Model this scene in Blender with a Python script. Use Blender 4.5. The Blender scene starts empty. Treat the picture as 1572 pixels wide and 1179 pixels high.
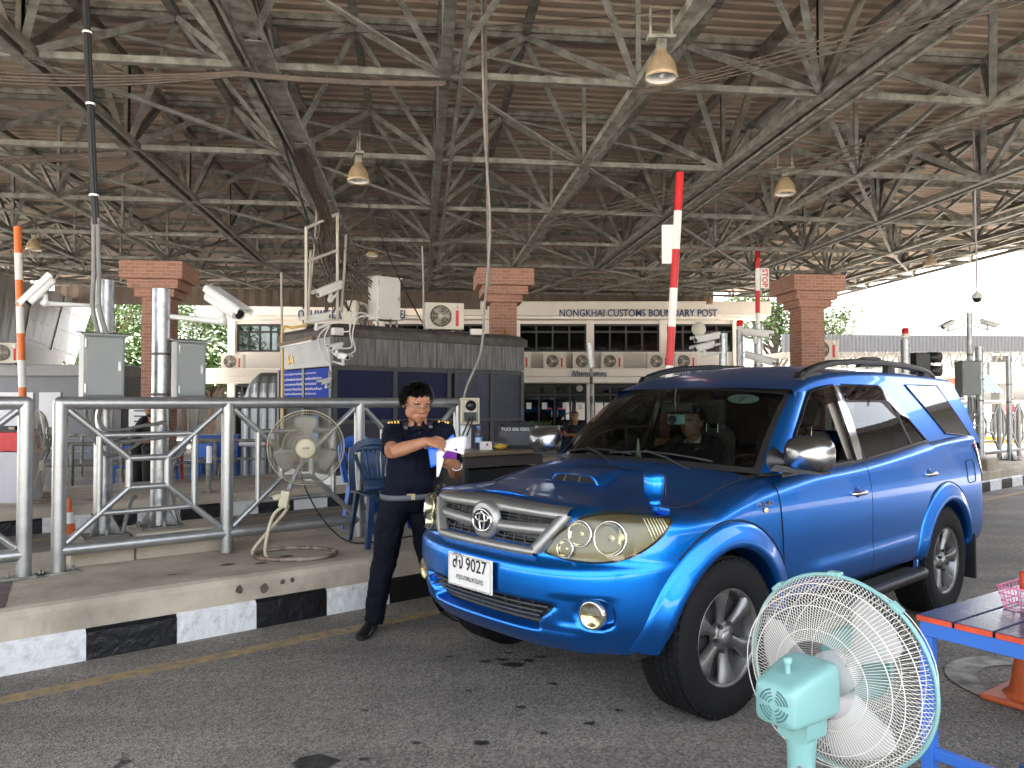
import bpy, math, random
from mathutils import Vector, Matrix, Euler
random.seed(7)
rad = math.radians
sc = bpy.context.scene
# ------------------------------------------------------------------ camera
EYE, FOC, CU, HV = 1.53, 1181.0, 786.0, 617.0          # eye height, focal length and horizon of the photograph (px of 1572x1179)
PITCH = math.atan((HV - 589.5) / FOC)
cd = bpy.data.cameras.new('camera'); cam = bpy.data.objects.new('camera', cd); sc.collection.objects.link(cam)
cd.sensor_width = 36.0; cd.lens = 36.0 * FOC / 1572.0; cd.clip_start = .05; cd.clip_end = 3000
cam.location = (0, 0, EYE); cam.rotation_euler = (rad(90) + PITCH, 0, 0)
sc.camera = cam
# ------------------------------------------------------------------ light
SUN_EL, SUN_AZ = rad(62), rad(8)                       # high hazy sun ahead; the canopy shades the lanes
w = bpy.data.worlds.new('World'); sc.world = w; w.use_nodes = True
nt = w.node_tree; bg = nt.nodes['Background']
sky = nt.nodes.new('ShaderNodeTexSky'); sky.sky_type = 'NISHITA'; sky.sun_disc = False
sky.sun_elevation = SUN_EL; sky.sun_rotation = SUN_AZ; sky.air_density = 1.0; sky.dust_density = 6.0; sky.ozone_density = 0.6
hs = nt.nodes.new('ShaderNodeHueSaturation'); hs.inputs['Saturation'].default_value = .45      # haze
nt.links.new(sky.outputs[0], hs.inputs['Color']); nt.links.new(hs.outputs[0], bg.inputs['Color']); bg.inputs['Strength'].default_value = .15
ld = bpy.data.lights.new('sun', 'SUN'); ld.energy = 4.2; ld.angle = rad(3); ld.color = (1, .95, .88)
lo = bpy.data.objects.new('sun', ld); sc.collection.objects.link(lo)
sd = Vector((math.sin(SUN_AZ) * math.cos(SUN_EL), math.cos(SUN_AZ) * math.cos(SUN_EL), math.sin(SUN_EL)))
lo.rotation_euler = sd.to_track_quat('Z', 'Y').to_euler(); lo.location = (0, 0, 40)
sc.view_settings.view_transform = 'Standard'; sc.view_settings.look = 'None'
sc.view_settings.exposure = 3.5; sc.view_settings.gamma = 1
sc.cycles.use_denoising = True; sc.cycles.max_bounces = 8; sc.cycles.diffuse_bounces = 4; sc.cycles.glossy_bounces = 4
sc.cycles.transparent_max_bounces = 24; sc.cycles.transmission_bounces = 6; sc.cycles.sample_clamp_indirect = 6
sc.cycles.caustics_reflective = False; sc.cycles.caustics_refractive = False
# ------------------------------------------------------------------ measuring: a pixel of the photograph -> a point of the place
_cp, _sp = math.cos(PITCH), math.sin(PITCH)
def ray(u, v):
    x, y, z = (u - CU) / FOC, 1.0, (589.5 - v) / FOC
    return Vector((x, y * _cp - z * _sp, y * _sp + z * _cp))
def atz(u, v, z=0.0):
    d = ray(u, v); k = (z - EYE) / d.z; return Vector((d.x * k, d.y * k, z))
def aty(u, v, Y):
    d = ray(u, v); k = Y / d.y; return Vector((d.x * k, Y, EYE + d.z * k))
DX, DY = .7782, .6280                                  # road direction
def RP(s, t, z=0.0): return Vector((s * DX - t * DY, s * DY + t * DX, z))
ROAD = Matrix(((DX, -DY, 0, 0), (DY, DX, 0, 0), (0, 0, 1, 0), (0, 0, 0, 1)))
ROADYAW = math.atan2(DY, DX)
def s_at(u, t):
    k = (u - CU) / FOC
    return (DX * t * k + DY * t) / (DX - DY * k)
RYAW = rad(6.8)
RL, RR = Vector((math.cos(RYAW), math.sin(RYAW), 0)), Vector((-math.sin(RYAW), math.cos(RYAW), 0))
def RF(a, b, z=0.0): return RL * a + RR * b + Vector((0, 0, z))
# ------------------------------------------------------------------ objects
C = sc.collection
def tag(o, label=None, cat=None, group=None, kind=None):
    if label: o['label'] = label
    if cat: o['category'] = cat
    if group: o['group'] = group
    if kind: o['kind'] = kind
    return o
def thing(name, label, cat, loc=(0, 0, 0), rz=0.0, group=None):
    o = bpy.data.objects.new(name, None); C.objects.link(o); o.empty_display_size = .2
    o.location = loc; o.rotation_euler = (0, 0, rz)
    return tag(o, label, cat, group)
def children(o): return [c for c in bpy.data.objects if c.parent == o]
def dup(o, label=None, loc=None, rz=None, parent=None, group=None):
    c = o.copy(); C.objects.link(c)
    if parent: c.parent = parent
    if label: c['label'] = label
    if group: c['group'] = group
    if loc is not None: c.location = loc
    if rz is not None: c.rotation_euler = (0, 0, rz)
    for ch in children(o): dup(ch, parent=c)
    return c
class MB:
    def __init__(s, M=None): s.v = []; s.f = []; s.mi = []; s.M = M; s.cur = 0; s.sm = []; s.smooth = False
    def add(s, vs, fs, sm=None):
        o = len(s.v)
        for p in vs:
            p = Vector(p); s.v.append(s.M @ p if s.M is not None else p)
        for f in fs: s.f.append([i + o for i in f]); s.mi.append(s.cur); s.sm.append(s.smooth if sm is None else sm)
    def box(s, c, d, R=None):
        x, y, z = d[0] / 2, d[1] / 2, d[2] / 2; c = Vector(c)
        vs = [Vector((sx * x, sy * y, sz * z)) for sz in (-1, 1) for sy in (-1, 1) for sx in (-1, 1)]
        if R is not None: vs = [R @ p for p in vs]
        s.add([c + p for p in vs], [(0, 2, 3, 1), (4, 5, 7, 6), (0, 1, 5, 4), (2, 6, 7, 3), (0, 4, 6, 2), (1, 3, 7, 5)], False)
    def bbox(s, a, b):
        s.box([(a[i] + b[i]) / 2 for i in range(3)], [abs(b[i] - a[i]) for i in range(3)])
    def bar(s, p, q, w, h=None, up=(0, 0, 1)):
        p, q = Vector(p), Vector(q); h = h or w; d = q - p; L = d.length
        if L < 1e-6: return
        d /= L; up = Vector(up)
        if abs(d.dot(up)) > .98: up = Vector((1, 0, 0)) if abs(d.x) < .9 else Vector((0, 1, 0))
        x = d.cross(up).normalized(); z = x.cross(d)
        R = Matrix((x, d, z)).transposed()
        s.box((p + q) / 2, (w, L, h), R)
    def angle(s, p, q, w, t=.008, up=(0, 0, 1), flip=1):      # L section: two thin legs
        p, q = Vector(p), Vector(q); d = (q - p).normalized(); up = Vector(up)
        if abs(d.dot(up)) > .98: up = Vector((1, 0, 0)) if abs(d.x) < .9 else Vector((0, 1, 0))
        x = d.cross(up).normalized() * flip; z = (x.cross(d)).normalized() * flip
        pts = [(0, 0), (w, 0), (w, t), (t, t), (t, w), (0, w)]
        vs = [e + x * (a - w / 2) + z * (b - w / 2) for e in (p, q) for a, b in pts]; n = 6
        s.add(vs, [(i, (i + 1) % n, n + (i + 1) % n, n + i) for i in range(n)] + [tuple(range(n))[::-1], tuple(range(n, 2 * n))], False)
    def tube(s, pts, r, seg=8, closed=False, cap=True):
        pts = [Vector(p) for p in pts]; n = len(pts); rs = r if isinstance(r, (list, tuple)) else [r] * n
        t0 = None; rings = []
        for i, p in enumerate(pts):
            a = pts[(i - 1) % n] if (closed or i) else p; b = pts[(i + 1) % n] if (closed or i < n - 1) else p
            t = (b - a)
            t = t.normalized() if t.length > 1e-9 else Vector((0, 0, 1))
            if t0 is None:
                x = t.orthogonal().normalized()
            else:
                x = x - t * x.dot(t)
                x = x.normalized() if x.length > 1e-6 else t.orthogonal().normalized()
            t0 = t; y = t.cross(x)
            rings.append([p + (x * math.cos(2 * math.pi * k / seg) + y * math.sin(2 * math.pi * k / seg)) * rs[i] for k in range(seg)])
        vs = [q for rg in rings for q in rg]; fs = []
        m = n if closed else n - 1
        for i in range(m):
            j = (i + 1) % n
            fs += [(i * seg + k, i * seg + (k + 1) % seg, j * seg + (k + 1) % seg, j * seg + k) for k in range(seg)]
        s.add(vs, fs, True)
        if cap and not closed: s.add(rings[0], [tuple(range(seg))[::-1]], False); s.add(rings[-1], [tuple(range(seg))], False)
    def cyl(s, p, q, r, r2=None, seg=16): s.tube([p, q], [r, r if r2 is None else r2], seg)
    def lathe(s, prof, c=(0, 0, 0), ax=(0, 0, 1), seg=24, sm=True, sx=1.0):   # prof: (radius, height) pairs
        ax = Vector(ax).normalized(); c = Vector(c); x = ax.orthogonal().normalized() if abs(ax.z) < .99 else Vector((1, 0, 0)); y = ax.cross(x)
        vs = []; n = len(prof)
        for r, h in prof:
            for k in range(seg):
                a = 2 * math.pi * k / seg; vs.append(c + ax * h + (x * math.cos(a) * sx + y * math.sin(a)) * max(r, 1e-4))
        s.add(vs, [(i * seg + k, i * seg + (k + 1) % seg, (i + 1) * seg + (k + 1) % seg, (i + 1) * seg + k) for i in range(n - 1) for k in range(seg)], sm)
    def prism(s, poly, h, T=None, sm=False):                   # poly in local xy, extruded 0..h along local z
        n = len(poly); T = T or Matrix.Identity(4)
        vs = [T @ Vector((a, b, 0)) for a, b in poly] + [T @ Vector((a, b, h)) for a, b in poly]
        s.add(vs, [tuple(range(n))[::-1], tuple(range(n, 2 * n))], False)
        s.add(vs, [(i, (i + 1) % n, n + (i + 1) % n, n + i) for i in range(n)], sm)
    def grid(s, fn, nu, nv, sm=True, closeu=False, flip=False):
        vs = [fn(i / (nu if closeu else nu - 1), j / (nv - 1)) for i in range(nu) for j in range(nv)]; fs = []
        for i in range(nu if closeu else nu - 1):
            k = (i + 1) % nu
            for j in range(nv - 1):
                f = (i * nv + j, k * nv + j, k * nv + j + 1, i * nv + j + 1)
                fs.append(f[::-1] if flip else f)
        s.add(vs, fs, sm)
    def loft(s, rings, cap=True, sm=True, closed=True):
        n = len(rings[0]); m = len(rings)
        fs = [(i * n + k, i * n + (k + 1) % n, (i + 1) * n + (k + 1) % n, (i + 1) * n + k) for i in range(m - 1) for k in range(n if closed else n - 1)]
        vs = [p for r in rings for p in r]; s.add(vs, fs, sm)
        if cap: s.add(rings[0], [tuple(range(n))[::-1]], False); s.add(rings[-1], [tuple(range(n))], False)
    def ball(s, c, r, seg=12, rg=8):
        r = r if isinstance(r, (tuple, list)) else (r, r, r); c = Vector(c)
        s.grid(lambda a, b: c + Vector((r[0] * math.cos(2 * math.pi * a) * math.sin(math.pi * b), r[1] * math.sin(2 * math.pi * a) * math.sin(math.pi * b), -r[2] * math.cos(math.pi * b))), seg, rg, closeu=True)
    def each(s, name, mats, parent=None, **kw):                 # every loose piece becomes an object of its own
        n = len(s.v); par = list(range(n))
        def root(i):
            while par[i] != i: par[i] = par[par[i]]; i = par[i]
            return i
        key = {}
        for i, p in enumerate(s.v):
            k = (round(p.x, 5), round(p.y, 5), round(p.z, 5)); par[i] = root(key.setdefault(k, i))
        for f in s.f:
            r = root(f[0])
            for i in f[1:]: par[root(i)] = r
        gr = {}
        for k, f in enumerate(s.f): gr.setdefault(root(f[0]), []).append(k)
        out = []
        for ks in gr.values():
            mb = MB(); mp = {}
            for k in ks:
                g = []
                for i in s.f[k]:
                    if i not in mp: mp[i] = len(mb.v); mb.v.append(s.v[i])
                    g.append(mp[i])
                mb.f.append(g); mb.mi.append(s.mi[k]); mb.sm.append(s.sm[k])
            out.append(mb.build(name, mats, parent, **kw))
        return out
    def build(s, name, mats, parent=None, bevel=0, bseg=2, sub=0, solid=0, weld=0):
        me = bpy.data.meshes.new(name); me.from_pydata([tuple(p) for p in s.v], [], s.f)
        mats = mats if isinstance(mats, (list, tuple)) else [mats]
        for m in mats: me.materials.append(m)
        if len(me.polygons) == len(s.f):
            me.polygons.foreach_set('material_index', s.mi); me.polygons.foreach_set('use_smooth', s.sm)
        me.update()
        o = bpy.data.objects.new(name, me); C.objects.link(o)
        if parent: o.parent = parent
        if weld:
            md = o.modifiers.new('weld', 'WELD'); md.merge_threshold = weld
        if solid:
            md = o.modifiers.new('solid', 'SOLIDIFY'); md.thickness = solid; md.offset = -1
        if bevel:
            md = o.modifiers.new('bevel', 'BEVEL'); md.width = bevel; md.segments = bseg; md.limit_method = 'ANGLE'; md.angle_limit = rad(40)
        if sub:
            md = o.modifiers.new('sub', 'SUBSURF'); md.levels = sub; md.render_levels = sub
        return o
def wallM(p, yaw, tilt=90):                                   # text frame: local x along yaw, local y up, facing the viewer's side
    return Matrix.Translation(Vector(p)) @ Matrix.Rotation(yaw, 4, 'Z') @ Matrix.Rotation(rad(tilt), 4, 'X')
def mesh_text(name, body, width, height, M, mt, parent, ext=.002, bold=.0):
    """text as a mesh scaled to width x height (height of the letters' box), lower left corner at the frame's origin"""
    cu = bpy.data.curves.new('t', 'FONT'); cu.body = body; cu.size = 1; cu.extrude = .0; cu.resolution_u = 3; cu.offset = bold
    o = bpy.data.objects.new('t', cu); C.objects.link(o); bpy.context.view_layer.update()
    dg = bpy.context.evaluated_depsgraph_get(); me = bpy.data.meshes.new_from_object(o.evaluated_get(dg))
    bpy.data.objects.remove(o); bpy.data.curves.remove(cu)
    if not me.vertices: return None
    xs = [v.co.x for v in me.vertices]; ys = [v.co.y for v in me.vertices]
    kx, ky = width / (max(xs) - min(xs)), height / (max(ys) - min(ys)); x0, y0 = min(xs), min(ys)
    mb = MB(M); fl = [tuple(p.vertices) for p in me.polygons]; n = len(me.vertices)
    co = [((v.co.x - x0) * kx, (v.co.y - y0) * ky) for v in me.vertices]
    mb.add([(a, b, ext) for a, b in co], fl)
    from collections import Counter
    ec_ = Counter(); dirs = {}
    for f in fl:
        for i in range(len(f)):
            a, b = f[i], f[(i + 1) % len(f)]; ec_[(min(a, b), max(a, b))] += 1; dirs[(min(a, b), max(a, b))] = (a, b)
    if ext > .004:
        side = [dirs[e] for e, c in ec_.items() if c == 1]
        mb.add([(a, b, ext) for a, b in co] + [(a, b, 0) for a, b in co], [(b, a, a + n, b + n) for a, b in side])
    bpy.data.meshes.remove(me)
    return mb.build(name, mt, parent)
# ------------------------------------------------------------------ materials
_mats = {}
def mat(name, col, rough=.5, metal=0.0, var=0.0, vscale=4.0, bump=0.0, bscale=40.0, col2=None, spec=.5, coat=0.0, alpha=None, trans=0.0, stretch=None, emit=None, detail=4, ramp=(.35, .65)):
    if name in _mats: return _mats[name]
    m = bpy.data.materials.new(name); m.use_nodes = True; n = m.node_tree.nodes; l = m.node_tree.links; b = n['Principled BSDF']
    b.inputs['Base Color'].default_value = (*col, 1); b.inputs['Roughness'].default_value = rough; b.inputs['Metallic'].default_value = metal
    b.inputs['Specular IOR Level'].default_value = spec; b.inputs['Coat Weight'].default_value = coat; b.inputs['Coat Roughness'].default_value = .03
    if trans: b.inputs['Transmission Weight'].default_value = trans
    if alpha is not None: b.inputs['Alpha'].default_value = alpha
    if emit: b.inputs['Emission Color'].default_value = (*emit[0], 1); b.inputs['Emission Strength'].default_value = emit[1]
    if var or bump or col2:
        tc = n.new('ShaderNodeTexCoord'); mp = n.new('ShaderNodeMapping'); l.new(tc.outputs['Object'], mp.inputs[0])
        if stretch: mp.inputs['Scale'].default_value = stretch
    if var or col2:
        t = n.new('ShaderNodeTexNoise'); t.inputs['Scale'].default_value = vscale; t.inputs['Detail'].default_value = detail; t.inputs['Roughness'].default_value = .62
        l.new(mp.outputs[0], t.inputs['Vector'])
        r = n.new('ShaderNodeValToRGB'); r.color_ramp.elements[0].position = ramp[0]; r.color_ramp.elements[1].position = ramp[1]
        c2 = col2 if col2 else tuple(max(0, c * (1 - var)) for c in col); c1 = col if col2 else tuple(min(1, c * (1 + var)) for c in col)
        r.color_ramp.elements[0].color = (*c2, 1); r.color_ramp.elements[1].color = (*c1, 1)
        l.new(t.outputs['Fac'], r.inputs[0]); l.new(r.outputs[0], b.inputs['Base Color'])
        mr = n.new('ShaderNodeMapRange'); mr.inputs[3].default_value = max(0, rough - .1); mr.inputs[4].default_value = min(1, rough + .1)
        l.new(t.outputs['Fac'], mr.inputs[0]); l.new(mr.outputs[0], b.inputs['Roughness'])
    if bump:
        t = n.new('ShaderNodeTexNoise'); t.inputs['Scale'].default_value = bscale; t.inputs['Detail'].default_value = 5
        l.new(mp.outputs[0], t.inputs['Vector'])
        bp = n.new('ShaderNodeBump'); bp.inputs['Strength'].default_value = bump; bp.inputs['Distance'].default_value = .02
        l.new(t.outputs['Fac'], bp.inputs['Height']); l.new(bp.outputs[0], b.inputs['Normal'])
    _mats[name] = m
    return m
def asphalt():
    m = mat('asphalt', (.075, .071, .067), .82); n = m.node_tree.nodes; l = m.node_tree.links; b = n['Principled BSDF']
    tc = n.new('ShaderNodeTexCoord')
    def noise(s, d=4, r=.6):
        t = n.new('ShaderNodeTexNoise'); t.inputs['Scale'].default_value = s; t.inputs['Detail'].default_value = d; t.inputs['Roughness'].default_value = r
        l.new(tc.outputs['Object'], t.inputs['Vector']); return t
    def ramp(src, p0, p1, c0, c1):
        r = n.new('ShaderNodeValToRGB'); e = r.color_ramp.elements; e[0].position = p0; e[1].position = p1; e[0].color = (*c0, 1); e[1].color = (*c1, 1)
        l.new(src, r.inputs[0]); return r
    def mix(a, bb, t, f):
        x = n.new('ShaderNodeMixRGB'); x.blend_type = t; x.inputs[0].default_value = f; l.new(a, x.inputs[1]); l.new(bb, x.inputs[2]); return x
    vo = n.new('ShaderNodeTexVoronoi'); vo.inputs['Scale'].default_value = 85; l.new(tc.outputs['Object'], vo.inputs['Vector'])
    stones = ramp(vo.outputs['Color'], .1, .95, (.095, .09, .083), (.29, .273, .25))
    big = ramp(noise(.7, 3).outputs['Fac'], .3, .72, (.72, .71, .7), (1.25, 1.22, 1.18))
    x = mix(stones.outputs[0], big.outputs[0], 'MULTIPLY', 1)
    wet = ramp(noise(2.6, 5, .55).outputs['Fac'], .69, .72, (1, 1, 1), (.2, .19, .19))
    x2 = mix(x.outputs[0], wet.outputs[0], 'MULTIPLY', 1)
    mp = n.new('ShaderNodeMapping'); mp.inputs['Rotation'].default_value = (0, 0, -ROADYAW); mp.inputs['Scale'].default_value = (.10, 1.6, 1); l.new(tc.outputs['Object'], mp.inputs[0])
    tk = noise(1.3, 4, .6); l.new(mp.outputs[0], tk.inputs['Vector']); tr = ramp(tk.outputs['Fac'], .32, .68, (.74, .73, .72), (1.2, 1.18, 1.15)); x2 = mix(x2.outputs[0], tr.outputs[0], 'MULTIPLY', 1)
    gran = ramp(noise(60, 6, .8).outputs['Fac'], .2, .8, (.6, .6, .6), (1.45, 1.42, 1.38))
    x3 = mix(x2.outputs[0], gran.outputs[0], 'MULTIPLY', .6)
    l.new(x3.outputs[0], b.inputs['Base Color'])
    bp = n.new('ShaderNodeBump'); bp.inputs['Strength'].default_value = .9; bp.inputs['Distance'].default_value = .006
    l.new(vo.outputs['Distance'], bp.inputs['Height']); l.new(bp.outputs[0], b.inputs['Normal'])
    return m
def brick():
    m = mat('brick', (.33, .12, .075), .85); n = m.node_tree.nodes; l = m.node_tree.links; b = n['Principled BSDF']
    tc = n.new('ShaderNodeTexCoord')
    sp = n.new('ShaderNodeSeparateXYZ'); l.new(tc.outputs['Object'], sp.inputs[0])
    ad = n.new('ShaderNodeMath'); l.new(sp.outputs[0], ad.inputs[0]); l.new(sp.outputs[1], ad.inputs[1])
    cb = n.new('ShaderNodeCombineXYZ'); l.new(ad.outputs[0], cb.inputs[0]); l.new(sp.outputs[2], cb.inputs[1])
    t = n.new('ShaderNodeTexBrick'); t.inputs['Scale'].default_value = 1; t.inputs['Brick Width'].default_value = .22; t.inputs['Row Height'].default_value = .075
    t.inputs['Mortar Size'].default_value = .006; t.inputs['Color1'].default_value = (.37, .195, .145, 1); t.inputs['Color2'].default_value = (.28, .14, .10, 1); t.inputs['Mortar'].default_value = (.42, .30, .24, 1)
    l.new(cb.outputs[0], t.inputs['Vector']); l.new(t.outputs[0], b.inputs['Base Color'])
    return m
def glass(name, tint=(.8, .85, .85), dens=.35, rough=.02):
    """thin sheet: fresnel mirror over a tinted see-through layer"""
    m = bpy.data.materials.new(name); m.use_nodes = True; n = m.node_tree.nodes; l = m.node_tree.links; n.remove(n['Principled BSDF'])
    tr = n.new('ShaderNodeBsdfTransparent'); tr.inputs[0].default_value = (*[c * (1 - dens) for c in tint], 1)
    gl = n.new('ShaderNodeBsdfGlossy'); gl.inputs['Roughness'].default_value = rough
    fr = n.new('ShaderNodeLayerWeight'); fr.inputs[0].default_value = .5
    pw = n.new('ShaderNodeMath'); pw.operation = 'POWER'; pw.inputs[1].default_value = 5.0; l.new(fr.outputs['Facing'], pw.inputs[0])
    mx0 = n.new('ShaderNodeMapRange'); mx0.inputs[3].default_value = .04; mx0.inputs[4].default_value = .95; l.new(pw.outputs[0], mx0.inputs[0])
    mx = n.new('ShaderNodeMixShader'); l.new(mx0.outputs[0], mx.inputs[0]); l.new(tr.outputs[0], mx.inputs[1]); l.new(gl.outputs[0], mx.inputs[2])
    l.new(mx.outputs[0], n['Material Output'].inputs[0]); _mats[name] = m
    return m
GALV = mat('galvanised_truss', (.30, .295, .255), .62, .35, col2=(.085, .078, .062), vscale=7, detail=6, bump=.15, bscale=30, ramp=(.32, .62))
GALV_W = mat('galvanised_web', (.25, .248, .226), .62, .15, col2=(.085, .08, .066), vscale=6, detail=6, ramp=(.3, .6))
GALV_C = mat('darkened_chord', (.21, .205, .18), .65, .2, col2=(.075, .068, .055), vscale=7, detail=6, ramp=(.34, .64))  # same galvanised steel as the webs, darkened to offset front light
GALV_D = mat('rusty_truss', (.2, .18, .15), .7, .2, col2=(.075, .06, .045), vscale=5, detail=6, ramp=(.35, .65))
TUBE = mat('silver_paint_tube', (.34, .345, .34), .36, .75, var=.10, vscale=9, bump=.04, bscale=60)
ZINC = mat('zinc_pole', (.33, .34, .345), .34, .85, var=.25, vscale=14, detail=6)
GREYBOX = mat('grey_enamel', (.18, .195, .19), .45, 0, var=.06, vscale=3)
WHITE = mat('white_enamel', (.62, .62, .60), .4, 0, var=.04, vscale=4)
CREAM = mat('cream_paint', (.78, .74, .68), .75, 0, var=.06, vscale=.9, bump=.03)
WALLW = mat('white_wall', (.74, .71, .66), .8, 0, var=.06, vscale=.7)
BLACKM = mat('black_plastic', (.012, .012, .013), .42, 0)
DARKM = mat('dark_metal', (.03, .031, .033), .5, .1)
REDP = mat('red_paint', (.55, .015, .02), .4, 0, var=.1, vscale=8)
WHITEP = mat('white_paint', (.78, .77, .75), .5, 0, var=.05, vscale=6)
ORANGEP = mat('orange_paint', (.72, .17, .03), .45, 0, var=.1, vscale=8)
BLUEP = mat('blue_plastic', (.006, .03, .08), .38, 0, var=.1, vscale=6)
BLUEL = mat('bright_blue_plastic', (.01, .12, .5), .4, 0, var=.1, vscale=6)
CABLE = mat('black_cable', (.012, .012, .013), .55)
CABLEB = mat('brown_cable', (.075, .055, .045), .6, var=.3, vscale=10)
CABLEG = mat('grey_cable', (.2, .19, .17), .6, var=.2, vscale=10)
NAVY = mat('navy_sign', (.02, .06, .16), .5)
CONC = mat('concrete', (.50, .43, .335), .85, 0, col2=(.20, .165, .125), vscale=1.5, detail=12, bump=.35, bscale=30, ramp=(.24, .62))
GLASSB = glass('building_glass', (.55, .6, .62), .45)
# ================================================================== ground, lanes, islands
m = MB(); m.add([(-1500, -1500, 0), (1500, -1500, 0), (1500, 1500, 0), (-1500, 1500, 0)], [(0, 1, 2, 3)])
tag(m.build('ground', mat('pale_concrete_apron', (.48, .45, .40), .85, 0, col2=(.36, .34, .30), vscale=.5, detail=6)), kind='structure')
m = MB(); m.add([(-24, -1.2, .003), (24, -1.2, .003), (24, 29, .003), (-24, 29, .003)], [(0, 1, 2, 3)]); tag(m.build('road', asphalt()), kind='structure')
LINE_Y = mat('worn_yellow_line', (.36, .255, .12), .8, 0, col2=(.17, .14, .105), vscale=14, detail=10, ramp=(.34, .6))
m = MB(ROAD)
m.bbox((-6, 4.665, .005), (22, 4.785, .007)); m.bbox((-6, 9.9, .005), (22, 10.0, .007))
tag(m.build('lane_marking', LINE_Y), kind='structure')
KW = mat('kerb_white', (.66, .66, .64), .6, 0, col2=(.44, .43, .40), vscale=16, detail=10, bump=1.0, bscale=14, ramp=(.25, .5))
KB = mat('kerb_black', (.004, .004, .0055), .4, 0, var=.3, vscale=9, bump=.5, bscale=18)
def island(t0, t1, s0, s1, h, phase, hk=.19):
    mk = MB(ROAD); b = .51; s = s0 + (phase % (2 * b)); i = 0
    edges = [s0]
    while s < s1: edges.append(s); s += b
    edges.append(s1)
    for i in range(len(edges) - 1):
        mk.cur = i % 2
        jz = random.uniform(-.006, .006)
        for t, sg in ((t0, 1), (t1, -1)):
            a, c = edges[i] + .001, edges[i + 1] - .001
            pr = [(t, 0), (t + sg * .004, hk - .02 + jz), (t + sg * .025, hk + jz), (t + sg * .16, hk + jz), (t + sg * .16, 0)]
            n = len(pr); vs = [(a, p, q) for p, q in pr] + [(c, p, q) for p, q in pr]
            mk.add(vs, [tuple(range(n)), tuple(range(n, 2 * n))[::-1]] + [(k, (k + 1) % n, n + (k + 1) % n, n + k)[::-1] for k in range(n)])
    tag(mk.build('kerb', [KW, KB]), kind='structure')
    mc = MB(ROAD)
    pr = [(t0 + .03, .0), (t0 + .035, h - .05), (t0 + .05, h - .015), (t0 + .085, h), (t1 - .085, h), (t1 - .05, h - .015), (t1 - .035, h - .05), (t1 - .03, 0)]
    n = len(pr); ns = 60; rings = []
    for i in range(ns + 1):
        x = s0 + (s1 - s0) * i / ns; j = random.uniform(-.004, .004)
        rings.append([(x, p, q + (j if q > .1 else 0)) for p, q in pr])
    mc.loft(rings, cap=True, sm=False)
    tag(mc.build('island_pavement', CONC), kind='structure')
IH = .36
island(5.14, 7.05, -5.2, 26, IH, 1.018, .19)
island(10.42, 12.9, -3.5, 26, .30, .3, .18)
# dark joint and stains in the island concrete
ST = mat('dark_stain', (.09, .07, .055), .8, 0, var=.4, vscale=10)
m = MB(ROAD)
for (s, t, a, b) in ((.50, 5.25, .02, .03), (2.06, 5.166, .02, .03), (2.18, 5.166, .025, .03), (2.3, 5.166, .016, .02)):
    pass
m.add([(.46, 5.25, IH + .004), (.52, 5.24, IH + .004), (.64, 6.0, IH + .004), (.56, 6.0, IH + .004)], [(0, 1, 2, 3)])
m.add([(-.12, 5.25, IH + .004), (-.105, 5.25, IH + .004), (-.06, 6.9, IH + .004), (-.08, 6.9, IH + .004)], [(0, 1, 2, 3)])
for (s, t, r) in ((1.9, 5.6, .03), (2.1, 5.5, .025), (2.35, 5.62, .028), (1.5, 5.5, .02), (2.7, 5.7, .022)):
    m.add([(s + r * 2 * math.cos(k * .7) * random.uniform(.7, 1.1), t + r * math.sin(k * .7) * random.uniform(.7, 1.1), IH + .005) for k in range(9)], [tuple(range(9))])
tag(m.build('pavement_stain', ST), kind='structure')
m = MB(ROAD)
for (s, z, r) in ((1.83, .275, .03), (2.0, .255, .036), (2.13, .285, .02), (2.2, .285, .018)):
    m.add([(s + r * math.cos(k * .7) * random.uniform(.7, 1.1), 5.168, z + r * 1.1 * math.sin(k * .7) * random.uniform(.7, 1.1)) for k in range(9)], [tuple(range(9))])
tag(m.build('kerb_stain', ST), kind='structure')
WETM = mat('oil_drip', (.022, .021, .020), .5, 0, col2=(.05, .047, .044), vscale=20)
m = MB()
for (u, v, r) in ((790, 1020, .05), (770, 1012, .03), (812, 1014, .03), (745, 1015, .025), (486, 1168, .07), (740, 1140, .03), (690, 1008, .02), (830, 1008, .025), (850, 1050, .02), (560, 1090, .016), (800, 1085, .02), (720, 1060, .014), (905, 1110, .02), (640, 1140, .015), (780, 1002, .02), (950, 1090, .015), (560, 1165, .018), (835, 1125, .016)):
    p = atz(u, v, .007)
    m.add([p + Vector((r * 1.5 * math.cos(k * .5236) * random.uniform(.6, 1.15), r * math.sin(k * .5236) * random.uniform(.6, 1.15), 0)) for k in range(12)], [tuple(range(12))])
tag(m.build('oil_stain', WETM), kind='structure')
# ================================================================== canopy roof: offset double-layer frame
ZB, ZT = 4.73, 5.82
DA, DB = 1.95, 2.6
A0, B0 = .23, 7.5
na0, na1, nb0, nb1 = -7, 8, -3, 8
roof = thing('canopy_roof', 'large canopy of rusty grey steel trusses under brown corrugated sheets over the lanes', 'canopy')
DECK = mat('brown_deck', (.40, .315, .248), .75, 0, col2=(.28, .218, .17), vscale=.8, detail=6)
m = MB()
bs = []; b = B0 + (nb0 - .6) * DB
while b < B0 + (nb1 + .45) * DB:
    bs += [(b, 0), (b + .10, 0), (b + .125, .03), (b + .165, .03)]; b += .19
aL, aR = A0 + (na0 - .3) * DA, 16.0
vs = [RF(a, bb, ZT + .09 + zz) for a in (aL, aR) for bb, zz in bs]; n = len(bs)
m.add(vs, [(i, i + 1, n + i + 1, n + i) for i in range(n - 1)], False)
m.build('roof_sheet', DECK, roof)
m = MB(); rows = []
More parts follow.
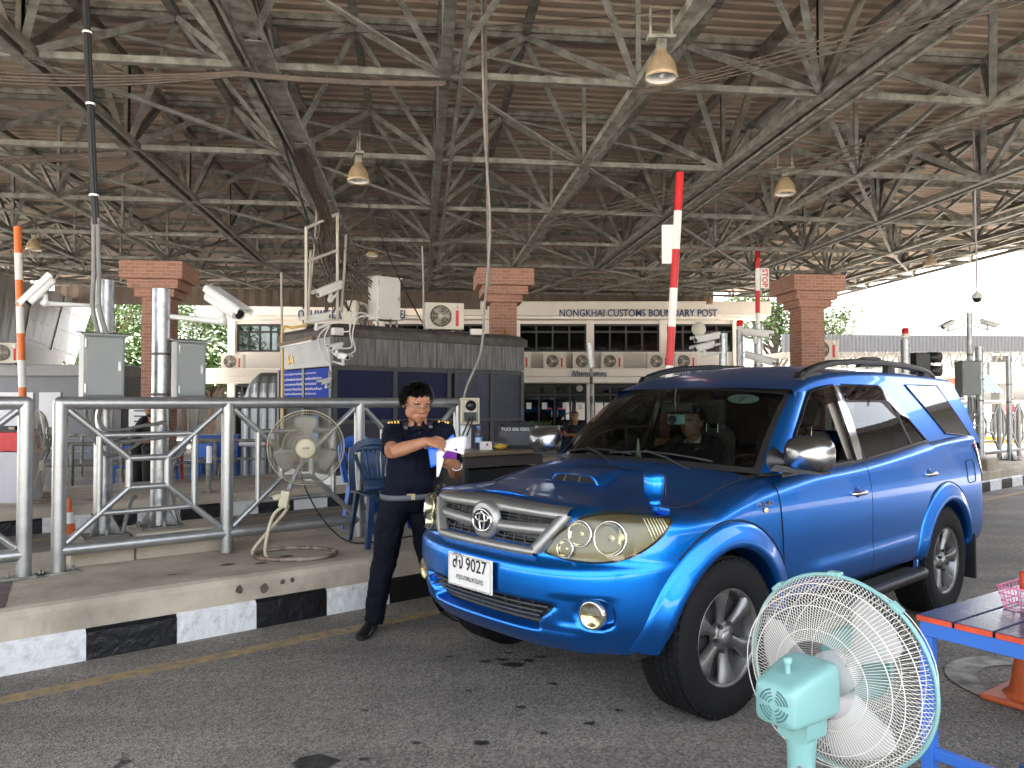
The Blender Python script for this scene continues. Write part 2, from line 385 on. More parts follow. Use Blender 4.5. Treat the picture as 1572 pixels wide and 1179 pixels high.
for k in range(121):
    a = -13 + 24.5 * k / 120; rows.append([RF(a, 29.15 + (.05 if k % 2 else 0), 5.05), RF(a, 29.15 + (.05 if k % 2 else 0), ZT + .1)])
m.loft(rows, cap=False, closed=False, sm=False); m.build('end_sheet', mat('end_sheet_brown', (.13, .10, .08), .8, var=.2, vscale=2), roof)  # deck sheet in a darker brown, offsetting the light bounced onto it
def bar_l(mb, p, q, w): mb.bar(p, q, w, w)
def rise(i, j): return (ZT - ZB - .22) * max(0, min(1, (j - 4) / 4), min(1, (i - 5) / 3))   # the frame tapers beyond the pillars and towards the open edge
Bz = lambda i, j: RF(A0 + i * DA, B0 + j * DB, ZB + rise(i, j))
Tz = lambda i, j: RF(A0 + (i + .5) * DA, B0 + (j + .52) * DB, ZT)
for j in range(nb0, nb1 + 1):                                     # lateral lines
    m = MB(); m2 = MB()
    for i in range(na0, na1): m.bar(Bz(i, j), Bz(i + 1, j), .07, .065)
    m.bar(Tz(na0, j), Tz(na1 - 1, j) + RL * .9, .06, .07)
    for i in range(na0, na1 + 1):
        for (di, dj) in ((0, 0), (-1, 0)):
            if na0 <= i + di < na1: m2.angle(Bz(i, j), Tz(i + di, j + dj), .075, .012, flip=1 if di else -1)
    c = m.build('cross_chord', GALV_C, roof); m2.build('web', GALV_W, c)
for i in range(na0, na1 + 1):                                     # lines away from the viewer
    m = MB(); m2 = MB()
    for j in range(nb0, nb1): m.bar(Bz(i, j), Bz(i, j + 1), .10, .08)
    if i < na1: m.bar(Tz(i, nb0), Tz(i, nb1), .09, .08)
    for j in range(nb0, nb1):
        for di in (0, -1):
            if na0 <= i + di < na1: m2.angle(Bz(i, j + 1), Tz(i + di, j), .07, .012, flip=-1 if di else 1)
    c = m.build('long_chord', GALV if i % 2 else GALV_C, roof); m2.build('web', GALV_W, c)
for i in (-5, -2, -1, 0, 2, 4, 6):                                    # deep girders: top chord straight above the bottom one
    m = MB(); up = Vector((0, 0, ZT - ZB - .02)); nq = 5
    m.bar(Bz(i, nb0) + up, Bz(i, 4) + up, .11, .10); m.bar(Bz(i, nb0) + RL * .16, Bz(i, 4) + RL * .16, .04, .08)
    for j in range(nb0, 4):
        m.bar(Bz(i, j), Bz(i, j) + up, .07, .05)
        mid = (Bz(i, j) + Bz(i, j + 1)) / 2 + up
        m.angle(Bz(i, j), mid, .075, .012); m.angle(Bz(i, j + 1), mid, .075, .012, flip=-1)
    m.build('girder', GALV_D if i in (-2, 2) else GALV_W, roof)
m = MB()
for i in (-1, 2):                                                 # cable trays beside the girders
    k = .12
    p, q = Bz(i, nb0) + RL * k + Vector((0, 0, -.03)), Bz(i, 4) + RL * k + Vector((0, 0, -.03))
    m.bar(p, q, .02, .06); m.bar(p + RL * .24, q + RL * .24, .02, .06)
    L = (q - p).length; d = (q - p) / L
    for s in range(int(L / .9)): m.bar(p + d * s * .9 + RL * .15, p + d * (s * .9 + .82) + RL * .12, .20, .010)
m.build('cable_tray', GALV, roof)
m = MB()                                                          # posts and sway rods
for i in range(na0, na1 + 1):
    for j in range(nb0, nb1 + 1):
        m.bar(Bz(i, j), RF(A0 + i * DA, B0 + j * DB, ZT + .05), .045, .05)
m.build('vertical', GALV_W, roof)
m = MB()
for i in range(na0, na1):
    for j in range(nb0, 5):
        if (i + j) % 2 == 0: m.angle(Bz(i, j), Bz(i + 1, j + 1), .05, .01); m.angle(Bz(i + 1, j), RF(A0 + (i + 1.5) * DA, B0 + (j + 1) * DB, ZT), .05, .01)
        else: m.angle(Tz(i, j), RF(A0 + (i + 2) * DA, B0 + (j + .5) * DB, ZB + .55 + .5 * rise(i, j)), .05, .01)
m.build('sway_rod', GALV_W, roof)
m = MB()
for j in range(nb0 * 2, nb1 * 2): m.bar(RF(aL + .2, B0 + j * DB / 2, ZT + .055), RF(aR - .1, B0 + j * DB / 2, ZT + .055), .05, .07)
m.build('purlin', GALV, roof)
m = MB()                                                          # eave channel along the open right edge, and the left one
for a in (aR - .05, aL + .05): m.bar(RF(a, B0 + (nb0 - .6) * DB, ZT + .07), RF(a, B0 + (nb1 + .4) * DB, ZT + .07), .12, .2)
m.build('eave_channel', GALV, roof)
# outriggers carrying the right hand eave
m = MB()
for j in range(-1, nb1 + 1):
    p = Bz(na1, j); q = RF(aR - .1, B0 + j * DB, ZT - .03)
    if (q - p).length > .1: m.bar(p, q, .06, .08)
m.build('outrigger', GALV, roof)
# sagging cable bundles on the frame
m = MB()
def sag(p, q, d, n=10): return [p.lerp(q, k / n) + Vector((random.uniform(-.01, .01), 0, -d * 4 * (k / n) * (1 - k / n))) for k in range(n + 1)]
for k in range(4):
    o = Vector((0, 0, -.06 - .012 * k))
    m.tube(sag(Bz(-4, 0) + o, Bz(-3, 0) + o, .02) + sag(Bz(-3, 0) + o, Bz(-1, 0) + o, .12 + .02 * k)[1:] + sag(Bz(-1, 0) + o, Bz(0, 0) + o, .03)[1:], .012, 6)
    m.tube(sag(Bz(-6, 1) + o, Bz(-2, 1) + o, .2 + .03 * k), .01, 6)
    m.tube(sag(Bz(1, 0) + o, Bz(4, -2) + o + Vector((0, 0, .5)), .1 + .05 * k), .008, 6)
    m.tube(sag(Bz(4, -1) + o, Bz(0, 3) + o, .05 + .05 * k), .008, 6)
m.build('wiring', CABLEB, roof)
# ---- brick pillars
BRICK = brick()
for a, lab in ((-5.85, 'brick pillar with stepped capital beside the two grey cabinet poles'), (1.95, 'brick pillar with stepped capital behind the dark booth roof'), (9.6, 'brick pillar with stepped capital right of the STOP boom')):
    t = thing('brick_pillar', lab, 'pillar', RF(a, 18.2, 0), RYAW, 'brick pillars carrying the canopy')
    m = MB(); m.bbox((-.3, -.3, 0), (.3, .3, 3.86)); m.build('shaft', BRICK, t, .006)
    m = MB(); m.bbox((-.42, -.42, 3.86), (.42, .42, 4.04)); m.bbox((-.53, -.53, 4.04), (.53, .53, 4.23)); m.bbox((-.66, -.66, 4.23), (.66, .66, 4.62)); m.build('capital', BRICK, t, .006)
    m = MB(); m.bbox((-.5, -.5, 4.62), (.5, .5, 4.66)); m.build('bearing_plate', DARKM, t)
    if 0 < a < 5:
        m = MB(); m.lathe([(.10, 0), (.10, .03), (.07, .06), (.05, .14), (.02, .24), (0, .32)], (-.0, -.36, 2.95), seg=10); m.build('ornament', mat('gilt', (.6, .38, .05), .35, .8), t)
# ---- high-bay lamps hanging from the frame
LAMPB = mat('tan_reflector', (.36, .27, .17), .45, .3, var=.15, vscale=10); LAMPW = mat('lamp_inside', (.72, .71, .68), .4)
lamps = [(1015, 100, 6.5, 'bell lamp under the roof, largest and nearest of all, upper right'), (550, 265, 9.6, 'bell lamp hanging left of the roof centre, above the officer'),
         (571, 385, 16.5, 'small bell lamp just above the tall white cabinet'), (1205, 285, 10.2, 'bell lamp high between the two red and white booms'),
         (52, 375, 14.6, 'bell lamp at the far left beside the orange and white boom'), (1428, 400, 17.5, 'bell lamp near the right roof edge above the open sky'),
         (1023, 385, 16.4, 'bell lamp half hidden behind the white board on the boom'), (1090, 462, 27, 'tiny bell lamp above the end of the English signboard')]
lamp0 = None
for u, v, Y, lab in lamps:
    p = aty(u, v, Y)
    if lamp0 is None:
        t = lamp0 = thing('high_bay_lamp', lab, 'ceiling lamp', p, 0, 'bell lamps under the canopy')
        m = MB(); m.lathe([(.045, .13), (.05, .10), (.085, .06), (.118, 0), (.135, -.08), (.14, -.12), (.134, -.12), (.112, -.0), (.08, .05), (.04, .09)], seg=28); m.build('lamp_shade', [LAMPB], t)
        m = MB(); m.lathe([(.128, -.108), (.108, 0), (.07, .05), (0, .06)], seg=28); m.build('reflector', LAMPW, t)
        m = MB(); m.box((0, 0, .17), (.08, .08, .09)); m.box((0, 0, .23), (.24, .11, .03)); m.bar((.09, .0, .23), (.09, 0, .5), .02); m.bar((-.09, .0, .23), (-.09, 0, .5), .02); m.build('hanger', GALV, t, .004)
        m = MB(); m.ball((0, 0, -.05), (.035, .035, .06)); m.build('bulb', WHITE, t)
    else: dup(lamp0, lab, p, random.uniform(0, 3))
# ================================================================== customs building
BY = 30.0
def bx(u, Y=BY): return (u - CU) / FOC * Y
def bz(v, Y=BY): return EYE + (HV - v) / FOC * Y
bld = thing('customs_building', 'two-storey cream office building with blue lettering on its fascia behind the lanes', 'building', (0, BY, 0))
m = MB(); X0, X1 = bx(352), bx(1132)
def wallbox(x0, x1, z0, z1, y0=0, y1=.25): m.bbox((x0, y0, z0), (x1, y1, z1))
m = MB()
wins = [(362, 432), (468, 575), (590, 690), (700, 742), (797, 901), (911, 1013), (1022, 1129)]
zt, zb = bz(497), bz(540)
m.bbox((X0, .02, bz(566)), (X1, .27, zb)); m.bbox((X0, .02, zt), (X1, .27, bz(480)))
px = X0
for a, b in wins:
    m.bbox((px, .02, zb), (bx(a), .27, zt)); px = bx(b)
m.bbox((px, .02, zb), (X1, .27, zt))
m.bbox((X0, 6, 0), (X1, 6.2, bz(480))); m.bbox((X0, .27, 0), (X0 + .2, 6, bz(566))); m.bbox((X1 - .2, .27, 0), (X1, 6, bz(480)))
m.bbox((X0, .3, 2.6), (X1, 6, 2.75)); m.bbox((X0 - .3, 0.28, bz(480)), (X1 + .3, 6.2, bz(480) + .1))
m.build('wall', WALLW, bld)
m = MB()
for u in (356, 464, 583, 696, 750, 793, 906, 1018, 1130): m.bbox((bx(u) - .14, -.12, 0), (bx(u) + .14, .018, bz(488)))
m.each('pilaster', CREAM, bld)
m = MB(); m.bbox((bx(311), -.75, bz(487)), (bx(1175), .0, bz(466))); m.bbox((bx(316), -.62, bz(492)), (bx(1170), .0, bz(487) - .002)); m.build('fascia', CREAM, bld, .02)
m = MB(); m.bbox((bx(313), -1.6, bz(580)), (bx(1140), -.13, bz(568))); m.bbox((bx(318), -1.45, bz(589)), (bx(1138), -.13, bz(580) - .002)); m.build('canopy_slab', CREAM, bld, .02)
def window(name, x0, x1, z0, z1, cols, tr, ymid=.12):
    m = MB(); w = .07
    for z in (z0 + w / 2, z1 - w / 2): m.bbox((x0, ymid - .05, z - w / 2), (x1, ymid + .05, z + w / 2))
    for k in range(cols + 1):
        x = x0 + w / 2 + (x1 - x0 - w) * k / cols; m.bbox((x - w / 2, ymid - .04, z0), (x + w / 2, ymid + .04, z1))
    if tr: m.bbox((x0, ymid - .045, tr - w / 2), (x1, ymid + .045, tr + w / 2))
    f = m.build(name, DARKM, bld)
    m = MB(); m.bbox((x0, ymid - .01, z0), (x1, ymid + .01, z1)); m.build('pane', GLASSB, f)
for a, b in wins: window('window', bx(a), bx(b), zb, zt, 4 if b - a > 60 else 2, bz(509))
for a, b in ((360, 400), (470, 578), (590, 690), (802, 901), (911, 1013), (1022, 1126)):
    window('glass_front', bx(a), bx(b), .02, bz(591), 4, bz(606), .1)
# rooms behind the glass: ceiling strips, wall units, counters
m = MB()
for a, b in wins[4:]: 
    c = (bx(a) + bx(b)) / 2; m.bbox((c - .75, .9, bz(505)), (c + .75, 1.15, bz(498.5)))
m.each('wall_air_conditioner', WHITE, bld, bevel=.03)
m = MB(); m.bbox((X0 + .3, 5.8, .02), (X1 - .3, 5.95, bz(482))); m.build('inner_wall', mat('dim_room', (.2, .21, .2), .8, var=.2, vscale=1), bld)
m = MB()
for k in range(16):
    x = random.uniform(bx(800), bx(1010)); h = random.uniform(.5, 1.5); z = random.choice((.02, 2.76)); m.bbox((x, 1.5 + k * .1, z), (x + random.uniform(.2, .5), 1.55 + k * .1 + .3, z + h))
m.each('furniture', [mat('office_furniture', (.4, .4, .38), .6, var=.5, vscale=2)], bld)
m = MB(); 
for u in (812, 836, 868, 890, 932, 955): m.bbox((bx(u) - .1, .075, bz(628)), (bx(u) + .1, .082, bz(618)))
m.each('notice', WHITEP, bld)
m = MB()
for u in (843, 860): m.bbox((bx(u) - .1, .076, bz(628.6)), (bx(u) + .1, .083, bz(626)))
m.each('door_sticker', REDP, bld)
m = MB()
for u in (847, 856): m.tube([(bx(u), .04, bz(640)), (bx(u), -.0, bz(638)), (bx(u), -.0, bz(633)), (bx(u), .04, bz(631))], .02, 6)
m.each('door_handle', ZINC, bld)
def btext(name, body, u0, u1, vb, cap, y, sc_):
    Y = BY + y
    mesh_text(name, body, bx(u1, Y) - bx(u0, Y), cap / FOC * Y, Matrix.Translation((bx(u0, Y), y, bz(vb, Y))) @ Matrix.Rotation(rad(90), 4, 'X'), NAVY, bld, .03, .012)
btext('lettering', 'NONGKHAI CUSTOMS BOUNDARY POST', 859, 1102, 486, 11.5, -.775, 1)
btext('lettering', 'ด่านพรมแดนหนองคาย', 457, 622, 489, 20, -.775, 1)
btext('lettering', 'ที่ทำการศุลกากร', 878, 931, 581, 12.5, -1.625, 1)
btext('lettering', 'CUSTOMS OFFICE', 1030, 1106, 575.5, 7.5, -1.625, 1)
m = MB(); m.lathe([(.28, 0), (.28, .02), (.0, .02)], (bx(1073), -.01, bz(505)), (0, -1, 0)); m.lathe([(.13, 0), (.13, .02), (.0, .02)], (bx(890), .03, bz(596)), (0, -1, 0)); m.each('emblem', mat('emblem_pale', (.5, .5, .46), .6), bld)
# ---- outdoor air conditioner units on the ledge
FANB = mat('condenser_fan', (.10, .085, .07), .6); ACM = mat('condenser_case', (.62, .59, .52), .5, var=.05, vscale=3)
ac0 = None
def condenser(p, lab, rz=0, sc_=1.0, group='condensers along the ledge'):
    global ac0
    if ac0 is not None:
        o = dup(ac0, lab, p, rz); o.scale = (sc_,) * 3; o['group'] = group; return o
    t = ac0 = thing('outdoor_condenser', lab, 'air conditioner', p, rz, group); t.scale = (sc_,) * 3
    m = MB(); m.bbox((-.42, -.15, .05), (.42, .15, .62)); m.build('case', ACM, t, .015)
    m = MB(); m.lathe([(.235, -.151), (.235, -.17), (.215, -.17), (.21, -.155), (0, -.155)], (-.08, 0, .335), (0, 1, 0), 32); m.build('fan_shroud', FANB, t)
    m = MB()
    for k in range(3):
        a = k * 2.094; q = [(-.08 + r * math.cos(a + w_), -.16 - .006 * (w_ > 0), .335 + r * math.sin(a + w_)) for r, w_ in ((.05, -.4), (.2, -.35), (.2, .45), (.05, .4))]; m.add(q, [(0, 1, 2, 3)])
    m.build('blade', mat('blade_grey', (.28, .25, .21), .5), t)
    m = MB(); m.lathe([(.0, -.19), (.05, -.188), (.055, -.16)], (-.08, 0, .335), (0, 1, 0), 16)
    for r in (.08, .13, .18, .225): m.tube([(-.08 + r * math.cos(k * .2618), -.178, .335 + r * math.sin(k * .2618)) for k in range(24)], .004, 4, True)
    for k in range(8): m.bar((-.08, -.176, .335), (-.08 + .225 * math.cos(k * .785), -.176, .335 + .225 * math.sin(k * .785)), .006)
    m.build('guard', mat('guard_cream', (.55, .52, .45), .5), t)
    m = MB(); m.bbox((.24, -.153, .12), (.31, -.148, .46)); m.build('red_label', REDP, t)
    m = MB(); m.lathe([(.045, 0), (.045, .006), (0, .006)], (.275, -.15, .53), (0, -1, 0), 12); m.build('badge', WHITEP, t)
    m = MB()
    for x in (-.3, .3): m.bbox((x - .04, -.17, 0), (x + .04, .17, .05))
    m.each('foot', DARKM, t)
    return t
zled = bz(568) + .002
for u, lab in ((797, 'condenser half hidden by the dark booth edge, first on the ledge'), (851, 'condenser on the ledge, second from the dark booth'), (896, 'condenser on the ledge behind the slim grey post'), (939, 'condenser on the ledge under the middle upstairs window'), (1010, 'condenser on the ledge just left of the big boom'), (1052, 'condenser on the ledge just right of the big boom')):
    Y = BY - .9; condenser((bx(u, Y), Y, EYE + (HV - 568.3) / FOC * Y), lab)
Y = BY - .9; condenser((bx(358, Y), Y, EYE + (HV - 569) / FOC * Y), 'condenser on the left ledge end beside the trees')
p = aty(1261, 556, 21); condenser(p, 'condenser on a stand at the foot of the right brick pillar', 0, 1.0, 'condensers elsewhere')
m = MB(); m.bar((p.x - .3, p.y, 0), (p.x - .3, p.y, p.z), .05); m.bar((p.x + .3, p.y, 0), (p.x + .3, p.y, p.z), .05); m.bar((p.x - .4, p.y, p.z - .03), (p.x + .4, p.y, p.z - .03), .3, .05)
tag(m.build('condenser_stand', GALV), 'grey steel stand under the condenser by the right pillar', 'stand')
# ================================================================== blue off-road wagon
# local frame of the car: here x runs back from the nose, y to the car's left, z up; built into an Empty whose X points forward
def K(x, y, z): return Vector((-x, y, z))
def lerp(a, b, t): return a + (b - a) * t
def sst(a, b, x):
    t = max(0, min(1, (x - a) / (b - a))); return t * t * (3 - 2 * t)
def pw(x, pts):
    if x <= pts[0][0]: return pts[0][1]
    for (a, fa), (b, fb) in zip(pts, pts[1:]):
        if x <= b:
            t = (x - a) / (b - a); return fa + (fb - fa) * t
    return pts[-1][1]
def pws(x, pts):                                              # smooth (Catmull-Rom) through points
    n = len(pts)
    if x <= pts[0][0]: return pts[0][1]
    if x >= pts[-1][0]: return pts[-1][1]
    for i in range(n - 1):
        if x <= pts[i + 1][0]:
            x0, y0 = pts[i]; x1, y1 = pts[i + 1]; h = x1 - x0; t = (x - x0) / h
            m0 = (y1 - y0) / h if i == 0 else (y1 - pts[i - 1][1]) / (x1 - pts[i - 1][0])
            m1 = (y1 - y0) / h if i == n - 2 else (pts[i + 2][1] - y0) / (pts[i + 2][0] - x0)
            return (2 * t ** 3 - 3 * t ** 2 + 1) * y0 + (t ** 3 - 2 * t * t + t) * h * m0 + (-2 * t ** 3 + 3 * t * t) * y1 + (t ** 3 - t * t) * h * m1
PAINT = bpy.data.materials.new('blue_metallic_paint'); PAINT.use_nodes = True
_b = PAINT.node_tree.nodes['Principled BSDF']
_b.inputs['Base Color'].default_value = (.0, .175, .69, 1); _b.inputs['Metallic'].default_value = .96; _b.inputs['Roughness'].default_value = .33
_b.inputs['Coat Weight'].default_value = .55; _b.inputs['Coat Roughness'].default_value = .035; _b.inputs['Coat IOR'].default_value = 1.45
_n = PAINT.node_tree.nodes; _l = PAINT.node_tree.links
_t = _n.new('ShaderNodeTexNoise'); _t.inputs['Scale'].default_value = 2.2; _t.inputs['Detail'].default_value = 8
_tc = _n.new('ShaderNodeTexCoord'); _l.new(_tc.outputs['Object'], _t.inputs['Vector'])
_sx = _n.new('ShaderNodeSeparateXYZ'); _l.new(_tc.outputs['Object'], _sx.inputs[0])              # road dust thrown up on the sills
_mz = _n.new('ShaderNodeMapRange'); _mz.inputs[1].default_value = .35; _mz.inputs[2].default_value = .78; _mz.inputs[3].default_value = .20; _mz.inputs[4].default_value = .02; _l.new(_sx.outputs[2], _mz.inputs[0])
_t2 = _n.new('ShaderNodeTexNoise'); _t2.inputs['Scale'].default_value = 9; _t2.inputs['Detail'].default_value = 10; _t2.inputs['Roughness'].default_value = .7; _l.new(_tc.outputs['Object'], _t2.inputs['Vector'])
_mm = _n.new('ShaderNodeMath'); _mm.operation = 'MULTIPLY'; _l.new(_mz.outputs[0], _mm.inputs[0]); _l.new(_t2.outputs['Fac'], _mm.inputs[1])
_mx = _n.new('ShaderNodeMixRGB'); _mx.inputs[1].default_value = (.0, .175, .69, 1); _mx.inputs[2].default_value = (.16, .17, .18, 1); _l.new(_mm.outputs[0], _mx.inputs[0]); _l.new(_mx.outputs[0], _b.inputs['Base Color'])
_r = _n.new('ShaderNodeMapRange'); _r.inputs[3].default_value = .01; _r.inputs[4].default_value = .04; _l.new(_t.outputs['Fac'], _r.inputs[0]); _l.new(_r.outputs[0], _b.inputs['Coat Roughness'])
CHROME = mat('chrome', (.62, .62, .62), .08, 1.0); SATIN = mat('satin_silver', (.30, .30, .29), .40, .8, var=.06, vscale=6)
TRIM = mat('black_trim', (.012, .012, .013), .38); RUB = mat('tyre_rubber', (.0065, .0065, .0068), .75, spec=.2, bump=.04, bscale=90); GAP = mat('shut_gap', (.003, .003, .004), .8)
LINER = mat('wheel_liner', (.008, .008, .008), .9); CABIN = mat('cabin_dark', (.02, .019, .018), .8)
WSG = glass('windscreen_glass', (.78, .95, .90), .60); TINT = glass('dark_tinted_glass', (.5, .55, .55), .80); LENS = glass('lamp_lens', (.95, .91, .74), .06)
CAR_L, NA, NW, NB = 4.695, .78, 2.7, .42
def noseX(z):   # how far the nose sits back at height z, centre line
    return pws(z, [(.36, .15), (.42, .085), (.50, .03), (.58, .008), (.70, .0), (.775, .012), (.80, .05), (.86, .065), (.95, .095), (1.04, .135), (1.10, .22)])
def tailX(z): return pws(z, [(.40, .10), (.50, .02), (.66, .0), (.74, .03), (.80, .085), (1.0, .10), (1.15, .12)])
def wid(x, z):
    w = pws(z, [(.36, .835), (.46, .868), (.52, .890), (.60, .899), (.72, .903), (.85, .905), (.98, .900), (1.08, .885), (1.2, .86)])
    w -= .018 * sst(2.9, 4.7, x) + .008 * (1 - sst(.6, 1.6, x))
    w += .010 * sst(.66, .60, z) * sst(1.5, 1.8, x) * sst(3.3, 3.0, x)
    return w
def belt(x): return pws(x, [(.75, 1.01), (1.0, 1.075), (1.25, 1.115), (1.5, 1.13), (2.4, 1.155), (3.5, 1.235), (4.2, 1.265), (4.7, 1.265)])
def topz(p):
    if p <= 1: return pws(p, [(0, 1.062), (.35, 1.045), (.6, 1.028), (.85, 1.018), (1, 1.018)])
    if p <= 2: return belt(lerp(NA, CAR_L - NB, p - 1))
    return belt(4.3)
def plan(p, z):
    """(x, y) of the outline of the left half at parameter p and height z"""
    if p <= 1:
        th = p * math.pi / 2; e = 2 / NW; w = wid(NA, z)
        y = w * math.sin(th) ** e; x = NA * (1 - max(0, math.cos(th)) ** e)
        return x + noseX(z) * max(0, math.cos(th)) ** .8, y
    if p <= 2:
        x = lerp(NA, CAR_L - NB, p - 1); return x, wid(x, z)
    th = (p - 2) * math.pi / 2; e = 2 / 3.4; w = wid(CAR_L - .2, z)
    return CAR_L - NB + NB * math.sin(th) ** e - tailX(z) * math.sin(th), w * max(0, math.cos(th)) ** e
def fil(p):
    return pws(p, [(0, .05), (.5, .07), (.9, .09), (1.15, .09), (1.3, .05), (2.0, .05), (3, .05)])
ZB0 = .37
def zbot(p): return pw(p, [(0, .38), (.7, .38), (.95, .44), (1.05, .47), (1.9, .47), (2.1, .45), (3, .45)])
def bodyS(p, q):
    """outer skin of the lower body: q 0 at the sill, 1 at the shoulder"""
    zt = topz(p); z0 = zbot(p); r = fil(p); z = lerp(z0, zt, q); ins = 0
    if z > zt - r:
        k = (z - (zt - r)) / r; ins = r * (1 - math.sqrt(max(0, 1 - k * k)))
    x, y = plan(p, z)
    if ins:
        x2, y2 = plan(max(p - .01, 0), z); x3, y3 = plan(min(p + .01, 3), z)
        tx, ty = x3 - x2, y3 - y2; L = math.hypot(tx, ty) or 1; nx, ny = -ty / L, tx / L      # outward (left of travel is outside)
        x -= nx * -ins * -1 if False else nx * ins; y -= ny * ins
    return x, y, z
def p_of_x(x): return 1 + (x - NA) / (CAR_L - NB - NA)
def p_of_y(y, z=.7):                                            # front arc parameter at lateral y
    w = wid(NA, z); s = min(1, abs(y) / w); return math.asin(s ** (NW / 2)) / (math.pi / 2)
def fdisp(y, z):
    """modelled relief of the bumper, pushed back (+) along x; y = |y|"""
    d = 0.0
    def box2(y0, y1, z0, z1, f=.012):
        return sst(y0 - f, y0 + f, y) * sst(y1 + f, y1 - f, y) * sst(z0 - f, z0 + f, z) * sst(z1 + f, z1 - f, z)
    yl = lerp(.40, .50, sst(.50, .63, z))
    d += .07 * box2(-9, yl, .487, .605)                          # lower intake
    d += .045 * box2(-9, lerp(.35, .50, sst(.80, 1.0, z)), .853, .995)     # grille
    rr = math.hypot((y - .655), (z - .575) * 1.0)
    d += .055 * sst(.072, .060, rr)
    sc_ = sst(.47, .52, y) * sst(.75, .70, y) * sst(.50, .535, z) * sst(.655, .64, z)
    d += .018 * sc_
    d -= .016 * sst(.485, .47, z) * sst(.62, .56, y)             # chin
    return d
XF, XR, ZW, RW = .885, 3.635, .388, .388
def in_arch(x, z, g=.0):
    return math.hypot(x - XF, z - ZW) < .47 + g or math.hypot(x - XR, z - ZW) < .47 + g
car = thing('off_road_wagon', 'bright blue four-wheel-drive wagon with bonnet scoop, roof rails and chrome mirrors stopped in the lane', 'car')
CAR_YAW = rad(41.14); CAR_P = (-.195, 3.842)
car.location = (CAR_P[0], CAR_P[1], 0); car.rotation_euler = (0, 0, CAR_YAW + math.pi)
def both(fn):
    for sg in (1, -1): fn(sg)
ps = [i / 64 for i in range(64)] + [1 + i / 110 for i in range(110)] + [2 + i / 40 for i in range(41)]
qs = [i / 54 for i in range(55)]
m = MB(); m.smooth = True
for sg in (1, -1):
    vs, fs, zz = [], [], []
    for p in ps:
        for q in qs:
            x, y, z = bodyS(p, q)
            if p <= 1: x += fdisp(y, z) * max(0, 1 - (p / .98) ** 6)
            vs.append(K(x, y * sg, z)); zz.append((x, y, z, p))
    nq = len(qs)
    for i in range(len(ps) - 1):
        for j in range(nq - 1):
            a = (i * nq + j, (i + 1) * nq + j, (i + 1) * nq + j + 1, i * nq + j + 1)
            cx = sum(zz[k][0] for k in a) / 4; cz = sum(zz[k][2] for k in a) / 4; cy = sum(zz[k][1] for k in a) / 4
            if in_arch(cx, cz) and cy > .5: continue
            fs.append(a if sg < 0 else a[::-1])
    o0 = len(m.v); m.add(vs, fs, True)
    for k in range(len(fs)):
        f = fs[k]; y = sum(zz[i][1] for i in f) / 4; z = sum(zz[i][2] for i in f) / 4; p = zz[f[0]][3]
        yl = lerp(.40, .50, sst(.50, .63, z)); mi = 0
        if p < .9 and y < yl - .004 and .494 < z < .60: mi = 1
        if p < .9 and y < lerp(.35, .50, sst(.80, 1.0, z)) - .004 and .860 < z < .99: mi = 1
        m.mi[len(m.mi) - len(fs) + k] = mi
body = m.build('body', [PAINT, TRIM], car, weld=.0008)
# ---- bonnet and cowl
def cowl_x(y): return 1.10 + .24 * (abs(y) / .78) ** 2
def hoodz(p, s):
    x, y, z = bodyS(p, 1.0)
    c = pws(x, [(.13, .0), (.22, .010), (.4, .036), (.7, .058), (1.1, .07), (1.6, .06)])
    zz = z + c * (1 - abs(s) ** 2.3)
    return x, y * s, zz
PC = p_of_x(1.36)
hp = [i / 40 for i in range(41)] + [1 + (PC - 1) * i / 24 for i in range(1, 25)]
def hood_pt(p, s):
    x, y, z = hoodz(p, s)
    lim = cowl_x(y)
    if x > .95: x = min(x, lerp(.95, lim, (x - .95) / (1.36 - .95)))
    return K(x, y, z)
m = MB(); ns = 41
vs = [hood_pt(p, -1 + 2 * k / (ns - 1)) for p in hp for k in range(ns)]
m.add(vs, [(i * ns + k, i * ns + k + 1, (i + 1) * ns + k + 1, (i + 1) * ns + k) for i in range(len(hp) - 1) for k in range(ns - 1)], True)
hood = m.build('bonnet', PAINT, car)
# bonnet shut line
m = MB()
def surfpt(p, q, off=.0):
    x, y, z = bodyS(p, q); return x, y, z
for sg in (1, -1):
    pts = []
    for k in range(30):
        p = lerp(.62, PC, k / 29); s = lerp(.93, .955, k / 29)
        v = hood_pt(p, s * sg); pts.append(v + Vector((0, 0, .0005)))
    m.tube(pts, .0035, 6)
pts = [hood_pt(.62, s / 20 * .93) + Vector((.0, 0, .001)) for s in range(-20, 21)]
m.build('shut_line', GAP, car)
# scoop
def hz(x, y):                                                  # height of the bonnet by search along p
    lo, hi = 0.0, PC
    for _ in range(40):
        mid = (lo + hi) / 2; v = hoodz(mid, 0)
        if v[0] < x: lo = mid
        else: hi = mid
    p = (lo + hi) / 2; bx_, by_, bz_ = bodyS(p, 1.0); s = min(1, abs(y) / max(by_, .01)); return hoodz(p, s)[2]
def scoop(a, b):                                               # a along 0..1 (front..rear), b across -1..1
    x = lerp(.72, 1.08, a); wdt = lerp(.185, .13, a ** 1.2); y = b * wdt
    h = .050 * (1 - sst(.12, 1.0, a)) * (1 - abs(b) ** 8) + .001
    return x, y, hz(x, y) + h
m = MB()
m.grid(lambda u, v: K(*scoop(u, v * 2 - 1)), 24, 21)
fr = [scoop(0, k / 10 - 1) for k in range(21)]
m.add([K(x + .0, y, z) for x, y, z in fr] + [K(x - .04, y * 1.03, hz(x - .04, y) + .002) for x, y, z in fr], [], False)
sc1 = m.build('bonnet_scoop', PAINT, car)
m = MB()
n = len(fr); ins = [(x - .003, y * .94, lerp(hz(x, y), z, .88)) for x, y, z in fr]; bot = [(x - .022, y * .88, hz(x - .02, y) + .012) for x, y, z in fr]
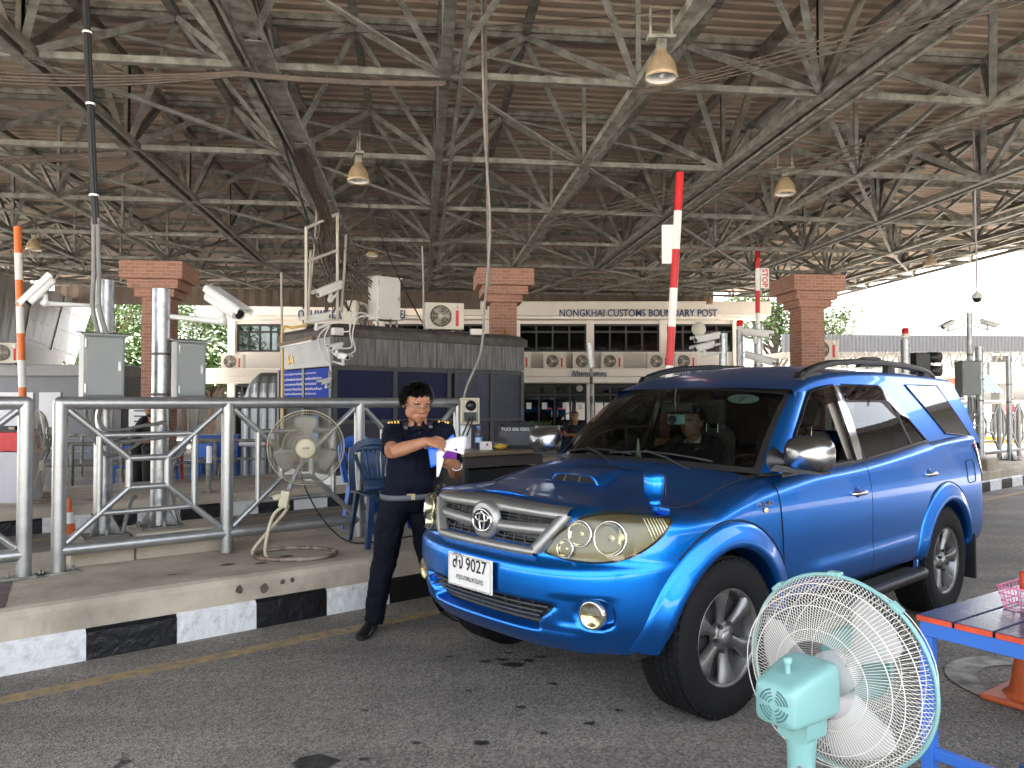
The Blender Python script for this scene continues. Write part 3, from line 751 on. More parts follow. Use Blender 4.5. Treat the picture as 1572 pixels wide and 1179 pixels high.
m.add([K(*q) for q in ins] + [K(*q) for q in bot], [(k, k + 1, n + k + 1, n + k) for k in range(n - 1)], True)
m.build('scoop_opening', GAP, sc1)
m = MB()
m.add([K(*q) for q in fr] + [K(*q) for q in ins], [(k, k + 1, n + k + 1, n + k) for k in range(n - 1)], True)
m.add([K(*q) for q in bot] + [K(x - .05, y * 1.04, hz(x - .05, y) + .0015) for x, y, z in fr], [(k, k + 1, n + k + 1, n + k) for k in range(n - 1)], True)
for e in (0, -1):
    q = [K(*fr[e]), K(*ins[e]), K(*bot[e]), K(fr[e][0] - .05, fr[e][1] * 1.04, hz(fr[e][0] - .05, fr[e][1]) + .0015)]; m.add(q, [(0, 1, 2, 3)])
m.build('scoop_lip', PAINT, sc1)
m = MB()
for yy in (-.055, .055): m.bar(K(.717, yy, hz(.72, yy) + .041), K(.698, yy * 1.02, hz(.70, yy) + .011), .006, .008)
m.each('scoop_bar', SATIN, sc1)
# ---- headlamps
def fsurf(y, z, off=0.0):                                      # front skin without relief, by lateral position
    sg = 1 if y >= 0 else -1; y = abs(y); lo, hi = 0.0, 1.6
    for _ in range(36):
        mid = (lo + hi) / 2
        q = (z - zbot(mid)) / (topz(mid) - zbot(mid)); yy = bodyS(mid, max(0, min(1, q)))[1] if mid <= 1 else 9 + mid
        if yy < y: lo = mid
        else: hi = mid
    p = lo; return psurf(p, z, off, sg)
def psurf(p, z, off=0.0, sg=1):
    f = lambda pp, z_: bodyS(pp, max(0, min(1, (z_ - zbot(pp)) / (topz(pp) - zbot(pp)))))
    a = Vector(f(p, z)); e = .006
    dp = Vector(f(min(p + e, 3), z)) - Vector(f(max(p - e, 0), z)); dz = Vector(f(p, z + .006)) - Vector(f(p, z - .006))
    nn = dp.cross(dz)
    if nn.length < 1e-9: nn = Vector((-1, 0, 0))
    nn.normalize()
    if nn.y < -.2 and p < 2.9: nn = -nn
    if p < .3 and nn.x > 0: nn = -nn
    if nn.y < 0 and .3 <= p <= 2.5: nn = -nn
    a = a + nn * off
    return K(a.x, a.y * sg, a.z)
def patch(bt, tp, n, k, off, sg, skirt=.006):
    """bt/tp: functions u->(p,z) of the lower and upper edge"""
    g = []
    for i in range(n + 1):
        u = i / n; a, b = bt(u), tp(u)
        g.append([psurf(lerp(a[0], b[0], j / k), lerp(a[1], b[1], j / k), off, sg) for j in range(k + 1)])
    vs = [v for r_ in g for v in r_]; fs = [(i * (k + 1) + j, (i + 1) * (k + 1) + j, (i + 1) * (k + 1) + j + 1, i * (k + 1) + j + 1) for i in range(n) for j in range(k)]
    if sg > 0: fs = [f[::-1] for f in fs]
    return vs, fs, g
# outline of the lamp in (p, z): inner edge at y~.50, sweeping round the corner to a point on the wing
LB = [(.235, .832), (.33, .812), (.46, .808), (.59, .832), (.70, .895), (.79, .985)]
LT = [(.235, .835), (.285, .925), (.36, .992), (.48, 1.016), (.64, 1.010), (.79, .992)]
lb = lambda u: (pws(u, [(i / 5, a) for i, (a, b) in enumerate(LB)]), pws(u, [(i / 5, b) for i, (a, b) in enumerate(LB)]))
lt = lambda u: (pws(u, [(i / 5, a) for i, (a, b) in enumerate(LT)]), pws(u, [(i / 5, b) for i, (a, b) in enumerate(LT)]))
LAMPI = mat('lamp_bowl', (.62, .60, .50), .13, .95); LAMPG = mat('lamp_housing', (.12, .115, .09), .3, .5); YEL = mat('aged_lens', (.55, .52, .36), .3)
for sg in (1, -1):
    h = None
    vs, fs, g = patch(lb, lt, 34, 14, .004, sg); m = MB(); m.add(vs, fs, True); h = m.build('headlight', LAMPG, car)
    # three round reflectors sunk into the housing face, then the clear lens over them
    m = MB(); mr = MB()
    for (p, z, r) in ((.325, .860, .042), (.375, .928, .058), (.505, .915, .076)):
        c = psurf(p, z, .006, sg); nn = (psurf(p, z, .02, sg) - psurf(p, z, .0, sg)).normalized(); nn = (nn + Vector((.9, 0, 0)) * .8).normalized()
        m.lathe([(r * .98, .016), (r * .93, .012), (r * .72, -.006), (r * .32, -.014), (.004, -.014)], c, nn, 28)
        m.lathe([(.0, .010), (r * .18, .006), (r * .22, -.014)], c, nn, 14)
        mr.lathe([(r, .0), (r * 1.07, .017), (r * .99, .021), (r * .95, .014)], c, nn, 32)
    m.build('reflector', LAMPI, h); mr.build('bezel', CHROME, h)
    m = MB()
    for k in range(7):
        u = .80 + .022 * k; a, b = lb(u), lt(u)
        m.tube([psurf(lerp(a[0], b[0], t), lerp(a[1], b[1], t), .008, sg) for t in (.1, .35, .6, .9)], .003, 5)
    m.build('lamp_rib', LAMPI, h)
    vs, fs, g = patch(lb, lt, 34, 14, .030, sg); edge = [psurf(*lb(i / 34), .0, sg) for i in range(35)]; edge2 = [psurf(*lt(i / 34), .0, sg) for i in range(35)]
    m = MB(); m.add(vs, fs, True)
    for e, j in ((edge, 0), (edge2, 14)):
        rows = [g[i][j] for i in range(35)]; m.add(rows + e, [(i, i + 1, 36 + i, 35 + i) for i in range(34)], True)
    m.build('lens', LENS, h)
    m = MB(); m.tube([psurf(*lb(i / 34), .004, sg) for i in range(35)] + [psurf(*lt(i / 34), .004, sg) for i in range(34, -1, -1)], .005, 6, True); m.build('seal', GAP, h)
# ---- grille: satin surround, two thick bars, mesh and emblem
def fx(y, z, off): return fsurf(y, z, off)
gr = MB()
def gedge(z): return lerp(.365, .50, (z - .815) / .185)
def strip(pts, wv, off, r=.012):
    pass
grl = None
m = MB(); N = 40                                               # upper hood-edge strip
def band(m, y0, y1, zf0, zf1, off, N=30, depth=.03):
    vs = []
    for i in range(N + 1):
        y = lerp(y0, y1, i / N); a, b = zf0(y), zf1(y)
        for t, o in ((0, off - depth), (0, off), (.5, off + .004), (1, off), (1, off - depth)): vs.append(fx(y, lerp(a, b, t), o))
    m.add(vs, [(i * 5 + k, (i + 1) * 5 + k, (i + 1) * 5 + k + 1, i * 5 + k + 1) for i in range(N) for k in range(4)], True)
band(m, -.50, .50, lambda y: .992 - .02 * abs(y), lambda y: 1.048 - .035 * abs(y), .012)
grille = m.build('grille', SATIN, car)
m = MB()
band(m, -.37, .37, lambda y: .806, lambda y: .848, .020)
for sg in (1, -1):
    vs = []
    for i in range(17):
        z = lerp(.822, .995, i / 16); y = gedge(z)
        for dy, o in ((-.045, -.02), (-.042, .016), (-.005, .024), (.024, .018), (.03, -.015)): vs.append(fx((y + dy) * sg, z, o))
    m.add(vs, [(i * 5 + k, (i + 1) * 5 + k, (i + 1) * 5 + k + 1, i * 5 + k + 1) for i in range(16) for k in range(4)], True)
m.build('surround', SATIN, grille)
m = MB()
for sg in (1, -1): band(m, .085 * sg, .42 * sg, lambda y: .896 + .03 * abs(y), lambda y: .944 + .03 * abs(y), .006, 16)
m.build('grille_bar', SATIN, grille)
m = MB()
for z in (.862, .880, .962, .978):
    y1 = gedge(z) - .03; pts = [fx(lerp(-y1, y1, k / 24), z, -.022) for k in range(25)]; m.tube(pts, .005, 5)
for k in range(-6, 7):
    if abs(k) < 1: continue
    y = k * .07
    if abs(y) < .36: m.bar(fx(y, .85, -.02), fx(y, .895, -.02), .006, .01)
    m.bar(fx(y, .945, -.02), fx(y, .988, -.02), .006, .01)
m.build('grille_mesh', mat('grille_grey', (.025, .025, .025), .5), grille)
m = MB(); ec = fx(0, .932, .014)
m.lathe([(.098, -.03), (.095, .006), (.08, .012), (.0, .008)], ec, (1, 0, 0), 36, True, 1); m.build('emblem_base', SATIN, grille)
m = MB()
def ell(cz, ry, rz, r=.0075): m.tube([ec + Vector((.016, ry * math.cos(a * .1963), cz + rz * math.sin(a * .1963))) for a in range(32)], r, 6, True)
ell(0, .074, .054, .008); ell(.014, .050, .020, .006); ell(-.004, .021, .046, .006)
m.build('emblem_ring', CHROME, grille)
m = MB(); m.lathe([(.07, .011), (.0, .012)], ec, (1, 0, 0), 30); m.build('emblem_ground', GAP, grille)
# lower intake bars
m = MB()
for z in (.518, .546, .574):
    y1 = lerp(.40, .50, sst(.50, .63, z)) - .01; m.tube([fx(lerp(-y1, y1, k / 24), z, -.045) for k in range(25)], .006, 6)
for k in range(-4, 5): m.bar(fx(k * .09, .495, -.05), fx(k * .09, .60, -.05), .005, .01)
m.build('lower_grille', mat('intake_grey', (.05, .05, .05), .5), car)
# fog lamps
for sg in (1, -1):
    c = fx(.655 * sg, .575, -.012); nn = Vector((1, .25 * sg, 0)).normalized(); m = MB()
    m.lathe([(.064, -.03), (.064, .006), (.056, .012), (.05, .004), (.0, .0)], c, nn, 28); f = m.build('fog_lamp', LAMPI, car)
    m = MB(); m.lathe([(.057, .008), (.04, .02), (.02, .025), (0, .027)], c, nn, 28); m.build('lens', LENS, f)
# number plate
PLW = mat('plate_white', (.68, .67, .64), .45, var=.06, vscale=8); PLK = mat('plate_black', (.015, .015, .015), .5)
m = MB(); pc = fx(0, .685, .014)
m.box(pc + Vector((.004, .0, 0)), (.008, .35, .165)); pl = m.build('number_plate', PLW, car, .004)
m = MB()
hw, hh = .167, .075
rp = [(sx * hw + cx * .0, 0) for sx, cx in ()]
fp = []
for cy, cz, a0 in ((hw - .012, hh - .012, 0), (-hw + .012, hh - .012, 90), (-hw + .012, -hh + .012, 180), (hw - .012, -hh + .012, 270)):
    for k in range(5): fp.append(pc + Vector((.0095, cy + .012 * math.cos(rad(a0 + k * 22.5)), cz + .012 * math.sin(rad(a0 + k * 22.5)))))
m.tube(fp, .0035, 6, True); m.build('plate_rim', mat('plate_rim_grey', (.45, .44, .42), .4), pl)
TXP = Matrix(((0, 0, 1, 0), (1, 0, 0, 0), (0, 1, 0, 0), (0, 0, 0, 1)))
def carT(y, z, x): return Matrix.Translation((x, y, z)) @ TXP
pv = pc.x + .008
mesh_text('plate_lettering', 'สจ', .085, .080, carT(-.135, .692, pv), PLK, pl, .002, .012)
mesh_text('plate_lettering', '9027', .165, .066, carT(-.028, .692, pv), PLK, pl, .002, .014)
mesh_text('plate_lettering', 'กรุงเทพมหานคร', .215, .034, carT(-.105, .630, pv), PLK, pl, .002, .004)
# ---- wheel arches
FL = {}
for wx, ph0, ph1, nm in ((XF, 2, 186, 'front'), (XR, -4, 184, 'rear')):
    for sg in (1, -1):
        m = MB(); prof = [(.565, -.006), (.555, .007), (.535, .013), (.51, .022), (.48, .034), (.455, .040), (.438, .034), (.432, .010), (.43, -.12)]
        N = 56; vs = []
        for i in range(N + 1):
            ph = rad(lerp(ph0, ph1, i / N)); 
            for r, o in prof:
                k = 1.0
                if nm == 'front': r = .43 + (r - .43) * lerp(1.0, 1.0, 0)
                x = wx - math.cos(ph) * r; z = ZW + math.sin(ph) * r
                o2 = o * (1 if r < .5 else 1)
                if x < NA:
                    # follow the corner of the bumper
                    lo, hi = 0, 1
                    for _ in range(30):
                        mid = (lo + hi) / 2
                        if plan(mid, max(z, .38))[0] < x: lo = mid
                        else: hi = mid
                    p = lo
                else: p = p_of_x(x)
                p = min(p, 2.0 + .3) if x > CAR_L - NB else p
                if x > CAR_L - NB: p = 2 + math.asin(min(1, (x - (CAR_L - NB)) / NB) ** 1.7) / (math.pi / 2)
                zz = max(min(z, topz(p) - .03), .36); a = psurf(p, zz, max(o, -.12) if o > -.1 else 0, sg)
                if o <= -.1: a = Vector((a.x, a.y - .12 * sg, a.z))
                a.z = z if z < .36 else a.z
                vs.append(a)
        n = len(prof); m.add(vs, [(i * n + k, (i + 1) * n + k, (i + 1) * n + k + 1, i * n + k + 1) for i in range(N) for k in range(n - 1)], True)
        wa = m.build('wheel_arch', PAINT, car)
        m = MB(); pts = []
        for i in range(41):
            ph = rad(lerp(48 if nm == 'front' else 4, 182, i / 40)); x = wx - math.cos(ph) * .566; z = ZW + math.sin(ph) * .566
            lo, hi = 0, 2.3
            for _ in range(30):
                mid = (lo + hi) / 2
                if plan(mid, max(z, .40))[0] < x: lo = mid
                else: hi = mid
            pts.append(psurf(lo, max(min(z, topz(lo) - .03), .40), .0005, sg))
        m.tube(pts, .0042, 6); m.build('arch_gap', GAP, wa)
        m = MB(); vs = []
        for i in range(25):
            ph = rad(lerp(2, 196, i / 24)); vs += [K(wx - .445 * math.cos(ph), .84 * sg, ZW + .445 * math.sin(ph)), K(wx - .445 * math.cos(ph), .45 * sg, ZW + .445 * math.sin(ph))]
        m.add(vs, [(2 * i, 2 * i + 1, 2 * i + 3, 2 * i + 2) for i in range(24)], True)
        m.add([K(wx + x_, .45 * sg, z_) for x_, z_ in ((-.46, .4), (.46, .4), (.46, .9), (-.46, .9))], [(0, 1, 2, 3)])
        m.build('wheel_liner', LINER, car)
# ---- wheels
RIM = mat('alloy_rim', (.20, .197, .193), .36, .8, var=.05, vscale=12); RIMD = mat('rim_recess', (.05, .05, .052), .5, .4)
def make_wheel():
    t = bpy.data.objects.new('wheel', None); C.objects.link(t); t.parent = car
    ax = Vector((0, 1, 0)); m = MB()
    m.lathe([(.225, .095), (.232, .118), (.262, .130), (.32, .134), (.352, .128), (.374, .112), (.384, .095), (.386, .05), (.387, .0), (.386, -.05), (.384, -.095), (.374, -.112), (.35, -.128), (.24, -.12), (.225, -.09)], (0, 0, 0), ax, 72)
    ty = m.build('tyre', RUB, t)
    m = MB()
    for k in range(72):                                        # tread blocks
        a = k * 2 * math.pi / 72; c, s = math.cos(a), math.sin(a)
        for y in (-.083, -.042, 0, .042, .083):
            R = Matrix(((c, 0, -s), (0, 1, 0), (s, 0, c))); R = Matrix.Rotation(-a, 3, 'Y') @ Matrix.Rotation(.35 if abs(y) > .06 else .1, 3, 'X')
            m.box((.3868 * c, y, .3868 * s), (.007, .034 if abs(y) < .08 else .040, .0305), Matrix.Rotation(-a, 3, 'Y'))
    for k in range(48):                                        # shoulder lugs
        a = k * 2 * math.pi / 48
        for y in (.112, -.112): m.box((.3735 * math.cos(a), y, .3735 * math.sin(a)), (.012, .010, .034), Matrix.Rotation(-a, 3, 'Y'))
    m.build('tread', RUB, ty)
    m = MB(); m.lathe([(.2, .0), (.205, .06), (.222, .10), (.234, .122), (.236, .118), (.228, .085), (.225, -.1), (.2, -.1)], (0, 0, 0), ax, 48)
    rm = m.build('rim', RIM, t)
    m = MB(); m.lathe([(.205, .04), (.1, .035), (.0, .035)], (0, 0, 0), ax, 36); m.build('rim_recess', RIMD, rm)
    m = MB()
    for k in range(6):                                         # six flaring spokes
        a0 = rad(k * 60 + 90); rows = []
        for r, wd, h, e in ((.040, .027, .088, .0), (.08, .024, .094, .0), (.12, .027, .098, .004), (.165, .038, .106, .006), (.200, .052, .113, .006), (.222, .060, .112, .004)):
            row = []
            for d, hh_ in ((-wd, h - .03), (-wd * .92, h - .004), (-wd * .3, h), (wd * .25, h - .004), (wd * .9, h - .014), (wd, h - .035)):
                ca, sa = math.cos(a0), math.sin(a0); d2 = d + e; row.append(Vector((r * ca - d2 * sa, hh_, r * sa + d2 * ca)))
            rows.append(row)
        m.loft(rows, cap=False, closed=False)
    m.lathe([(.075, .06), (.074, .088), (.062, .096), (.05, .094), (.045, .1), (.0, .103)], (0, 0, 0), ax, 30)
    m.build('spoke', RIM, rm)
    m = MB()
    for k in range(6): a = rad(k * 60 + 60); m.cyl((.068 * math.cos(a), .085, .068 * math.sin(a)), (.068 * math.cos(a), .11, .068 * math.sin(a)), .0105, seg=6)
    m.each('lug_nut', DARKM, rm)
    m = MB(); m.lathe([(.032, .1), (.03, .106), (0, .107)], (0, 0, 0), ax, 24); m.build('hub_cap', SATIN, rm)
    return t
wh = make_wheel()
for i, (wx, sg) in enumerate(((XF, 1), (XF, -1), (XR, 1), (XR, -1))):
    o = wh if i == 0 else dup(wh)
    o.parent = car; o.location = K(wx, (.768) * sg, ZW); o.rotation_euler = (0, .3 * i, 0 if sg > 0 else math.pi)
    if i == 0: o.rotation_euler = (0, .1, rad(-3))
# ---- floor, sills, running boards, mud flaps
m = MB(); m.box(K(2.3, 0, .42), (3.9, 1.5, .12)); m.box(K(.42, 0, .40), (.35, 1.1, .06)); m.box(K(2.3, 0, .30), (2.4, .5, .10)); m.bar(K(XF, -.75, .36), K(XF, .75, .36), .09); m.bar(K(XR, -.75, .36), K(XR, .75, .36), .12)
m.build('underbody', LINER, car)
for sg in (1, -1):
    m = MB(); rows = []
    for x, w0 in ((1.36, .0), (1.40, .10), (1.46, .135), (1.6, .14), (3.0, .14), (3.10, .135), (3.17, .10), (3.2, .0)):
        y0 = .80; rows.append([K(x, (y0) * sg, .415), K(x, (y0 + .02 + w0) * sg, .415), K(x, (y0 + .035 + w0) * sg, .40), K(x, (y0 + .03 + w0) * sg, .365), K(x, y0 * sg, .35)])
    m.loft(rows); sb = m.build('running_board', mat('board_black', (.005, .005, .005), .5), car)
    m = MB()
    for k in range(9): m.bar(K(1.5, (.845 + k * .011) * sg, .4165), K(3.06, (.845 + k * .011) * sg, .4165), .005, .004)
    m.build('step_tread', mat('step_rubber', (.012, .012, .012), .8), sb)
    m = MB(); m.box(K(XR + .50, .80 * sg, .36), (.018, .24, .34)); m.box(K(XF + .47, .79 * sg, .33), (.014, .22, .16)); m.each('mud_flap', TRIM, car, bevel=.006)
# ---- doors: outer skins laid 3 mm proud of dark seals
def xz_patch(edge_fn, n, k, off, sg):
    vs = []
    for i in range(n + 1):
        for j in range(k + 1):
            x, z = edge_fn(i / n, j / k); vs.append(psurf(p_of_x(x), z, off, sg))
    return vs, [(i * (k + 1) + j, (i + 1) * (k + 1) + j, (i + 1) * (k + 1) + j + 1, i * (k + 1) + j + 1) for i in range(n) for j in range(k)]
def door_edge(front, rear, g=0):
    def fn(u, v):
        z0 = .495 - g; x0 = front(v) - g; x1 = rear(v) + g
        x = lerp(x0, x1, u); z = lerp(z0, belt(x) - .004 + g * .3, v); return x, z
    return fn
fd0 = lambda v: 1.335 + .05 * (1 - v); mid0 = lambda v: 2.405; 
def rd1(v):
    z = lerp(.495, 1.23, v); dx = math.sqrt(max(0, .595 ** 2 - (z - ZW) ** 2)); return min(XR - dx - .004, 3.50) if z < .97 else min(3.5, XR - dx + .0 + 0)
def rd1(v):
    z = lerp(.495, 1.23, v); return pws(z, [(.49, 3.075), (.60, 3.10), (.72, 3.17), (.84, 3.28), (.95, 3.40), (1.02, 3.46), (1.1, 3.485), (1.25, 3.50)])
for sg in (1, -1):
    for front, rear, hx, nm in ((fd0, mid0, 2.22, 0), (lambda v: mid0(v) + .008, rd1, 3.33, 1)):
        m = MB(); vs, fs = xz_patch(door_edge(front, rear, .006), 20, 20, .0015, sg); m.add(vs, fs, True); m.build('door_seal', GAP, car)
        m = MB(); vs, fs = xz_patch(door_edge(front, rear), 36, 30, .004, sg); m.add(vs, fs if sg < 0 else [f[::-1] for f in fs], True)
        d = m.build('door', PAINT, car)
        hzz = .985 + .045 * nm; a = psurf(p_of_x(hx), hzz, .006, sg)
        m = MB(); m.ball(a - Vector((0, .004 * sg, 0)), (.042, .008, .036), 16, 8); m.build('handle_recess', mat('recess_blue', (.003, .05, .25), .3, .5), d)
        m = MB(); pts = [a + Vector((dx, .004 * sg + .022 * sg * (1 - (dx / .095) ** 4), .0)) for dx in (-.095, -.085, -.06, -.03, 0, .03, .06, .085, .095)]
        m.tube(pts, [.006, .011, .013, .014, .014, .014, .013, .011, .006], 10); m.build('handle', CHROME, d)
TAILR = mat('tail_lamp_red', (.35, .01, .012), .12, 0, coat=1)
for sg in (1, -1):
    vs, fs, g = patch(lambda u: (lerp(2.12, 2.42, u), lerp(.90, .93, u)), lambda u: (lerp(2.02, 2.42, u), lerp(1.20, 1.20, u)), 10, 10, .006, sg); m = MB(); m.add(vs, fs, True); m.build('tail_lamp', TAILR, car)
# ---- badge and side repeater, fuel flap
m = MB(); c = psurf(p_of_x(1.20), .975, .004, 1); m.ball(c, (.022, .006, .014), 12, 8); m.build('side_repeater', mat('amber_clear', (.7, .55, .35), .25), car)
def sideM(x, z, off=.004):
    p = psurf(p_of_x(x), z, off, 1); return Matrix.Translation(p) @ Matrix(((-1, 0, 0, 0), (0, 0, 1, 0), (0, 1, 0, 0), (0, 0, 0, 1)))
mesh_text('badge', '3.0 D-4D', .15, .026, sideM(1.11, .995, .0045) , CHROME, car, .006, .02)
m = MB(); cpt = [(4.16 + .085 * max(-1, min(1, 1.25 * math.cos(k * .2618))), 1.0 + .085 * max(-1, min(1, 1.25 * math.sin(k * .2618)))) for k in range(24)]
m.tube([psurf(p_of_x(x), z, .0012, 1) for x, z in cpt], .003, 5, True); m.build('fuel_flap_line', GAP, car)
PRIV = mat('privacy_glass', (.006, .007, .008), .04, 0, spec=.9)
# ---- greenhouse
GZ0 = 1.12
def sideY(x, z):
    """half width of the cabin side"""
    t = max(0, (z - GZ0) / .58)
    y0 = .838 - .018 * sst(2.9, 4.6, x); return y0 - (.185 * t ** 1.25) - .02 * sst(2.4, 1.6, x) * t
def SG(x, z, off=0, sg=1):
    e = .01; a = sideY(x, z); dz = (sideY(x, z + e) - sideY(x, z - e)) / (2 * e); dx = (sideY(x + e, z) - sideY(x - e, z)) / (2 * e)
    n = Vector((-dx, 1, -dz)).normalized(); p = Vector((x, a, z)) + n * off
    return K(p.x, p.y * sg, p.z)
WSB = lambda s: Vector((1.095 + .26 * abs(s) ** 2.2, .775 * s, 1.185 - .040 * abs(s) ** 2))        # windscreen foot, s -1..1
WST = lambda s: Vector((1.745 + .13 * abs(s) ** 2.2, .668 * s, 1.617 - .040 * abs(s) ** 2))
def ws(s, t, off=0):
    a, b = WSB(s), WST(s); p = a.lerp(b, t); p = p + Vector((-.62, 0, .78)) * (.035 * 4 * t * (1 - t) * (1 - .3 * s * s) + off); return K(p.x, p.y, p.z)
m = MB(); m.grid(lambda u, v: ws(lerp(-.985, .985, u), lerp(.0, 1, v), .0), 33, 13); wsc = m.build('windscreen', WSG, car)
m = MB()
def wsband(s0, s1, t0, t1, off=.0015): m.grid(lambda u, v: ws(lerp(s0, s1, u), lerp(t0, t1, v), off), 17, 5)
wsband(-1, 1, -.01, .045); wsband(-1, 1, .975, 1.005); wsband(-1.0, -.96, 0, 1); wsband(.96, 1.0, 0, 1)
m.build('frit_band', TRIM, wsc)
m = MB(); m.grid(lambda u, v: K(*(WSB(u * 2 - 1) + Vector((-.02 - .11 * v, 0, -.012 - .02 * v)))), 21, 4); m.build('cowl_panel', TRIM, car)
# A pillars, roof, rails
def wtop(x): return pws(x, [(1.75, 1.37), (1.95, 1.525), (2.04, 1.59), (2.12, 1.61), (2.4, 1.638), (3.0, 1.645), (3.4, 1.635), (3.7, 1.62), (4.3, 1.58)])
roofe = lambda x: pws(x, [(1.87, 1.577), (2.05, 1.632), (2.25, 1.668), (2.6, 1.70), (3.2, 1.715), (3.8, 1.708), (4.45, 1.685)])
def roof_pt(x, s):
    ze = roofe(x); ye = sideY(x, ze) - .028
    xs = x - (.13 * (1 - abs(s) ** 2.2)) * sst(2.4, 1.9, x)
    return K(xs, ye * s, ze + .028 + .045 * (1 - abs(s) ** 2.2) * sst(1.8, 2.5, x) + .012 * (1 - abs(s) ** 2))
X0R = 1.875
m = MB(); ns = 29
m.grid(lambda u, v: roof_pt(lerp(X0R, 4.46, u), v * 2 - 1), 41, ns)
for sg in (1, -1):                                            # cantrail: round from the side into the roof
    rows = []
    for i in range(41):
        x = lerp(X0R, 4.46, i / 40); ze = roofe(x); w0 = min(wtop(min(x, 4.3)), 1.12 + (x - 1.46) * .83)
        a = [SG(x, lerp(w0 - .005, ze - .005, t), .0, sg) for t in (0, .33, .66, 1)]
        e = roof_pt(x, sg); b = SG(x, ze, 0, sg); q = b.lerp(e, .5) + Vector((0, .006 * sg, .008)); a += [q, e]
        rows.append(a)
    m.loft(rows, cap=False, closed=False)
    rows = []                                                 # A pillar
    for i in range(17):
        t = i / 16; a = ws(sg * 1.0, t, .0); z = lerp(1.125, roofe(X0R) + .0, t)
        xw = lerp(1.665, 2.115, t); w = SG(lerp(1.46, 2.04, t), lerp(1.135, 1.595, t), .0, sg)
        mid = a.lerp(w, .5) + Vector((.012, .012 * sg, .008)); rows.append([a, a.lerp(mid, .5) + Vector((.004, .005 * sg, .003)), mid, mid.lerp(w, .6) + Vector((.0, .004 * sg, 0)), w])
    m.loft(rows, cap=False, closed=False)
    def xr(z): return 3.03 + (1.63 - min(z, 1.63)) / .80
    rows = []
    for j in range(17):
        z = lerp(1.20, 1.69, j / 16); xa = xr(z) - .02; xb = 4.615 - .27 * max(0, z - 1.25); rows.append([SG(lerp(xa, xb, k / 20), min(z, roofe(lerp(xa, xb, k / 20))), -.001, sg) for k in range(21)])
    m.loft(rows, cap=False, closed=False)
m.build('roof', PAINT, car)
m = MB()                                                      # tailgate
m.grid(lambda u, v: K(lerp(4.60, 4.47, v) + .06 * (1 - (2 * u - 1) ** 2), sideY(4.5, lerp(1.15, 1.66, v)) * (2 * u - 1), lerp(1.15, 1.66, v)), 15, 9); m.build('tailgate', TINT, car)
m = MB(); m.grid(lambda u, v: K(lerp(4.40, 4.60, v), .60 * (2 * u - 1), 1.705 + .012 * math.sin(math.pi * v) - .03 * v + .02 * (1 - (2 * u - 1) ** 2)), 15, 7); m.build('spoiler', PAINT, car, solid=.03)
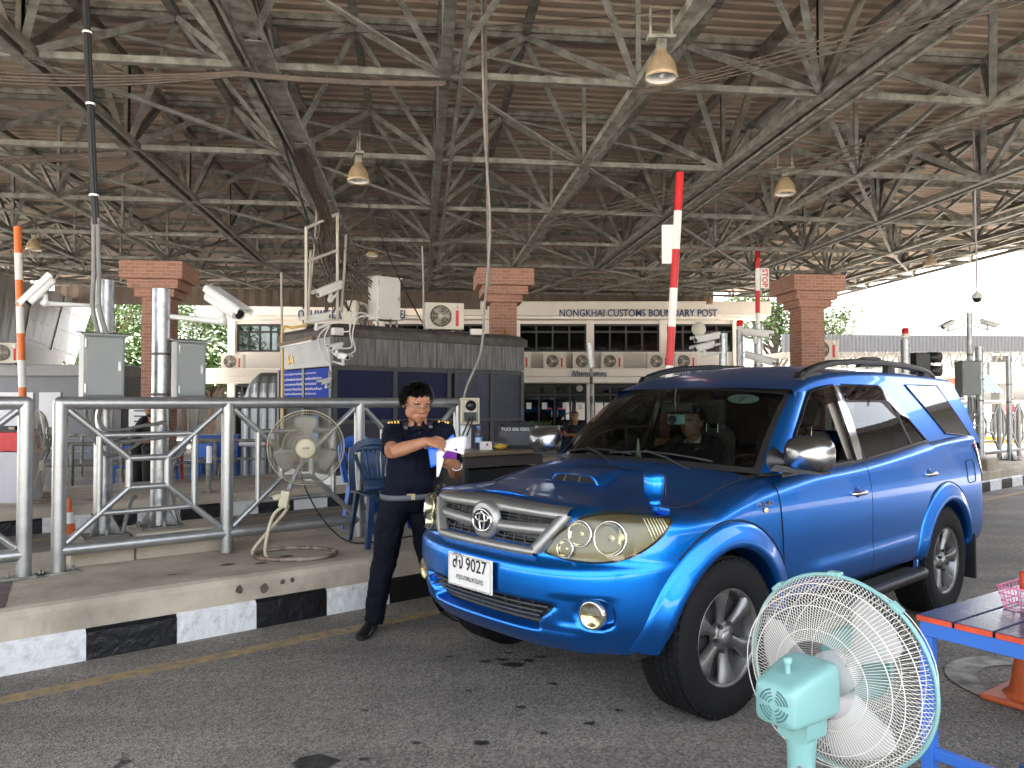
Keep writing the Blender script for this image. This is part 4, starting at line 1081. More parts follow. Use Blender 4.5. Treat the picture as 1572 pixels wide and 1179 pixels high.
for sg in (1, -1):
    # beltline moulding + windows
    def glass_poly(edge_b, edge_t, name, mt, off=.004, n=24, k=8):
        mm = MB(); mm.grid(lambda u, v: SG(lerp(edge_b(u)[0], edge_t(u)[0], v), lerp(edge_b(u)[1], edge_t(u)[1], v), off, sg), n + 1, k + 1); return mm.build(name, mt, car)
    bl = lambda x: belt(x) + .012
    eb = lambda u: (lerp(1.66, 2.405, u), bl(lerp(1.66, 2.405, u))); et = lambda u: (lerp(2.20, 2.42, u) if u > .0 else 2.20, lerp(1.595, 1.615, u))
    # front window: a sail shaped opening; the near one is wound down
    def fwt(u): x = lerp(1.50, 2.35, u); return (x, min(wtop(x) - .008, 1.125 + (x - 1.46) * .83))
    fb = lambda u: (lerp(1.50, 2.35, u), bl(lerp(1.50, 2.35, u)))
    if sg < 0: glass_poly(fb, fwt, 'side_window', TINT)
    else: glass_poly(fb, lambda u: (fb(u)[0], min(fwt(u)[1], fb(u)[1] + .02)), 'side_window', TINT)
    def rwt(u): x = lerp(2.455, 3.50, u); return (x, max(min(wtop(x) - .008, 1.63 - max(0, x - 3.03) * .80), bl(x)))
    rb = lambda u: (lerp(2.455, 3.50, u), bl(lerp(2.455, 3.50, u)))
    glass_poly(rb, rwt, 'side_window', TINT)
    glass_poly(lambda u: (lerp(3.93, 4.43, u), 1.29 - .03 * u), lambda u: (lerp(3.50, 4.12, u), 1.655), 'quarter_window', PRIV, .005)
    mm = MB()
    def edge_tube(pts, r): mm.tube([SG(x, z, .004, sg) for x, z in pts], r, 6, True)
    edge_tube([fb(i / 14) for i in range(15)] + [fwt(i / 14) for i in range(14, -1, -1)], .010)
    edge_tube([rb(i / 14) for i in range(15)] + [rwt(i / 14) for i in range(14, -1, -1)], .010)
    edge_tube([(3.93, 1.29), (4.18, 1.275), (4.43, 1.26), (4.30, 1.42), (4.12, 1.655), (3.8, 1.655), (3.50, 1.655), (3.72, 1.47)], .006)
    mm.tube([SG(3.22, bl(3.22), .006, sg), SG(3.12, 1.555, .006, sg)], .010, 6)
    mm.build('window_seal', TRIM, car)
    mm = MB(); mm.grid(lambda u, v: SG(lerp(2.355, 2.455, u), lerp(1.155, 1.632, v), .006, sg), 3, 8); mm.build('door_pillar', CHROME, car)
    mm = MB(); mm.grid(lambda u, v: SG(lerp(1.46, 3.55, u), lerp(belt(lerp(1.46, 3.55, u)) - .008, belt(lerp(1.46, 3.55, u)) + .016, v), .007, sg), 40, 3); mm.build('belt_moulding', TRIM, car)
    # rain visors
    VIS = glass('smoked_visor', (.42, .36, .36), .5) if 'smoked_visor' not in _mats else _mats['smoked_visor']
    mm = MB()
    mm.grid(lambda u, v: SG(lerp(1.50, 2.36, u), max(fwt(u)[1] + .014 - .115 * v * sst(0, .25, u + .1), 1.13), .012 + .014 * v, sg), 25, 4)
    mm.grid(lambda u, v: SG(lerp(2.455, 3.34, u), rwt(u * .845)[1] + .014 - .11 * v * sst(1.05, .75, u), .012 + .014 * v, sg), 25, 4)
    mm.build('rain_visor', VIS, car)
    # door mirror
    mm = MB(); c = Vector((-1.44, 1.0 * sg, 1.255))
    rings = []
    for dx, sx, sz in ((.088, .0, .0), (.085, .02, .02), (.075, .075, .05), (.05, .108, .076), (.01, .128, .092), (-.035, .132, .097), (-.05, .128, .094), (-.05, .11, .08), (-.042, .0, .0)):
        rings.append([c + Vector((dx, sx * (1 if math.cos(a) == 0 else abs(math.cos(a)) ** .6 * (1 if math.cos(a) > 0 else -1)) , sz * (abs(math.sin(a)) ** .7 * (1 if math.sin(a) > 0 else -1)))) for a in [k * math.pi / 14 + .001 for k in range(28)]])
    mm.loft(rings[:7], cap=False); mir = mm.build('door_mirror', mat('mirror_silver', (.30, .30, .30), .22, .95), car)
    mm = MB(); mm.loft(rings[6:], cap=False); mm.build('mirror_glass', TRIM, mir)
    mm = MB(); mm.loft([[c + Vector((-.02, (-.13 - .08 * t) * sg, -.05)) + Vector((.035 * math.cos(k * .785) * (1 + t), 0, .035 * math.sin(k * .785) * (1 + 1.4 * t))) for k in range(8)] for t in (-.9, 0, .5, 1)]); mm.loft([[c + Vector((.02 + dx, -.16 * sg + (.0 if dx else 0), -.06)), c + Vector((.02 + dx, .10 * sg, -.088)), c + Vector((.02 + dx, .10 * sg, -.098)), c + Vector((.02 + dx, -.2 * sg, -.098))] for dx in (.02, -.07)]); mm.build('mirror_arm', TRIM, mir)
    # roof rail
    mm = MB(); yr = lambda x: (sideY(x, roofe(x)) - .055) * sg
    zr = lambda x: -roof_pt(x, 0).z * 0 + roofe(x) + .035
    pts = [(2.06, .0), (2.15, .030), (2.28, .045), (2.5, .058), (2.9, .064), (3.3, .064), (3.7, .060), (4.0, .048), (4.15, .03), (4.24, .0)]
    rows = []
    for x, h in pts:
        c0 = K(x, yr(x), zr(x) + h); th_ = .028 if .01 < h else .02
        rows.append([c0 + Vector((0, dy, dz)) for dy, dz in ((-.026, -.022), (.026, -.022), (.028, .0), (.018, .018), (-.018, .018), (-.028, .0))])
    mm.loft(rows)
    for x, h, L in ((2.20, .03, .24), (3.42, .06, .10), (4.08, .035, .12)):
        mm.loft([[K(x + sx * L / 2 * f, yr(x) + sy * .024, z_) for sx, sy in ((-1, -1), (1, -1), (1, 1), (-1, 1))] for f, z_ in ((1.3, zr(x) - .02), (1.0, zr(x) + h - .01))])
    mm.build('roof_rail', mat('rail_black', (.006, .006, .006), .5), car, .004)
# fender mirror on the near front wing
m = MB(); fp = p_of_x(.80); b0 = Vector(bodyS(fp, 1)); base = K(.46, .785, 1.035)
m.tube([base + Vector((-.06, .0, -.012)), base + Vector((.0, .0, .0)), base + Vector((.03, .012, .012))], [.026, .022, .016], 10)
m.cyl(base + Vector((.025, .01, .0)), base + Vector((.03, .012, .045)), .017); m.lathe([(.022, .02), (.030, .03), (.022, .045), (.015, .06)], base + Vector((.03, .012, .0)), seg=14)
c = base + Vector((.035, .012, .115)); rings = []
for dz, sx, sy in ((-.065, .03, .03), (-.06, .046, .045), (-.03, .054, .053), (.03, .056, .056), (.052, .05, .05), (.06, .03, .03)):
    rings.append([c + Vector((sx * .85 * math.cos(a) * (1 if math.cos(a) > 0 else .45), sy * math.sin(a), dz)) for a in [k * math.pi / 10 for k in range(20)]])
m.loft(rings); fm = m.build('wing_mirror', PAINT, car)
m = MB(); m.box(c + Vector((-.026, 0, -.003)), (.006, .09, .10)); m.build('mirror_glass', TRIM, fm, .002)
# wipers
m = MB()
for s0, s1 in ((.72, -.12), (.10, -.76)):
    pts = [ws(lerp(s0, s1, k / 10), .055 + .10 * math.sin(math.pi * k / 10) * .35, .014) for k in range(11)]; m.tube(pts, .006, 5)
    a = K(*(WSB(s0 - .1) + Vector((-.05, 0, -.01)))); m.tube([a, a.lerp(pts[6], .5) + Vector((.012, 0, .018)), pts[6] + Vector((.006, 0, .008))], .007, 5)
m.build('wiper', TRIM, car)
# ---- cabin: dashboard, seats, wheel, head lining
m = MB()
m.loft([[K(1.18 + .30 * t, y, 1.09 - .02 * t) for y in (-.72, 0, .72)] for t in (0, 1)], cap=False, closed=False)
rows = [[K(x, y, z) for x, z in ((1.12, 1.11), (1.40, 1.105), (1.66, 1.10), (1.76, 1.04), (1.80, .80), (1.62, .62))] for y in (-.72, -.4, 0, .4, .72)]
m.loft(rows, cap=False, closed=False)
m.lathe([(.0, .0), (.12, .0), (.14, -.05)], K(1.70, -.37, 1.14), (0, 0, 1), 16)
dash = m.build('dashboard', CABIN, car)
m = MB(); cst = K(1.92, -.37, .99); ax_ = Vector((-.9, 0, .43)).normalized(); xx = Vector((0, 1, 0)); yy = ax_.cross(xx)
m.tube([cst + xx * .185 * math.cos(k * .2618) + yy * .185 * math.sin(k * .2618) for k in range(24)], .016, 8, True)
for a in (0, math.pi, -math.pi / 2): m.bar(cst, cst + xx * .18 * math.cos(a) + yy * .18 * math.sin(a), .05, .025)
m.ball(cst, (.06, .06, .05)); m.build('steering_wheel', TRIM, car)
SEAT = mat('grey_seat_cloth', (.09, .085, .078), .9, var=.15, vscale=20)
for x, y in ((2.45, .37), (2.45, -.37), (3.45, .37), (3.45, -.37)):
    m = MB()
    m.loft([[K(x + a, y + s, z) for s, z in ((-.22 * f, .66), (-.25 * f, .74), (-.15, .78), (.15, .78), (.25 * f, .74), (.22 * f, .66))] for a, f in ((-.55, .9), (-.4, 1), (-.1, 1), (.02, .95))])
    m.loft([[K(x + dx + t, y + s, z) for s, t in ((-.23 * f, .0), (-.24 * f, .08), (-.1, .12), (.1, .12), (.24 * f, .08), (.23 * f, .0), (.12, .02), (-.12, .02))] for dx, z, f in ((-.06, .74, .9), (0, .95, 1), (.08, 1.2, .95), (.12, 1.30, .75), (.13, 1.33, .5))])
    m.loft([[K(x + .13 + t, y + s, z) for s, t in ((-.13 * f, .0), (-.12 * f, .07), (.12 * f, .07), (.13 * f, .0), (.08, -.03), (-.08, -.03))] for z, f in ((1.37, .8), (1.40, 1), (1.50, 1), (1.545, .8))])
    st = m.build('seat', SEAT, car, sub=1)
    m = MB()
    for dy in (-.05, .05): m.cyl(K(x + .14, y + dy, 1.30), K(x + .15, y + dy, 1.42), .007)
    m.build('headrest_post', CHROME, st)
m = MB(); m.grid(lambda u, v: roof_pt(lerp(X0R + .02, 4.4, u), (v * 2 - 1) * .97) - Vector((0, 0, .03)), 12, 9)
for sg in (1, -1): m.add([K(1.5, .80 * sg, .5), K(4.5, .80 * sg, .5), K(4.5, .80 * sg, 1.12), K(1.5, .80 * sg, 1.10)], [(0, 1, 2, 3)])
for sg in (1, -1):
    m.grid(lambda u, v: SG(lerp(3.05 + (1.63 - min(lerp(1.15, 1.66, v), 1.63)) / .80, 4.45, u), lerp(1.15, 1.66, v), -.03, sg), 6, 6)
    m.grid(lambda u, v: SG(lerp(2.05, 4.4, u), lerp(wtop(lerp(2.05, 4.4, u)) + .0, roofe(lerp(2.05, 4.4, u)) + .005, v), -.03, sg), 12, 3)
    m.grid(lambda u, v: ws(sg * .985, u, -.02).lerp(SG(lerp(1.46, 2.04, u), lerp(1.135, 1.595, u), -.02, sg), v), 10, 3)
m.add([K(4.45, -.8, .5), K(4.45, .8, .5), K(4.45, .76, 1.15), K(4.45, -.76, 1.15)], [(0, 1, 2, 3)]); m.build('cabin_lining', CABIN, car)
m = MB(); mp = ws(.02, .80, -.07); m.box(mp, (.025, .24, .065)); m.bar(mp, ws(.02, .88, -.005), .02); m.build('rear_view_mirror', TRIM, car, .012)
m = MB()                                                      # pleated curtain in the near front window
for k in range(9):
    x = 2.30 + .0125 * k; m.add([SG(x, 1.60, -.04 + .008 * (k % 2)), SG(x + .0125, 1.60, -.04 + .008 * ((k + 1) % 2)), SG(x + .0125 + .05, 1.14, -.04 + .008 * ((k + 1) % 2)), SG(x + .05, 1.14, -.04 + .008 * (k % 2))], [(0, 1, 2, 3)])
m.build('window_curtain', mat('beige_curtain', (.30, .26, .22), .9), car)
# paper discs and stickers on the windscreen
m = MB()
m.add([ws(.66 + .13 * math.cos(k * .2618), .865 + .075 * math.sin(k * .2618), -.004) for k in range(24)], [tuple(range(24))]); st = m.build('windscreen_sticker', mat('pale_sticker', (.34, .40, .38), .6), car)
m = MB()
def wp(ds, dt): return ws(.66 + ds, .865 + dt, -.0025)
for a, b in (((-.05, .035), (.055, .035)), ((.005, .035), (-.01, -.04))): m.bar(wp(*a), wp(*b), .010, .002)
m.build('sticker_letter', PLK, st)
m = MB(); m.add([ws(s, t, -.004) for s, t in ((-.80, .80), (-.62, .80), (-.60, .93), (-.76, .93))], [(0, 1, 2, 3)]); m.build('permit_sticker', mat('permit_pale', (.22, .26, .28), .6), car)
# ================================================================== tube railings on the near island
RT = 6.02; RZ1, RZ0 = 1.522, IH + .16
def railing(name, lab, posts, t=RT, z1=RZ1, z0=RZ0, ends=True, zb=IH, rp=.046, group='tube railings on the island'):
    th = thing(name, lab, 'railing', RP(posts[0], t, zb), 0, group); inv = Matrix.Translation(-th.location)
    def P(s, z): return RP(s, t, z) - th.location
    for s in posts:
        m = MB(); m.cyl(P(s, zb + .01), P(s, z1 + (.0 if s not in (posts[0], posts[-1]) else -.0)), rp, seg=20); p = m.build('post', TUBE, th)
        if s in (posts[0], posts[-1]):
            m = MB(); R = ROAD.to_3x3(); m.box(P(s, zb + .012), (.26, .11, .014), R); p2 = m.build('base_plate', GALV, th)
            m = MB()
            for ds in (-.09, .09): m.cyl(P(s + ds, zb + .015), P(s + ds, zb + .05), .011, seg=6)
            m.each('bolt', GALV, p2)
    m = MB(); m.tube([P(posts[0], z1 - .0), P(posts[-1], z1)], rp * .96, 20); m.ball(P(posts[0], z1), rp * .98); m.ball(P(posts[-1], z1), rp * .98); m.build('top_rail', TUBE, th)
    m = MB(); m.cyl(P(posts[0], z0), P(posts[-1], z0), rp * .93, seg=18); m.build('bottom_rail', TUBE, th)
    for a, b in zip(posts, posts[1:]):
        m = MB(); c, zc = (a + b) / 2, (z0 + z1) / 2; w, h = (b - a) / 2 - rp, (z1 - z0) / 2 - rp
        q = lambda i, j: P(c + i * w, zc + j * h)
        for i in (-1, 1):
            for j in (-1, 1): m.cyl(q(i, j), q(i * .25, j * .23), .0235, seg=12)
            m.cyl(q(i * .25, -.25), q(i * .25, .25), .0235, seg=12); m.cyl(q(-.27, i * .23), q(.27, i * .23), .0235, seg=12)
            m.cyl(q(i * .62, -.60), q(i * .62, .60), .022, seg=12); m.cyl(q(-.62, i * .60), q(.62, i * .60), .020, seg=12)
        m.build('lattice', TUBE, th)
    return th
railing('tube_railing', 'grey tube railing in three lattice panels between the cabinet poles and the officer', [.90, 2.03, 3.16, 4.20])
railing('tube_railing', 'grey tube railing panel cut by the left edge, ending beside the longer railing', [-1.56, -.43, .70])
railing('tube_railing', 'distant tube railing on the island behind the blue wagon', [12.2, 13.3, 14.4, 15.5, 16.6, 17.7, 18.8, 19.9])
railing('tube_railing', 'farthest pale railing across the next lane at the right edge', [21, 22.2, 23.4, 24.6, 25.8, 27], 10.9, 1.3, .42, zb=.3)
# ================================================================== galvanised poles with cabinets and cameras
def cctv(p, dirv, lab, L=.42, arm_to=None, sc_=1.0, group='camera housings on poles'):
    t = thing('security_camera', lab, 'security camera', p, 0, group)
    d = Vector(dirv).normalized(); x = d.cross(Vector((0, 0, 1))).normalized(); u = x.cross(d); R = Matrix((x, d, u)).transposed(); T = R.to_4x4()
    m = MB(T); w, h = .075 * sc_, .055 * sc_; rows = []
    for y, f in ((-L / 2, .8), (-L / 2 + .02, 1), (L / 2 - .03, 1), (L / 2, .92)):
        rows.append([Vector((w * f * math.copysign(abs(math.cos(a)) ** .5, math.cos(a)), y, h * f * math.copysign(abs(math.sin(a)) ** .5, math.sin(a)))) for a in [k * math.pi / 8 + .01 for k in range(16)]])
    m.loft(rows); m.build('housing', WHITE, t)
    m = MB(T); rows = [[Vector((w * 1.18 * c, y, h * 1.1 * s + .012)) for c, s in ((-1, .1), (-1, .8), (-.8, 1.05), (.8, 1.05), (1, .8), (1, .1))] for y in (-L / 2 - .01, L / 2 + .05)]
    m.loft(rows, cap=False, closed=False, sm=False); m.build('sunshield', WHITE, t, solid=.006)
    m = MB(T); m.lathe([(h * .72, .0), (h * .72, .012), (h * .55, .008), (0, .008)], (0, L / 2 + .0, 0), (0, 1, 0), 18); m.build('lens', BLACKM, t)
    m = MB(); b = Vector((0, 0, 0)) - u * (h + .0); m.cyl(b, b - Vector((0, 0, .07 * sc_)), .03 * sc_, seg=12); m.ball(b - Vector((0, 0, .09 * sc_)), .045 * sc_)
    if arm_to is not None:
        a = Vector(arm_to) - Vector(p); e = b - Vector((0, 0, .10 * sc_)); m.tube([e, e.lerp(a, .25), a], [.03 * sc_, .026 * sc_, .02 * sc_], 10)
    m.build('bracket', WHITE, t)
    return t
def pole(p, h, r, lab, base=True, group='galvanised camera poles'):
    t = thing('steel_pole', lab, 'pole', p, 0, group); m = MB(); m.cyl((0, 0, 0), (0, 0, h), r, seg=20); sh = m.build('shaft', ZINC, t)
    m = MB(); m.lathe([(r + .004, h * .55), (r + .004, h * .56), (0, h * .56)], seg=20); m.lathe([(r + .004, h * .72), (r + .004, h * .73)], seg=20); m.build('strap', GALV_D, t)
    if base:
        m = MB(); m.box((0, 0, .010), (.30, .30, .02), ROAD.to_3x3()); b = m.build('base_plate', GALV_D, t)
        m = MB()
        for a in range(4): c, s = math.cos(a * 1.5708 + .78 + ROADYAW), math.sin(a * 1.5708 + .78 + ROADYAW); m.add([(c * r, s * r, .02), (c * (r + .09), s * (r + .09), .02), (c * r, s * r, .16)], [(0, 1, 2)])
        m.each('gusset', ZINC, t, solid=.012)
        m = MB()
        for a in range(4): c, s = math.cos(a * 1.5708 + ROADYAW), math.sin(a * 1.5708 + ROADYAW); m.cyl((c * .15, s * .15, .02), (c * .15, s * .15, .06), .014, seg=6)
        m.each('bolt', GALV, b)
    return t
m = MB(ROAD); m.bbox((1.0, 6.19, IH - .02), (1.42, 6.66, .53)); m.bbox((1.43, 6.21, IH - .02), (2.1, 6.70, .55))
tag(m.build('plinth', CONC, bevel=.02), kind='structure')
P1, P2 = RP(1.245, 6.42, .53), RP(1.65, 6.45, .55)
pole(P1, 2.445 - .53, .064, 'galvanised pole behind the first grey cabinet, left of the brick pillar'); pole(P2, 2.42 - .55, .066, 'galvanised pole in front of the left brick pillar, carrying the second grey cabinet')
def cabinet(c, dims, lab, mt, slope=True, latches=True, group='equipment cabinets', yaw=ROADYAW):
    t = thing('cabinet', lab, 'cabinet', c, yaw, group); w, d, h = dims
    m = MB(); m.bbox((-w / 2, -d / 2, 0), (w / 2, d / 2, h)); m.build('case', mt, t, .006)
    m = MB(); m.bbox((-w / 2 + .012, -d / 2 - .012, .015), (w / 2 - .012, -d / 2 - .001, h - .02)); dr = m.build('door', mt, t, .005)
    m = MB()
    for z in (.15, .85): m.cyl((-w / 2 + .012, -d / 2 - .014, h * z - .03), (-w / 2 + .012, -d / 2 - .014, h * z + .03), .008, seg=8)
    m.each('hinge', ZINC, dr)
    m = MB(); m.box((w / 2 - .04, -d / 2 - .018, h * .5), (.02, .012, .07)); m.build('latch', ZINC, dr)
    m = MB(); m.add([(-w / 2 - .02, -d / 2 - .04, h), (w / 2 + .02, -d / 2 - .04, h), (w / 2 + .02, d / 2 + .02, h + .03), (-w / 2 - .02, d / 2 + .02, h + .03)], [(0, 1, 2, 3)]); m.build('lid', mt, t, solid=.012)
    return t
# first cabinet: left of pole 1, second: right of pole 2
c1 = RP(1.20, 6.28, 1.56); cabinet(c1, (.27, .18, .46), 'grey steel cabinet with drip lid left of the first pole, cables entering its top', GREYBOX)
c2 = RP(1.86, 6.45, 1.56); cabinet(c2, (.22, .17, .455), 'grey steel cabinet fixed to the right of the second pole', GREYBOX)
q = aty(62, 446, 5.5); cctv(q, (-.5, -.35, -.75), 'camera housing on an arm left of the first pole, tilted steeply down', .23, P1 + Vector((0, 0, 1.72)), .68)
q = aty(345, 467, 6.15); cctv(q, (.72, -.35, -.45), 'camera housing on an arm right of the second pole, tilted to the right', .36, P2 + Vector((0, 0, 1.66)), .95)
# hoses below the cabinets and the cable bundle from the roof
m = MB(); HOSE = mat('grey_conduit', (.16, .155, .145), .5, var=.15, vscale=20)
def P_(s, t, z): return RP(s, t, z)
def spline(pts, n=6):
    pts = [Vector(p) for p in pts]; out = []
    for i in range(len(pts) - 1):
        p0 = pts[max(i - 1, 0)]; p1 = pts[i]; p2 = pts[i + 1]; p3 = pts[min(i + 2, len(pts) - 1)]
        for k in range(n):
            t = k / n; out.append(.5 * (2 * p1 + (p2 - p0) * t + (2 * p0 - 5 * p1 + 4 * p2 - p3) * t * t + (3 * p1 - p0 - 3 * p2 + p3) * t ** 3))
    return out + [pts[-1]]
for k, (d, w_) in enumerate(((.42, .20), (.34, .12), (.25, .30))):
    m.tube(spline([P_(1.12 + .05 * k, 6.28, 1.57), P_(1.10 + .04 * k, 6.25, 1.40), P_(1.14 + w_ * .4, 6.24, 1.57 - d), P_(1.2 + w_, 6.3, 1.60 - d), P_(1.3 + w_ * 1.2, 6.36, 1.52 - d * .6)]), .014, 8)
m.tube(spline([P_(1.78, 6.45, 1.57), P_(1.79, 6.42, 1.38), P_(1.70, 6.36, 1.27), P_(1.4, 6.33, 1.235), P_(1.2, 6.36, 1.24)]), .014, 8)
m.tube(spline([P_(1.85, 6.45, 1.57), P_(1.86, 6.43, 1.30), P_(1.80, 6.40, 1.12), P_(1.72, 6.42, 1.08)]), .014, 8)
m.tube(spline([P_(1.92, 6.45, 1.57), P_(1.93, 6.44, 1.38), P_(1.84, 6.42, 1.2), P_(1.74, 6.45, 1.0), P_(1.76, 6.45, .75), P_(1.80, 6.42, .56)]), .015, 8)
m.tube(spline([P_(1.48, 6.45, .80), P_(1.44, 6.42, .78), P_(1.40, 6.36, .68), P_(1.36, 6.32, .55)]), .015, 8)
t = thing('flexible_conduit', 'grey flexible conduits looping under the two grey cabinets', 'conduit'); m.each('hose', HOSE, t)
m = MB()
bp = [aty(126, -150, 5.6), aty(132, 0, 5.6), aty(139, 170, 5.6), aty(145, 300, 5.6), aty(148, 345, 5.6)]
for k in range(7):
    o = Vector((.016 * math.cos(k), .016 * math.sin(k * 1.0), 0)); m.tube(spline([p + o for p in bp]), .011, 6)
bl_ = m.build('cable', CABLE)
m = MB()
for p in (aty(134, 50, 5.6), aty(139, 160, 5.6), aty(144, 300, 5.6)): m.lathe([(.032, -.008), (.034, 0), (.032, .008)], p, seg=12)
m.build('cable_tie', WHITEP, bl_)
m = MB()
for k in (-1, 1): m.tube(spline([aty(147 + 3 * k, 335, 5.6), aty(148 + 4 * k, 420, 5.6), aty(147 + 5 * k, 470, 5.6), c1 + Vector((.03 * k, 0, .47))]), .017, 8)
m.build('conduit', HOSE, bl_)
tag(bl_, 'thick black cable bundle hanging from the roof to the first grey cabinet', 'cable')
# ================================================================== booth 5A
BT0, BS0, BS1, BW = 10.50, 5.07, 8.75, 1.98
booth = thing('booth', 'dark grey inspection booth marked 5A with blue film windows and roof equipment', 'booth', RP(BS0, BT0, .30), ROADYAW)
L = BS1 - BS0; H = 2.25
WOODG = mat('grey_planks', (.21, .21, .21), .5, 0, col2=(.05, .05, .052), vscale=3, detail=10, stretch=(7, 7, .5)); BFRAME = mat('booth_frame', (.055, .057, .06), .45, .2)
FILM = mat('blue_film_glass', (.008, .010, .050), .42, 0, var=.25, vscale=1.2, spec=.2); FILMD = mat('navy_panel', (.008, .010, .03), .25, 0)
PANELG = mat('booth_end_panel', (.24, .245, .25), .35, var=.15, vscale=2)
m = MB(); m.bbox((.06, .06, .0), (L - .06, BW, 1.75)); m.build('core', mat('booth_core', (.03, .03, .034), .7), booth)
m = MB()
npl = 26
for k in range(npl): m.bbox((L * k / npl + .002, -.002 - .003 * (k % 2), 1.78), (L * (k + 1) / npl - .002, .05, 2.22))
m.bbox((0, .05, 1.76), (L, BW, 2.2)); m.build('plank_band', WOODG, booth)
m = MB()
for x in (0.03, L * .285, L * .56, L * .60, L * .80, L - .06): m.bbox((x - .035, -.025, .14), (x + .035, .05, 1.76))
for z in (1.735, .93, .17): m.bbox((.03, -.018, z - .03), (L - .04, .052, z + .03))
m.build('window_frame', BFRAME, booth)
edges = (.065, L * .285 - .036, L * .285 + .036, L * .56 - .036, L * .60 + .036, L * .80 - .036, L * .80 + .036, L - .097)
for a, b in zip(edges[::2], edges[1::2]):
    m = MB(); m.bbox((a, .0, .965), (b, .03, 1.70)); m.build('pane', FILM if a < L * .5 else mat('slate_film_glass', (.045, .05, .075), .35, 0, var=.3, vscale=1.5, spec=.3), booth)
    m = MB(); m.bbox((a, .0, .205), (b, .03, .895)); m.build('lower_panel', FILMD, booth)
m = MB(); m.bbox((0, -.02, 0), (L, BW, .14)); m.build('plinth', WHITEP, booth)
m = MB()
for y in (.03, BW * .5, BW): m.bbox((-.03, y - .04, .14), (.045, y + .04, 1.76))
m.each('end_frame', BFRAME, booth)
m = MB(); m.bbox((-.012, .07, 1.77), (.0, BW - .05, 2.2)); m.build('end_panel', PANELG, booth)
m = MB()
rows = [[Vector((x, y, z)) for x, y in ((-.05 - i, -.05 - i), (L + .04 + i, -.05 - i), (L + .04 + i, BW + .04 + i), (-.05 - i, BW + .04 + i))] for z, i in ((2.2, .0), (2.32, .0), (2.335, -.02), (2.39, -.09), (2.42, -.25))]
m.loft(rows, sm=False); m.build('roof', [mat('dusty_roof', (.10, .093, .085), .8, 0, col2=(.05, .046, .042), vscale=6)], booth, .01)
SIGNB = mat('blue_sign', (.003, .03, .30), .6, spec=.1); SIGNT = mat('sign_letters', (.75, .76, .78), .5); SIGNY = mat('yellow_letters', (.70, .45, .05), .5)
endM = lambda y, z: Matrix.Translation((-.016, y, z)) @ Matrix(((0, 0, -1, 0), (-1, 0, 0, 0), (0, 1, 0, 0), (0, 0, 0, 1)))
m = MB(); m.bbox((-.014, .10, 1.22), (.0, BW - .14, 1.74)); sg_ = m.build('notice_board', SIGNB, booth)
th_ = ['ประกาศ ผู้โดยสารทุกท่านต้องแสดงเอกสาร', 'ก่อนเดินทางผ่านด่านพรมแดน โปรดเตรียมหนังสือเดินทาง', 'และยานพาหนะให้พร้อมรับการตรวจ', 'ประกาศ ห้ามนำของต้องห้ามเข้ามา', 'โปรดสำแดงสิ่งของต่อเจ้าหน้าที่ศุลกากร', 'หากฝ่าฝืนมีความผิดตามกฎหมาย']
for k, tx in enumerate(th_): mesh_text('sign_text', tx, 1.25 + .2 * (k % 2), .042, endM(BW - .20, 1.655 - .08 * k), SIGNT, sg_, .003, .01)
mesh_text('booth_number', '5A', .30, .17, endM(BW - .32, 1.83), SIGNY, booth, .004, .02)
m = MB(); m.bbox((-.016, .45, .30), (-.002, 1.1, 1.02)); ps_ = m.build('poster', mat('poster_cyan', (.02, .22, .5), .5, col2=(.01, .08, .3), vscale=7), booth)
m = MB(); m.bbox((-.02, .5, .86), (-.014, 1.05, 1.0)); m.build('poster_band', mat('poster_yellow', (.7, .6, .08), .5), ps_)
# blue sky-light strip behind the film (film edge reflecting), door stop
# things on the booth roof
rt = 2.72
bp = lambda x, y, z=rt: ROAD @ Vector((BS0 + x, BT0 + y, z))
t = cabinet(aty(590, 492, 12.4), (.42, .30, .68), 'white steel cabinet standing on short legs on the booth roof', WHITE); 
m = MB()
for x in (-.17, .17):
    for y in (-.1, .1): m.bbox((x - .015, y - .015, -.13), (x + .015, y + .015, 0))
m.each('leg', ZINC, t)
q = aty(681, 507, 12.9); q.z = 2.70; o = condenser(q, 'condenser with a red three diamond mark on the booth roof', rad(12), .78, 'condensers elsewhere')
m = MB()
for a in (90, 210, 330):
    c = Vector((.275, -.157, .53)) + Vector((math.cos(rad(a)), 0, math.sin(rad(a)))) * .026; u = Vector((math.cos(rad(a)), 0, math.sin(rad(a)))) * .026; v = Vector((-math.sin(rad(a)), 0, math.cos(rad(a)))) * .015
    m.add([c + u, c + v, c - u, c - v], [(0, 1, 2, 3)])
m.build('logo', REDP, o)
m = MB(); m.bar(q + Vector((.45, -.05, .0)), q + Vector((.68, .0, .0)), .12, .10); tag(m.build('cable_duct', CREAM, bevel=.01), 'short cream duct piece beside the condenser on the booth roof', 'duct')
q = aty(548, 505, 12.6); q.z = 2.66; condenser(q, 'pale condenser seen from its side on the booth roof behind the hanging wires', rad(80), .8, 'condensers elsewhere')
